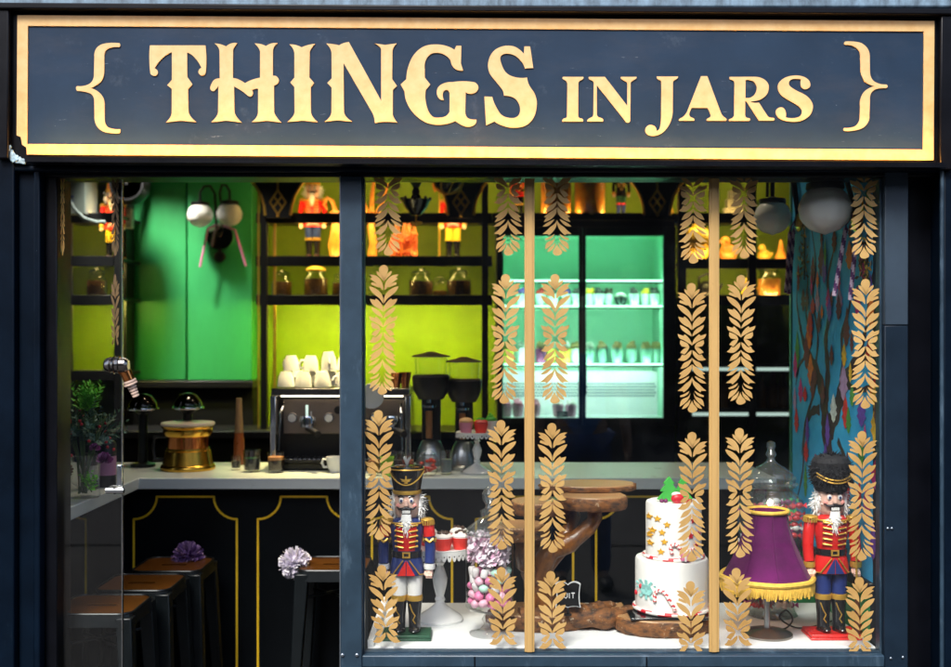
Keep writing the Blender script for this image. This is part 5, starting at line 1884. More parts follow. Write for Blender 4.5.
STREE = mat('sugar_tree_green', (.05, .42, .06), .5)
sugar_tree(667.5, 513, 12 * kk, 25 * kk, -.03, STREE)
sugar_tree(682, 513, 10 * kk, 25 * kk, -.02, STREE)
b = MB()
b.ball(((674 - 671.5) * kk, -.062, h1 + h2 + 4.5 * kk), (6.5 * kk, .012, 5 * kk), 14, 10)
b.build('sugar_mitten', CRED, ck)
MB().ball(((673 - 671.5) * kk, -.058, h1 + h2 + 8.5 * kk), (5 * kk, .009, 2.6 * kk), 12, 8).build('mitten_cuff', ICE, ck)
for px in (659, 663, 683, 687):
    MB().ball(((px - 671.5) * kk, -.05, h1 + h2 + .006), .007, 10, 8).build('sugar_berry', mat('plum_berry%d' % px, (.16, .02, .10) if px < 670 else (.5, .03, .03), .35), ck)

# ------------------------------------------------------------------ chalk sign
t = thing('chalk_label', 'small black scalloped sign with white writing on the wood slice base', 'sign', (kx(568, .17), .17, DZ + .056))
w, h = .036, .034
lp = outline([(-w, -h), (-w * .5, -h * .9, 1), (0, -h), (w * .5, -h * .9, 1), (w, -h), (w * .9, 0, 1), (w, h), (w * .5, h * 1.2, 1), (0, h * .95), (-w * .5, h * 1.2, 1), (-w, h), (-w * .9, 0, 1)], 4)
lp = [(p.x, p.y) for p in lp]
MB().prism([[(x * 1.1, y * 1.1) for x, y in lp]], .004, lambda p: Vector((p.x, p.y, p.z + .062))).build('white_edge', WHITEC, t)
MB().prism([lp], .002, lambda p: Vector((p.x, p.y - .0021, p.z + .062))).build('black_face', BLACKM, t)
# the written word ends "...UIT"
b = MB()
def strokes(ss, x0, z0, s, r_=.0016, y=-.0035):
    for st in ss:
        b.tube([(x0 + p[0] * s, y, z0 + p[1] * s) for p in st], r_, 5)
LT = {'U': [[(0, 1), (0, .25), (.3, 0), (.6, .25), (.6, 1)]], 'I': [[(.1, 0), (.1, 1)]], 'T': [[(0, 1), (.7, 1)], [(.35, 1), (.35, 0)]]}
x = -.012
for ch in 'UIT':
    strokes(LT[ch], x, .055, .016)
    x += {'U': .0145, 'I': .007, 'T': .013}[ch]
b.build('writing', WHITEC, t)
MB().tube([(0, .004, .03), (0, .006, .0)], .004, 6).build('peg', BLACKM, t)
b = MB()
b.lathe([(0, 0), (.012, 0), (.012, .004), (0, .004)], (0, .006, 0), 12)
b.build('peg_foot', BLACKM, t)

# ------------------------------------------------------------------ purple lamp
ld = .16
kk = K(ld)
lp_ = onp(767, ld)
la = thing('table_lamp', 'table lamp with flared purple velvet shade and gold fringe', 'lamp', lp_)
VELV = mat('purple_velvet', (.095, .004, .072), .8, var=.35, scale=10, sheen=.08, spec=.2)
FRNG = mat('gold_fringe', (.80, .50, .07), .65, var=.2, scale=60)
zt, zb = 124 * kk, 57 * kk
prof = []
for i in range(13):
    u = i / 12
    rr = 20 + 26 * (u ** 1.7)
    prof.append((rr * kk, zt - (zt - zb) * u))
prof.reverse()
inn = [(r_ - .004, z_) for r_, z_ in reversed(prof)]
sh = MB().lathe(prof + inn + [prof[0]], n=8 * 6, wob=lambda a, z: 1 - .035 * abs(math.sin(4 * a))).build('lamp_shade', VELV, la)
rr = 46 * kk
b = MB()
for (r_, z_, w_) in ((20.6 * kk, zt, .006), (45.4 * kk, zb + .004, .009)):
    b.tube([(r_ * (1 - .03 * abs(math.sin(4 * a))) * math.cos(a), r_ * (1 - .03 * abs(math.sin(4 * a))) * math.sin(a), z_) for a in [2 * math.pi * i / 64 for i in range(64)]], w_, 8, closed=True)
b.build('gold_braid', FRNG, sh)
b = MB()
rg = random.Random(9)
for i in range(190):
    a = 2 * math.pi * i / 190
    r_ = 45.6 * kk * (1 - .03 * abs(math.sin(4 * a)))
    p0 = Vector((r_ * math.cos(a), r_ * math.sin(a), zb + .003))
    l = 13 * kk * rg.uniform(.85, 1.1)
    b.tube([p0, p0 + Vector((.003 * math.cos(a), .003 * math.sin(a), -l * .5)), p0 + Vector((rg.uniform(-.003, .003), rg.uniform(-.003, .003), -l))], [.0025, .0032, .0028], 5)
b.build('fringe', FRNG, sh)
MB().lathe([(0, 0), (25 * kk, 0), (25 * kk, .006), (20 * kk, .012), (6 * kk, .018), (4 * kk, .022), (0, .022)], n=40).build('lamp_base', mat('pewter', (.25, .23, .2), .3, metal=.9), la)
MB().tube([(0, 0, .02), (0, 0, zt - .05)], .009, 12).build('lamp_stem', STEELG, la)
b = MB()
for a in (0, 2.1, 4.2):
    b.tube([(0, 0, zt - .055), (20 * kk * .95 * math.cos(a), 20 * kk * .95 * math.sin(a), zt - .004)], .002, 5)
b.build('shade_spider', STEELG, la)
MB().ball((0, 0, zt - .10), (.022, .022, .032), 16, 12).build('bulb', lamp_mat('bulb_glow', (1, .55, .25), 14.0), la)
pts = [(.03, .03, .012), (.07, .05, .005), (.085, .02, .04), (.06, .0, .075), (.045, .02, .05), (.075, .05, .02), (.12, .06, .004), (.2, .10, .004), (.30, .2, .004)]
PP = [Vector(p) for p in pts]
cv = []
for i in range(len(PP) - 1):
    p0, p1, p2, p3 = PP[max(i - 1, 0)], PP[i], PP[i + 1], PP[min(i + 2, len(PP) - 1)]
    for q in range(6):
        f = q / 6
        cv.append(.5 * ((2 * p1) + (-p0 + p2) * f + (2 * p0 - 5 * p1 + 4 * p2 - p3) * f * f + (-p0 + 3 * p1 - 3 * p2 + p3) * f ** 3))
MB().tube(cv, .0028, 6).build('flex', BLACKM, la)
b = MB()
for i in range(8):
    a = math.pi / 4 * i
    b.tube([(r_ * 1.002 * math.cos(a), r_ * 1.002 * math.sin(a), z_) for r_, z_ in prof], .0022, 6)
b.build('shade_seams', VELV, sh)

# ------------------------------------------------------------------ big glass jar behind the lamp
bd = .40
kk = K(bd)
bj = thing('lidded_glass_jar', 'big lidded glass jar of wrapped sweets behind the purple lamp', 'glass jar', onp(771, bd))
prof = [(0, 0), (24 * kk, 0), (26 * kk, .004), (23 * kk, .02), (22 * kk, .05), (27 * kk, 50 * kk), (33 * kk, 85 * kk), (34 * kk, 100 * kk), (31 * kk, 115 * kk), (23 * kk, 123 * kk), (21 * kk, 126 * kk), (23 * kk, 128 * kk)]
MB().lathe(prof, n=44).build('glass_body', JARG3, bj)
MB().lathe([(25 * kk, 128.5 * kk), (26.5 * kk, 131 * kk), (24 * kk, 133 * kk), (25 * kk, 137 * kk), (22 * kk, 139 * kk), (21 * kk, 142 * kk), (14 * kk, 147 * kk), (7 * kk, 151 * kk), (4 * kk, 154 * kk), (3.4 * kk, 157 * kk), (5.5 * kk, 160 * kk), (4 * kk, 163 * kk), (3 * kk, 165 * kk), (4.6 * kk, 168 * kk), (4 * kk, 172 * kk), (0, 174 * kk)], n=36).build('glass_lid', JARG3, bj)
b = MB()
rg = random.Random(21)
for i in range(190):
    zz = rg.uniform(.03, 112 * kk)
    rmax = 20 * kk + 9 * kk * min(1, zz / (85 * kk))
    a, q = rg.uniform(0, 6.28), math.sqrt(rg.random()) * rmax
    b.m = rg.choice((0, 0, 1, 2, 3))
    p = Vector((q * math.cos(a), q * math.sin(a), zz))
    b.ball(p, (.013, .010, .010), 8, 6)
    b.tri(p + Vector((.01, 0, 0)), p + Vector((.024, .004, .009)), p + Vector((.024, -.004, -.009)))
    b.tri(p - Vector((.01, 0, 0)), p - Vector((.024, .004, .009)), p - Vector((.024, -.004, -.009)))
b.build('wrapped_sweets', [mat('wrap_red', (.55, .03, .04), .3), mat('wrap_white', (.7, .68, .66), .3), mat('wrap_green', (.06, .4, .1), .3), mat('wrap_plum', (.25, .02, .12), .3)], bj, smooth=True)

# ------------------------------------------------------------------ mural partition
MXW = kx(881, 0) + .002
MD1 = .90
TEAL = mat('mural_teal', (.05, .46, .80), .6, var=.2, scale=6, col2=(.025, .30, .60))
mu = thing('mural_partition', 'side partition painted with a dark tree and bright feathers on teal', 'mural wall', (MXW, .45, 0))
pw(MB().span(MXW, MXW + .08, .075, MD1, .78, 2.6), 'painted_ground', TEAL, mu)
pw(MB().span(MXW + .002, MXW + .08, .075, MD1, .02, .74), 'green_dado', GREENW, mu)
pw(MB().span(MXW - .012, MXW + .08, .075, MD1 + .004, .741, .779), 'dado_rail', BLACKS, mu, bevel=.004)
pw(MB().span(MXW - .006, MXW + .084, MD1 + .0045, MD1 + .02, .02, 2.6), 'end_trim', mat('green_trim', (.05, .22, .12), .3), mu)


def onwall(px, py):
    d = (MXW - .0) * FPX / (px - 475.5) - DIST
    return d, EYE + (333.5 - py) * K(d)


BRN = mat('mural_bark', (.018, .022, .028), .6, col2=(.07, .03, .03), scale=18)
lay = [0.0]


def stroke(pts, w0, w1, m):
    """painted ribbon on the wall (own thickness, each above the last)"""
    P = [Vector(onwall(*p)) for p in pts]
    n = 6 * (len(P) - 1)
    C = []
    for i in range(n + 1):
        u = i / n * (len(P) - 1)
        k = min(int(u), len(P) - 2)
        f = u - k
        p0, p1, p2, p3 = P[max(k - 1, 0)], P[k], P[k + 1], P[min(k + 2, len(P) - 1)]
        C.append(.5 * ((2 * p1) + (-p0 + p2) * f + (2 * p0 - 5 * p1 + 4 * p2 - p3) * f * f + (-p0 + 3 * p1 - 3 * p2 + p3) * f ** 3))
    lay[0] += .00004
    x = MXW - .0006 - lay[0]
    L, Rr = [], []
    for i, c in enumerate(C):
        t = (C[min(i + 1, n)] - C[max(i - 1, 0)]).normalized()
        nr = Vector((-t.y, t.x))
        w = 1.5 * (w0 + (w1 - w0) * i / n) * (1 + .18 * math.sin(i * 1.7))
        L.append(c + nr * w)
        Rr.append(c - nr * w)
    for i in range(n):
        m.quad(*[(x, q.x, q.y) for q in (L[i], Rr[i], Rr[i + 1], L[i + 1])])


br = MB()
stroke([(833, 560), (832, 500), (829, 460), (826, 420)], .022, .034, br)
stroke([(826, 424), (823, 395), (816, 370), (806, 350), (800, 325)], .030, .007, br)
stroke([(829, 430), (838, 405), (846, 380), (860, 360), (879, 345)], .030, .012, br)
stroke([(826, 400), (828, 370), (826, 340), (830, 310), (828, 280), (834, 250)], .018, .004, br)
stroke([(838, 400), (843, 365), (842, 335), (850, 305), (852, 270)], .012, .003, br)
stroke([(818, 375), (812, 400), (805, 425), (802, 455)], .009, .003, br)
stroke([(820, 410), (812, 412), (805, 430), (803, 470), (797, 500)], .012, .003, br)
stroke([(812, 345), (806, 310), (808, 280), (803, 255)], .006, .002, br)
stroke([(816, 365), (818, 335), (813, 300), (816, 265), (812, 230)], .007, .002, br)
stroke([(846, 385), (862, 390), (872, 385), (880, 380)], .008, .003, br)
stroke([(838, 440), (846, 460), (852, 480), (858, 500)], .008, .003, br)
stroke([(857, 362), (866, 330), (869, 300), (874, 270)], .010, .004, br)
stroke([(800, 325), (797, 300), (799, 270)], .006, .002, br)
stroke([(808, 355), (800, 365), (796, 385)], .006, .002, br)
pw(br, 'painted_tree', BRN, mu, smooth=False)
FC = [mat('feather_%s' % n_, c_, .6, var=.3, scale=40) for n_, c_ in (('orange', (.65, .16, .02)), ('magenta', (.55, .03, .22)), ('violet', (.15, .07, .42)), ('red', (.55, .03, .03)), ('yellow', (.68, .42, .03)), ('green', (.07, .28, .05)), ('maroon', (.14, .03, .04)), ('lilac', (.40, .26, .45)), ('white', (.6, .68, .65)))]
fb = MB()
rg = random.Random(17)
def feather(px, py, hpx, wpx, ci):
    d, z = onwall(px, py)
    k = K(d)
    h, w = hpx * k, wpx * k * 4.6
    lay[0] += .00004
    x = MXW - .0012 - lay[0]
    fb.m = ci
    n = 9
    pts = []
    for i in range(n + 1):
        u = i / n
        pts.append((w * .5 * math.sin(math.pi * u ** .8) * (1 + .25 * math.sin(i * 2.7)), h * (u - .5)))
    for i in range(n):
        fb.quad((x, d - pts[i][0], z + pts[i][1]), (x, d + pts[i][0], z + pts[i][1]), (x, d + pts[i + 1][0], z + pts[i + 1][1]), (x, d - pts[i + 1][0], z + pts[i + 1][1]))
FE = [(811, 370, 34, 4, 0), (813, 385, 30, 3, 6), (801, 390, 26, 3, 1), (807, 350, 40, 4, 6), (844, 382, 38, 5, 7), (846, 412, 34, 4, 3), (849, 420, 28, 3, 5), (834, 408, 30, 4, 8), (828, 430, 34, 3, 2), (826, 455, 24, 3, 2), (862, 412, 30, 5, 2), (877, 395, 40, 5, 4), (876, 425, 40, 5, 4), (878, 375, 36, 4, 3), (816, 470, 34, 3, 1), (806, 480, 36, 2.4, 5), (797, 420, 26, 3, 3), (876, 475, 30, 5, 1), (810, 330, 40, 4, 0), (822, 260, 34, 4, 6), (818, 300, 26, 3, 7), (840, 300, 28, 4, 7), (847, 330, 34, 4, 6), (858, 300, 30, 4, 1), (872, 310, 40, 4, 0), (850, 255, 30, 4, 0), (835, 240, 26, 3, 6), (862, 450, 34, 3.5, 5), (868, 500, 36, 4, 1), (848, 490, 30, 3, 3), (857, 530, 34, 4, 5), (874, 540, 40, 4, 2), (815, 520, 30, 2.5, 0), (798, 350, 40, 3, 5), (804, 300, 24, 3, 6), (845, 355, 24, 3, 4), (870, 350, 26, 4, 3), (853, 395, 24, 3, 5), (829, 300, 26, 3, 1), (808, 430, 28, 2.4, 2)]
for a in FE:
    feather(*a)
for i in range(60):
    feather(rg.uniform(794, 880), rg.uniform(190, 560), rg.uniform(14, 30), rg.uniform(1.5, 3.2), rg.choice((0, 1, 2, 3, 4, 5, 6, 6, 6, 7)))
pw(fb, 'painted_feathers', FC, mu, smooth=False)

# ------------------------------------------------------------------ globe lamps
GLOBE = glass('frosted_globe', (.9, .9, .88), .8, .15, 1.4, body=(.97, .96, .90), bodyfac=.96)
ROPE = mat('lilac_rope', (.42, .25, .40), .7, col2=(.10, .03, .12), scale=60)


def striped_rope(p0, p1, r, parent, name='tassel_cord'):
    b = MB()
    p0, p1 = Vector(p0), Vector(p1)
    n = max(8, int((p1 - p0).length / (r * 1.1)))
    b.tube([p0 + (p1 - p0) * i / n for i in range(n + 1)], r, 8)
    for j in range(len(b.f)):
        ring, q = divmod(j, 8)
        if ring < n and (ring + q) % 6 < 3:
            b.mi[j] = 1
    return b.build(name, [mat_lilac, mat_plum], parent)


mat_lilac = mat('lilac_cord', (.55, .42, .56), .7)
mat_plum = mat('plum_cord', (.10, .025, .13), .7)


def globe(parent, c, r, n=12):
    """ribbed frosted globe under a dark cap, hung at c"""
    c = Vector(c)
    prof = [(0, -1.0)]
    for i in range(1, 16):
        a = math.pi * i / 16
        prof.append((math.sin(a) * (1 + .018 * math.cos(i * 2.2)), -math.cos(a) * .94))
    prof = [(p[0] * r, p[1] * r) for p in prof if p[1] < .9 or p[0] == 0]
    g = MB().lathe(prof, c, 48, wob=lambda a, z: 1 + .035 * abs(math.cos(4 * a)) * (1.2 if z < 0 else .5) - .02).build('globe_shade', GLOBE, parent)
    MB().lathe([(0, r * .74), (r * .70, r * .74), (r * .72, r * .80), (r * .70, r * .98), (r * .3, r * 1.02), (r * .2, r * 1.1), (0, r * 1.1)], c, 32).build('cap', BLACKM, parent)


# wall lamp on the green panel
gl = thing('wall_lamp', 'two armed wall lamp with pale globes on the green panel', 'wall lamp', (kx(220, 3.13), 3.13, EYE + (333.5 - 236) * K(3.1)))
o_ = gl.location
r = .073
for px, py in ((200, 215), (229.5, 214)):
    p = W(px, py, 3.0)
    c = p - Vector(o_)
    globe(gl, c, r)
    top = c + Vector((0, 0, r * 1.08))
    sgn = 1 if px < 215 else -1
    MB().tube([top, top + Vector((.0, 0, .05)), top + Vector((sgn * .02, .01, .085)), top + Vector((sgn * .05, .03, .09)), top + Vector((sgn * .07, .06, .05)), Vector((sgn * -.02, .0, .04)), Vector((0, -.01, .0))], .008, 8).build('arm', BLACKM, gl)
MB().lathe([(0, -.03), (.03, -.028), (.045, -.01), (.076, -.006), (.082, .0), (.078, .008), (0, .008)], (0, 0, .0), 28, rot=Matrix.Rotation(R(90), 3, 'X')).build('mirror_rose', CHROME, gl)
MB().ball((0, -.01, -.12), (.034, .014, .034), 16, 10).build('lower_boss', BLACKM, gl)
MB().tube([(0, -.005, -.07), (0, -.005, -.1)], .01, 8).build('boss_stem', BLACKM, gl)
PKR = mat('pink_cord', (.62, .20, .40), .7)
for (a, b_) in (((208, 228), (200, 267)), ((235, 230), (246, 266))):
    p0, p1 = W(a[0], a[1], 3.04) - Vector(o_), W(b_[0], b_[1], 3.04) - Vector(o_)
    MB().tube([Vector((p0.x * .3, -.05, .06)), p0, p1], .007, 8).build('ribbon_cord', PKR, gl)

for (nm, px, py, d, wp, wd) in (('globe wall lamp nearest the glass, hanging off the painted partition', 825, 209, .12, 52, .2), ('smaller looking globe wall lamp at the far edge of the painted partition', 772.5, 217, .86, 36.5, .8)):
    p = W(px, py, d)
    t = thing('wall_lamp', nm, 'wall lamp', (MXW - .001, wd, p.z), group='globe lamps on the painted partition')
    o_ = Vector(t.location)
    r = wp * K(d) / 2
    c = p - o_
    globe(t, c, r)
    top = c + Vector((0, 0, r * 1.08))
    if d > .5:
        MB().tube([top, top + Vector((0, 0, .05)), top + Vector((.015, .0, .10)), top + Vector((.05, 0, .115)), top + Vector((.075, .01, .08)), Vector((-.012, .0, .02)), Vector((-.008, 0, -.03))], .008, 8).build('arm', GUNM, t)
        MB().tube([top + Vector((-.02, 0, 0)), top + Vector((-.018, 0, .06)), top + Vector((.0, 0, .1)), top + Vector((.035, 0, .125)), top + Vector((.08, 0, .11)), Vector((-.004, .02, .02))], .006, 8).build('arm', GUNM, t)
    else:
        MB().tube([top, top + Vector((0, 0, .05)), top + Vector((.03, .02, .09)), top + Vector((.07, .06, .07)), Vector((-.012, .0, .02)), Vector((-.008, 0, -.03))], .008, 8).build('arm', GUNM, t)
    MB().lathe([(0, 0), (.04, 0), (.042, .006), (.02, .016), (0, .016)], (0, 0, -.02), 20, rot=Matrix.Rotation(R(-90), 3, 'Y')).build('wall_plate', BRASS, t)
    if d < .5:
        cords = (((846, 228), (834, 296)), ((857, 232), (850, 300)))
        rp = .007
    else:
        cords = (((790, 232), (786, 293)), ((797, 230), (789, 294)))
        rp = .007
    for (a, b_) in cords:
        dd = d + .04 if d < .5 else d - .02
        p0, p1 = W(a[0], a[1], dd) - o_, W(b_[0], b_[1], dd) - o_
        p0.x, p1.x = min(p0.x, -.012), min(p1.x, -.012)
        striped_rope(p0, p1, rp, t)
        MB().tube([(-.01, 0, 0), p0 + Vector((0, 0, .01)), p0], .003, 6).build('cord_tie', mat_plum, t)
for (lab, px, py, hpx, d) in (('dark gold leafy hanging below the far globe lamp on the partition', 806, 250, 60, .62), ('dark gold leafy hanging beside the near globe lamp on the partition', 869, 262, 46, .09)):
    dd, zz = onwall(px, py)
    k = K(dd)
    b = MB()
    rg = random.Random(px)
    for i in range(70):
        q = Vector((rg.uniform(-.012, 0), rg.gauss(0, .018), rg.uniform(-.5, .5) * hpx * k))
        a = rg.uniform(0, 6.28)
        t1 = Vector((rg.uniform(-.3, .3), math.cos(a), math.sin(a))).normalized()
        t2 = t1.cross(Vector((1, 0, 0)))
        b.m = rg.choice((0, 0, 1))
        b.quad(q, q + t1 * .014 + t2 * .006, q + t1 * .028, q + t1 * .014 - t2 * .006)
    b.tube([(0, 0, hpx * k * .6), (0, 0, -hpx * k * .5)], .003, 6)
    o = b.build('leaf_hanging', [mat('dark_bronze%d' % px, (.04, .025, .01), .4), TRIMG], loc=(MXW - .006, dd, zz), smooth=False)
    tag(o, lab, 'ornament', 'leafy hangings on the partition')


# ================================================================== ornaments on the back shelves
def jar(label, px, d, wpx, hpx, z, content, group, lid=None, kind='storage_jar', fill=.55):
    k = K(d)
    t = thing(kind, label, 'jar', (kx(px, d), d, z + .0005), 0, group)
    r, h = wpx * k / 2 * 1.1, hpx * k * 1.08
    MB().lathe([(0, 0), (r * .88, 0), (r, h * .05), (r * 1.04, h * .3), (r, h * .56), (r * .72, h * .70), (r * .70, h * .76), (r * .78, h * .78)], n=24).build('glass_body', JARG2, t)
    MB().lathe([(0, .003), (r * .9, .003), (r * .94, h * .05), (r * .94, h * fill), (0, h * fill + .004)], n=20).build('contents', content, t)
    MB().lathe([(0, h * .785), (r * .82, h * .785), (r * .84, h * .84), (r * .6, h * .90), (r * .3, h * .92), (r * .26, h * .96), (r * .34, h * .98), (0, h)], n=24).build('lid', lid or JARG2, t)
    return t


BEAN = mat('dark_beans', (.04, .018, .006), .4, col2=(.20, .09, .02), scale=80, bump=.8)
MIXJ = mat('orange_sweets', (.62, .17, .02), .4, col2=(.75, .38, .04), scale=30, bump=.8)
GOLDJ = mat('gold_sweets', (.6, .33, .05), .4, col2=(.35, .10, .02), scale=26, bump=.8)
SJ = 'storage jars on the third shelf'
jar('storage jar of dark beans at the left end of the shelf', 282, 2.95, 19, 26, z3, BEAN, SJ)
jar('larger storage jar of dark beans under the red nutcracker', 316, 2.94, 22, 31, z3, BEAN, SJ, lid=GLD)
jar('storage jar of dark beans half hidden by the steel post', 341, 2.95, 16, 24, z3, BEAN, SJ)
jar('dark storage jar right of the top leaf garland beside a small jar', 421, 2.94, 22, 27, z3, BEAN, SJ)
jar('small pale storage jar between two dark ones', 440, 2.95, 14, 20, z3, GOLDJ, SJ, fill=.3)
jar('dark storage jar under the nutcracker with the axe', 459, 2.94, 22, 28, z3, BEAN, SJ)
jar('storage jar on the narrow shelf behind the glass door leaf', 97, 2.95, 18, 28, z3, BEAN, None)
jar('big jar of orange sweets on the shelf above the fridge, behind the leaf garland', 556, 2.93, 29, 52, z1, MIXJ, 'sweet jars above the fridge', fill=.7)
jar('big jar of orange and green sweets above the fridge door handle', 590, 2.93, 29, 56, z1, mat('orange_green_sweets', (.72, .2, .02), .4, col2=(.75, .42, .04), scale=22, bump=.8), 'sweet jars above the fridge', fill=.72)
jar('glowing jar of gold sweets on the right hand shelf', 769, 2.95, 21, 31, z3, GOLDJ, None)

nutcracker('nutcracker in red coat with a red base on the shelf left of the post', (kx(313, 2.98), 2.98, z2 + .0005), 92 * K(2.95), dict(coat=RED, trousers=BLUE, base=RED, hat='crown', hatm=RED, boots=BLK), 'nutcrackers on the back shelves', detail=False)
nutcracker('nutcracker in red with yellow legs holding a gold axe on the shelf', (kx(453, 2.98), 2.98, z2 + .0005), 90 * K(2.95), dict(coat=RED, sleeve=RED, chest=YLW, trousers=YLW, base=GRN, hat='crown', hatm=YLW, axe=True, cuff=YLW), 'nutcrackers on the back shelves', detail=False)
nutcracker('nutcracker with an orange crown on the narrow shelf behind the glass door', (kx(113, 2.98), 2.98, z2 + .0005), 84 * K(2.95), dict(coat=RED, trousers=YLW, base=ORG, hat='crown', hatm=ORG, boots=BLK, cuff=YLW), 'nutcrackers on the back shelves', detail=False)
nutcracker('small nutcracker with green legs and red cuffs above the fridge', (kx(621, 2.95), 2.95, z1 + .0005), 58 * K(2.95), dict(coat=BLK, trousers=GRN, base=GRN, hat='crown', hatm=BLK, cuff=RED, boots=BLUE), 'nutcrackers on the back shelves', detail=False)
nutcracker('small red nutcracker above the fridge beside the left gold bar', (kx(519, 2.95), 2.95, z1 + .0005), 56 * K(2.95), dict(coat=RED, trousers=BLK, base=RED, hat='crown', hatm=RED), 'nutcrackers on the back shelves', detail=False)

OTREE = mat('orange_ceramic', (.68, .20, .03), .35, col2=(.75, .36, .06), scale=18)
OFIG = mat('orange_carving', (.62, .20, .03), .4, col2=(.55, .04, .02), scale=26, bump=.5)


def tree_ornament(label, px, d, z, hpx, wpx):
    """forked orange branch ornament"""
    k = K(d)
    t = thing('branch_ornament', label, 'ornament', (kx(px, d), d, z + .0005))
    h, w = hpx * k, wpx * k
    b = MB()
    b.tube([(0, 0, 0), (.01, 0, h * .2), (-.005, 0, h * .4), (0, 0, h * .5)], [.03, .022, .02, .018], 10)
    for (x1, z1_, x2, z2_) in ((-.3, .75, -.5, .95), (.3, .7, .48, .95), (0, .8, .06, 1.0), (-.18, .62, -.42, .66)):
        b.tube([(0, 0, h * .45), (x1 * w, 0, h * z1_), (x2 * w, .01, h * z2_)], [.017, .012, .006], 8)
    b.build('branches', OTREE, t)
    MB().lathe([(0, 0), (w * .4, 0), (w * .42, .008), (w * .3, .016), (0, .016)], n=20).build('base', OTREE, t)
    return t


tree_ornament('orange forked branch ornament on the shelf right of the steel post', 372, 2.98, z2, 80, 34)
k = K(2.95)
t = thing('carved_scene', 'orange and red carved scene on a round plate under the pendant lamp', 'ornament', (kx(403, 2.96), 2.96, z2 + .0005))
MB().lathe([(0, 0), (22 * k, 0), (25 * k, .008), (24 * k, .014), (0, .012)], n=32, sy=.6).build('plate', OTREE, t)
b = MB()
rg = random.Random(6)
for i in range(26):
    x = rg.uniform(-11, 13) * k
    hh = rg.uniform(14, 40) * k
    b.tube([(x, rg.uniform(-.03, .03), .012), (x + rg.uniform(-.012, .012), 0, hh * .55), (x + rg.uniform(-.02, .02), 0, hh)], [.014, .011, .004], 7)
for i in range(16):
    b.ball((rg.uniform(-12, 14) * k, rg.uniform(-.05, .0), .02 + rg.uniform(0, 22) * k), rg.uniform(.010, .02), 10, 7)
b.build('carving', OFIG, t)
t = thing('orange_vase', 'orange curled vase on the shelf against the steel post', 'vase', (kx(336, 2.97), 2.97, z2 + .0005))
MB().lathe([(0, 0), (.03, 0), (.045, .08), (.03, .16), (.022, .22), (.034, .27), (.028, .265), (.018, .22), (0, .2)], n=24).build('vase_body', OTREE, t)
MB().tube([(.0, 0, .26), (-.02, 0, .33), (-.05, 0, .35), (-.07, 0, .31), (-.05, 0, .28)], [.012, .012, .011, .01, .006], 8).build('curled_neck', OTREE, t)
# right hand shelves
def cone(label, px, hpx, wpx, z, m, d=2.96):
    k = K(d)
    t = MB().lathe([(0, 0), (wpx * k * .5, 0), (wpx * k * .48, .01), (wpx * k * .22, hpx * k * .55), (.006, hpx * k), (0, hpx * k)], n=24).build('cone_ornament', m, loc=(kx(px, d), d, z + .0005))
    return tag(t, label, 'ornament')


GLOWY = mat('amber_glass', (.72, .42, .05), .25)
cone('small amber cone ornament above the right end of the fridge', 667, 32, 16, z1, GLOWY)
t = thing('amber_lantern', 'round yellow lantern ornament behind the leaf garland by the right gold bar', 'ornament', (kx(697, 2.96), 2.96, z2 - .0145))
k = K(2.96)
MB().lathe([(0, 0), (8 * k, 0), (9 * k, .01), (14 * k, 10 * k), (16 * k, 20 * k), (13 * k, 30 * k), (8 * k, 34 * k), (0, 35 * k)], n=20, wob=lambda a, z: 1 + .04 * math.cos(8 * a)).build('lantern_body', GLOWY, t)
MB().lathe([(0, 35 * k), (6 * k, 35 * k), (4 * k, 39 * k), (0, 41 * k)], n=14).build('lantern_cap', GLD, t)


def figure(label, px, z, hpx, m, d=2.97):
    """small sitting bird ornament"""
    k = K(d)
    h = hpx * k
    t = thing('bird_ornament', label, 'ornament', (kx(px, d), d, z + .0005), group='amber ornaments on the right shelves')
    b = MB()
    b.ball((0, 0, h * .35), (h * .36, h * .3, h * .35), 14, 10)
    b.ball((-h * .12, -.01, h * .78), (h * .2, h * .2, h * .2), 12, 8)
    b.tube([(-h * .28, -.02, h * .78), (-h * .42, -.025, h * .75)], [h * .06, .002], 6)
    b.tube([(h * .25, 0, h * .35), (h * .5, 0, h * .5)], [h * .14, h * .05], 8)
    b.build('body', m, t)
    return t


zr = z2 - .015
figure('amber bird ornament behind the right gold bar', 728, zr, 26, OTREE)
figure('amber bird ornament right of the leaf garland under the globe lamp', 764, zr, 18, GLOWY)
cone('amber cone ornament at the right end of the middle shelf', 781, 22, 14, zr, OTREE)
figure('pale amber bird ornament beside the wall lamp arm', 783, z1, 20, GLOWY)
t = thing('stacked_blocks', 'pale stacked blocks on the top right shelf', 'ornament', (kx(733, 2.97), 2.97, z1 + .0005))
for i, (w_, h_) in enumerate(((.11, .05), (.08, .05), (.05, .05))):
    MB().box((0, 0, .025 + .0505 * i), (w_, .06, h_)).build('block', mat('block%d' % i, (.28, .27, .20), .6), t, bevel=.003)
t = thing('kettle', 'dark kettle with a looped handle on the right hand shelf', 'kettle', (kx(707, 2.97), 2.97, z3 + .0005))
k = K(2.97)
MB().lathe([(0, 0), (9 * k, 0), (11 * k, .03), (9 * k, 12 * k), (4 * k, 16 * k), (0, 16.5 * k)], n=24).build('kettle_body', BLACKM, t)
MB().tube([(-8 * k, 0, 12 * k), (-8 * k, 0, 20 * k), (0, 0, 24 * k), (8 * k, 0, 20 * k), (8 * k, 0, 12 * k)], .007, 8).build('handle', BLACKM, t)
MB().tube([(9 * k, 0, 6 * k), (14 * k, 0, 12 * k), (15 * k, 0, 14 * k)], [.014, .009, .008], 8).build('spout', BLACKM, t)
figure('small amber ornament beside the storage jar on the right shelf', 748, z3, 20, GLOWY)
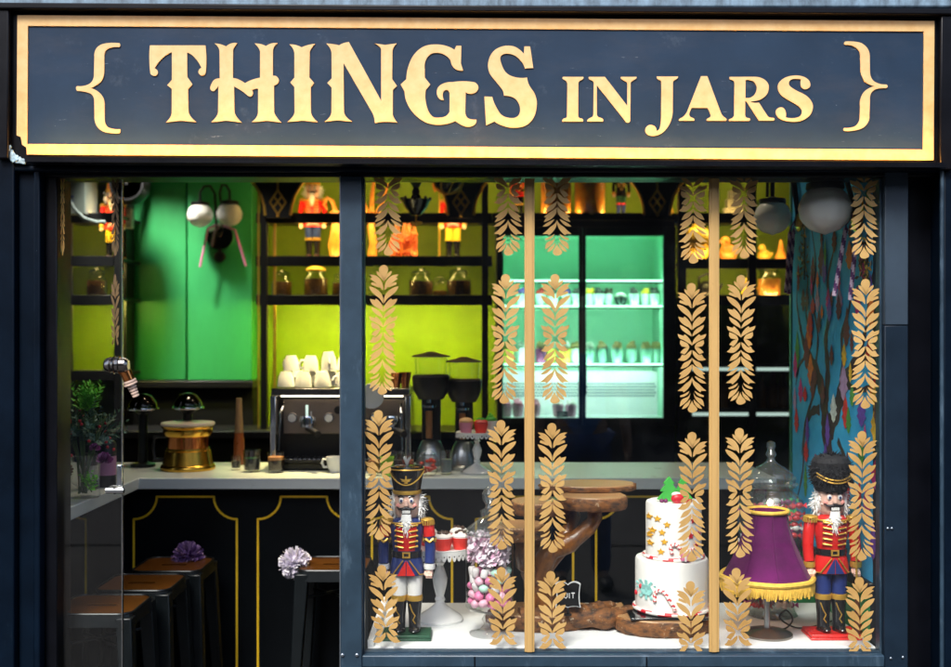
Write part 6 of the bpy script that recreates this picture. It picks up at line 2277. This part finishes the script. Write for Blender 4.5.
# low right shelves: cool lamp strips
for zz, (a, b_) in ((z3 - .38, (692, 788)), (z3 - .63, (692, 788))):
    pw(MB().span(kx(a, 2.86), kx(b_, 2.86), 2.842, 2.8495, zz - .03, zz - .012), 'lamp_strip', LEDC, sh_fr)
OILM = mat('oil_amber', (.20, .10, .01), .3)
for i, px in enumerate((700, 712, 724, 762, 773, 783)):
    t = thing('dark_bottle', ['first', 'second', 'third', 'fourth', 'fifth', 'last'][i] + ' dark bottle from the left on the lower right shelf', 'bottle', (kx(px, 2.98), 2.98, z3 - .63 + .0005), group='dark bottles on the lower right shelf')
    MB().lathe([(0, 0), (.028, 0), (.03, .01), (.03, .12), (.012, .16), (.011, .20), (0, .20)], n=16).build('bottle_body', OILM, t)
    MB().lathe([(0, .2005), (.014, .2005), (.014, .225), (0, .225)], n=12).build('bottle_cap', BLACKM, t)

# pendants
def pendant(label, px, py, d, kind):
    k = K(d)
    t = thing('pendant_lamp', label, 'pendant lamp', W(px, py, d), group='dark ornate pendants over the bar')
    z0 = t.location.z
    if kind == 0:
        b = MB()
        b.lathe([(0, -16 * k), (5 * k, -15.5 * k), (11 * k, -8 * k), (13 * k, -3 * k), (15 * k, 0), (13 * k, .5 * k), (6 * k, .8 * k), (4 * k, 5 * k), (0, 5 * k)], n=28)
        b.build('dish', BLACKG, t)
        b = MB()
        b.lathe([(0, 5.1 * k), (3.6 * k, 5.1 * k), (4 * k, 9 * k), (2.6 * k, 12 * k), (5 * k, 16 * k), (7 * k, 20 * k), (8 * k, 30 * k), (0, 32 * k)], n=24)
        b.build('turned_stem', BLACKM, t)
        b = MB()
        b.tube([(0, 0, -16 * k), (0, 0, -22 * k)], .004, 6)
        for i in range(7):
            a = i * .9
            b.ball((4 * k * math.cos(a), 4 * k * math.sin(a), (-23 - .8 * (i % 3)) * k), (2.4 * k, 2.4 * k, 1.6 * k), 8, 6)
        b.build('hanging_leaves', TRIMG, t)
        b = MB()
        for i in range(8):
            a = 2 * math.pi * i / 8
            b.ball((14 * k * math.cos(a), 14 * k * math.sin(a), 1.2 * k), 1.9 * k, 8, 6)
        b.build('bead_rim', BLACKM, t)
        hh = 32 * k
    else:
        b = MB()
        b.lathe([(0, -3 * k), (6 * k, -2.5 * k), (13 * k, 3 * k), (16.5 * k, 11 * k), (17 * k, 20 * k), (14 * k, 27 * k), (0, 30 * k)], n=32)
        b.build('globe_body', BLACKG, t)
        b = MB()
        for i in range(8):
            a0 = 2 * math.pi * i / 8
            b.tube([((1.5 + 15.4 * math.sin(math.pi / 2 * j / 8)) * k * math.cos(a0 + j * .06), (1.5 + 15.4 * math.sin(math.pi / 2 * j / 8)) * k * math.sin(a0 + j * .06), (-4 + 17 * (1 - math.cos(math.pi / 2 * j / 8))) * k) for j in range(9)], .004, 5)
        b.build('lattice', TRIMG, t)
        hh = 30 * k
    MB().tube([(0, 0, hh - .002), (0, 0, RH - z0)], .006, 8).build('cord', BLACKM, t)


pendant('dark ornate pendant dish hanging in front of the shelf of orange carvings', 416, 200, 1.9, 0)
pendant('round dark lattice pendant hanging above the nutcracker with the axe', 448, 190, 2.1, 1)

# speaker and box by the narrow shelf
t = thing('wall_speaker', 'round black speaker high on the wall beside the green panel', 'speaker', (kx(133, 2.9), 2.9, EYE + (333.5 - 186) * K(2.9)))
k = K(2.9)
MB().lathe([(0, 0), (14 * k, 0), (19 * k, .02), (20 * k, .06), (17 * k, .10), (0, .12)], n=28, rot=Matrix.Rotation(R(90), 3, 'X')).build('speaker_shell', BLACKM, t)
MB().lathe([(15 * k, .118), (16 * k, .10), (18 * k, .10), (17 * k, .118)], n=28, rot=Matrix.Rotation(R(90), 3, 'X')).build('ring', BLACKM, t)
MB().span(-.02, .02, .0, .25, -.02, .02).build('bracket', BLACKM, t)
t = thing('grey_box', 'small grey wall box under the round black speaker', 'box', (kx(126, 3.0), 3.0, EYE + (333.5 - 228) * K(3.0)))
k = K(3.0)
MB().span(-5.5 * k, 5.5 * k, 0, .05, 0, 20 * k).build('box_body', mat('grey_plastic', (.30, .36, .34), .5), t, bevel=.004)
MB().span(-4 * k, 4 * k, -.004, -.0005, 6 * k, 14 * k).build('box_lid', mat('pale_plastic', (.42, .48, .46), .5), t, bevel=.002)
MB().tube([(0, .03, 20 * k), (0, .06, 26 * k), (0, .045, 32 * k)], .004, 6).build('box_lead', BLACKM, t)
t = thing('white_wall_box', 'pale box with dark lettering and a white cable at the top left', 'box', (kx(74, 2.8), 2.8, z1 + .0005))
k = K(2.85)
PALE = mat('pale_box', (.22, .26, .23), .5)
MB().span(-16 * k, 11 * k, 0, .2, 0, 44 * k).build('box_body', PALE, t, bevel=.004)
b = MB()
for st in ([(0, 0), (0, 1)], [(0, 1), (.6, 0)], [(.6, 0), (.6, 1)]):
    b.tube([((-13 + p[0] * 8) * k, -.002, (8 + p[1] * 9) * k) for p in st], .006, 6)
for st in ([(0, 0), (0, 1)], [(0, 1), (.6, 1)], [(0, .5), (.5, .5)]):
    b.tube([((-5 + p[0] * 8) * k, -.002, (8 + p[1] * 9) * k) for p in st], .006, 6)
b.build('lettering', BLUE, t)
MB().tube([(-16 * k, -.05, 33 * k), (-6 * k, -.06, 20 * k), (4 * k, -.06, 4 * k), (14 * k, -.06, -6 * k), (26 * k, -.055, -9.5 * k), (34 * k, -.05, -9 * k)], .011, 10).build('white_cable', mat('cable_grey', (.16, .2, .19), .6), t)

# ================================================================== flowers on the counter return
fd = .46
fx = kx(85, fd)
fl = thing('flower_arrangement', 'winter arrangement of evergreen sprigs, berries and purple flowers in a glass vase', 'flowers', (fx, fd, cz + .0005))
MB().lathe([(0, 0), (.045, 0), (.05, .005), (.046, .05), (.05, .14), (.054, .145), (.047, .14), (.043, .05), (0, .012)], n=28).build('glass_vase', JARG2, fl)
b = MB()
rg = random.Random(31)
for i in range(16):
    a = rg.uniform(0, 6.28)
    b.tube([(rg.uniform(-.02, .02), rg.uniform(-.02, .02), .015), (.03 * math.cos(a), .03 * math.sin(a), .15), (.07 * math.cos(a), .06 * math.sin(a), .28)], .0025, 5)
b.build('stems', mat('stem', (.06, .12, .03), .6), fl)
FOL1 = mat('dark_sprig', (.022, .085, .04), .6, var=.4)
FOL2 = mat('bright_sprig', (.18, .62, .04), .6, var=.3)
FOL3 = mat('silver_sprig', (.10, .20, .15), .6, var=.3)


def sprig(c, dr, L, n, w, mi, bb):
    c, dr = Vector(c), Vector(dr).normalized()
    for i in range(n):
        u = i / n
        p = c + dr * (L * u)
        for s_ in range(3):
            side = dr.orthogonal().normalized()
            side.rotate(Matrix.Rotation(rg.uniform(0, 6.28), 3, dr))
            tip = p + (dr * .8 + side).normalized() * L * .38 * (1 - .6 * u)
            q = dr.cross(side).normalized() * w
            bb.m = mi
            bb.quad(p, (p + tip) / 2 + q, tip, (p + tip) / 2 - q)


b = MB()
for i in range(70):
    a = rg.uniform(0, 6.28)
    el = rg.uniform(-.35, 1.3)
    dv = Vector((math.cos(a) * math.cos(el), .8 * math.sin(a) * math.cos(el), math.sin(el)))
    c = Vector((0, 0, .20)) + dv * rg.uniform(.02, .07)
    sprig(c, dv + Vector((0, 0, .3)), rg.uniform(.05, .10), 7, .004, rg.choice((0, 0, 0, 2)), b)
for i in range(16):
    sprig((.02 + rg.uniform(-.02, .02), -.05, .29 + rg.uniform(0, .02)), (rg.uniform(-.6, .6), rg.uniform(-.5, .2), 1), rg.uniform(.06, .10), 9, .004, 1, b)
for i in range(7):
    sprig((.035 + rg.uniform(-.02, .02), -.05, .03 + rg.uniform(0, .02)), (rg.uniform(-.6, .6), rg.uniform(-.6, .2), 1), .05, 6, .004, 1, b)
b.build('foliage', [FOL1, FOL2, FOL3], fl, smooth=False)
b = MB()
for i in range(34):
    a, el = rg.uniform(0, 6.28), rg.uniform(-.5, 1.2)
    q = rg.uniform(.07, .12)
    b.ball((q * math.cos(a) * math.cos(el), q * math.sin(a) * math.cos(el) * .8 - .01, .2 + q * math.sin(el)), .0055, 8, 6)
b.build('red_berries', mat('berry_red', (.5, .02, .03), .3), fl)
b = MB()
for (x, y, z, r_) in ((.085, -.05, .13, .030), (-.055, -.05, .31, .022), (.055, -.06, .17, .02)):
    for i in range(60):
        zz = rg.uniform(-.2, 1)
        a = rg.uniform(0, 6.28)
        q = math.sqrt(1 - zz * zz)
        dv = Vector((q * math.cos(a), -abs(q * math.sin(a)), zz))
        t1 = dv.orthogonal().normalized() * r_ * .3
        c = Vector((x, y, z))
        b.m = rg.choice((0, 0, 1))
        b.quad(c, c + dv * r_ * .7 + t1, c + dv * r_, c + dv * r_ * .7 - t1)
b.build('purple_flowers', [mat('plum_petal', (.20, .02, .14), .6), mat('mauve_petal', (.42, .16, .36), .6)], fl, smooth=False)
b = MB()
for (x, y, z) in ((-.06, -.07, .14), (-.035, -.085, .10)):
    for j in range(6):
        for i in range(8):
            a = 2 * math.pi * (i + .5 * (j % 2)) / 8
            r_ = .020 * math.sin(math.pi * (j + .8) / 7)
            b.ball((x + r_ * math.cos(a), y + r_ * math.sin(a), z - .022 + j * .009), (.008, .008, .004), 6, 4)
b.build('pine_cones', mat('cone_brown', (.10, .05, .03), .7), fl)
b = MB()
rb = [(-.04, -.06, .12), (-.035, -.075, .05), (-.045, -.08, .0), (-.04, -.09, .003)]
for k_ in range(len(rb) - 1):
    a, c = Vector(rb[k_]), Vector(rb[k_ + 1])
    b.quad(a - Vector((.006, 0, 0)), a + Vector((.006, 0, 0)), c + Vector((.006, 0, 0)), c - Vector((.006, 0, 0)))
b.tube([(-.035, -.065, .12), (-.03, -.08, .06), (-.04, -.085, .01)], .004, 6)
b.build('pink_ribbon', mat('ribbon_pink', (.68, .06, .18), .5), fl)
# dark tea tins behind the flowers
for i, (px, w_, h_, lab) in enumerate(((112, .055, .17, 'dark tin with a pink round label behind the flower arrangement'), (98, .05, .13, 'small dark tin with a pale label behind the flower arrangement'))):
    dd = .72 if i == 0 else .66
    t = thing('tea_tin', lab, 'tin', (kx(px, dd) - (.03 if i else .02), dd, cz + .0005))
    MB().lathe([(0, 0), (w_ * .6, 0), (w_ * .62, .004), (w_ * .62, h_ * .9), (w_ * .5, h_ * .97), (0, h_)], n=28).build('tin_body', BLACKM, t)
    b = MB().lathe([(w_ * .625, h_ * .25), (w_ * .625, h_ * .65)], n=28)
    b.build('label', mat('tin_label%d' % i, ((.50, .22, .40), (.5, .48, .42))[i], .6), t)

# ================================================================== unseen ceiling lamps added to light the room
def downlight(x, y, energy, col=(1, .86, .66), size=.12, tilt=None, spread=110):
    t = thing('added_downlight', 'unseen ceiling downlight added to light the room', 'ceiling light', (x, y, RH), group='added ceiling downlights')
    MB().lathe([(size * .5, -.004), (size * .62, -.004), (size * .64, -.02), (size * .5, -.02)], n=28).build('ring', BLACKM, t)
    MB().lathe([(0, -.008), (size * .5, -.008), (size * .5, -.004), (0, -.004)], n=28).build('lens', DOWNL, t)
    l = bpy.data.lights.new('downlight', 'AREA')
    l.shape = 'DISK'
    l.size = size
    l.energy = energy
    l.color = col
    l.spread = R(spread)
    o = bpy.data.objects.new('downlight', l)
    COL.objects.link(o)
    o.location = (x, y, RH - .03)
    if tilt:
        o.rotation_euler = tilt
    o.parent = None
    return o


downlight(-1.85, 2.66, 5.4, (1, .95, .85), tilt=(R(14), 0, 0), spread=78)
downlight(-1.2, 2.3, 0.9, (1, .95, .85), tilt=(R(16), 0, 0), spread=70)
downlight(-1.05, 1.15, 1.8, (1, .82, .58))
downlight(-.2, 1.1, 2, (1, .82, .58))
downlight(-.60, 1.3, 2.4, (1, .78, .32), spread=34)
downlight(.75, 1.2, 1.2, (1, .85, .62))

# ================================================================== across the street
op = thing('brick_terrace', 'dark brick terrace across the street facing the shop', 'building', (0, -15, 0))
pw(MB().span(-30, 30, -25, -15, -.13, 7.5), 'wall', BRICKD, op)
m = MB()
WINM = mat('far_window', (.02, .025, .03), .2)
for i in range(-9, 10):
    for z in (1.0, 4.4):
        f = pw(MB().span(i * 3.0 - .7, i * 3.0 + .7, -15.0, -14.93, z, z + 2.0), 'window', WINM, op)
        pw(MB().span(i * 3.0 - .8, i * 3.0 + .8, -15.0, -14.86, z - .15, z - .02), 'sill', PAVE, f)


# ================================================================== passer-by on the pavement, mirrored faintly in the window
def skinned(name, joints, bones, parent, m, level=2):
    me = bpy.data.meshes.new(name)
    keys = list(joints)
    me.from_pydata([joints[k][0] for k in keys], [(keys.index(a), keys.index(b)) for a, b in bones], [])
    me.materials.append(m)
    o = bpy.data.objects.new(name, me)
    COL.objects.link(o)
    o.parent = parent
    sk_ = o.modifiers.new('skin', 'SKIN')
    sk_.use_smooth_shade = True
    if not me.skin_vertices:
        me.skin_vertices.new()
    for i, k in enumerate(keys):
        r_ = joints[k][1]
        me.skin_vertices[0].data[i].radius = (r_, r_) if not isinstance(r_, tuple) else r_
    me.skin_vertices[0].data[0].use_root = True
    sb = o.modifiers.new('smooth', 'SUBSURF')
    sb.levels = sb.render_levels = level
    return o


pe = thing('person', 'person in dark blue t-shirt and jeans, mirrored in the window glass', 'person', (.64, -3.35, 0.0))
J = {'pelvis': ((0, 0, .96), (.15, .11)), 'waist': ((0, 0, 1.10), (.135, .10)), 'chest': ((0, .01, 1.28), (.155, .11)), 'upper': ((0, 0, 1.40), (.12, .085)),
     'neck': ((0, .0, 1.50), .052), 'skull': ((0, .02, 1.56), (.07, .08)), 'crown': ((0, .01, 1.66), (.075, .09)), 'top': ((0, .01, 1.70), (.05, .06))}
BN = [('pelvis', 'waist'), ('waist', 'chest'), ('chest', 'upper'), ('upper', 'neck'), ('neck', 'skull'), ('skull', 'crown'), ('crown', 'top')]
for s_, q in ((-1, 'left'), (1, 'right')):
    J[q + 'shoulder'] = ((s_ * .19, 0, 1.41), .058)
    J[q + 'elbow'] = ((s_ * .25, -.02, 1.12), .042)
    J[q + 'wrist'] = ((s_ * .27, .05, .87), .028)
    J[q + 'palm'] = ((s_ * .272, .065, .80), (.022, .036))
    BN += [('upper', q + 'shoulder'), (q + 'shoulder', q + 'elbow'), (q + 'elbow', q + 'wrist'), (q + 'wrist', q + 'palm')]
    for f_, (dy, L) in enumerate(((-.026, .066), (-.009, .075), (.009, .07), (.025, .056))):
        a, b_ = q + 'knuckle%d' % f_, q + 'tip%d' % f_
        J[a] = ((s_ * .27, .068 + dy, .775), .0095)
        J[b_] = ((s_ * .258, .072 + dy, .775 - L), .0075)
        BN += [(q + 'palm', a), (a, b_)]
    J[q + 'thumb'] = ((s_ * .255, .11, .80), .010)
    J[q + 'thumbtip'] = ((s_ * .248, .118, .765), .008)
    BN += [(q + 'palm', q + 'thumb'), (q + 'thumb', q + 'thumbtip')]
    J[q + 'hip'] = ((s_ * .095, 0, .90), .088)
    J[q + 'knee'] = ((s_ * .11, .01, .50), .058)
    J[q + 'ankle'] = ((s_ * .12, -.02, .09), .04)
    J[q + 'toe'] = ((s_ * .14, .13, .04), (.04, .03))
    BN += [('pelvis', q + 'hip'), (q + 'hip', q + 'knee'), (q + 'knee', q + 'ankle'), (q + 'ankle', q + 'toe')]
HUM = mat('skin_tone', (.50, .29, .20), .5, var=.05)
body = skinned('body', J, BN, pe, HUM)
SH_ = mat('dark_blue_cotton', (.16, .36, .72), .85, var=.12, scale=20, bump=.2)
TJ = {'hem': ((0, 0, .86), (.175, .125)), 'waist': ((0, 0, 1.08), (.16, .118)), 'chest': ((0, .01, 1.28), (.172, .125)), 'upper': ((0, 0, 1.40), (.135, .098)), 'collar': ((0, 0, 1.46), .07)}
TB = [('hem', 'waist'), ('waist', 'chest'), ('chest', 'upper'), ('upper', 'collar')]
for s_, q in ((-1, 'left'), (1, 'right')):
    TJ[q + 'shoulder'] = ((s_ * .19, 0, 1.415), .072)
    TJ[q + 'sleeve'] = ((s_ * .235, -.012, 1.20), .062)
    TB += [('upper', q + 'shoulder'), (q + 'shoulder', q + 'sleeve')]
skinned('t_shirt', TJ, TB, pe, SH_)
JE = mat('denim', (.06, .12, .28), .85, var=.25, scale=30, bump=.2)
KJ = {'seat': ((0, 0, .92), (.165, .12))}
KB = []
for s_, q in ((-1, 'left'), (1, 'right')):
    KJ[q + 'hip'] = ((s_ * .095, 0, .86), .10)
    KJ[q + 'knee'] = ((s_ * .11, .01, .50), .075)
    KJ[q + 'cuff'] = ((s_ * .12, -.015, .07), .062)
    KB += [('seat', q + 'hip'), (q + 'hip', q + 'knee'), (q + 'knee', q + 'cuff')]
skinned('jeans', KJ, KB, pe, JE)
for s_ in (-1, 1):
    b = MB()
    b.ball((s_ * .135, .075, .045), (.048, .135, .044), 16, 10)
    b.build('shoe', BLACKM, pe)
b = MB()
b.ball((0, -.012, 1.665), (.088, .098, .088), 20, 14)
b.ball((0, -.055, 1.60), (.075, .05, .08), 16, 10)
b.build('hair', mat('dark_hair', (.025, .015, .01), .6, var=.3, scale=60, bump=.8), pe)
for s_ in (-1, 1):
    MB().ball((s_ * .032, .093, 1.62), (.013, .008, .008), 12, 8).build('eye', WHITEC, pe)
    MB().ball((s_ * .079, .01, 1.61), (.012, .02, .03), 12, 8).build('ear', HUM, pe)
MB().lathe([(0, 0), (.014, 0), (.016, .01), (.008, .045), (0, .048)], (0, .098, 1.575), 14).build('nose', HUM, pe)
MB().ball((0, .092, 1.55), (.026, .008, .007), 12, 8).build('mouth', mat('lips', (.42, .15, .13), .5), pe)
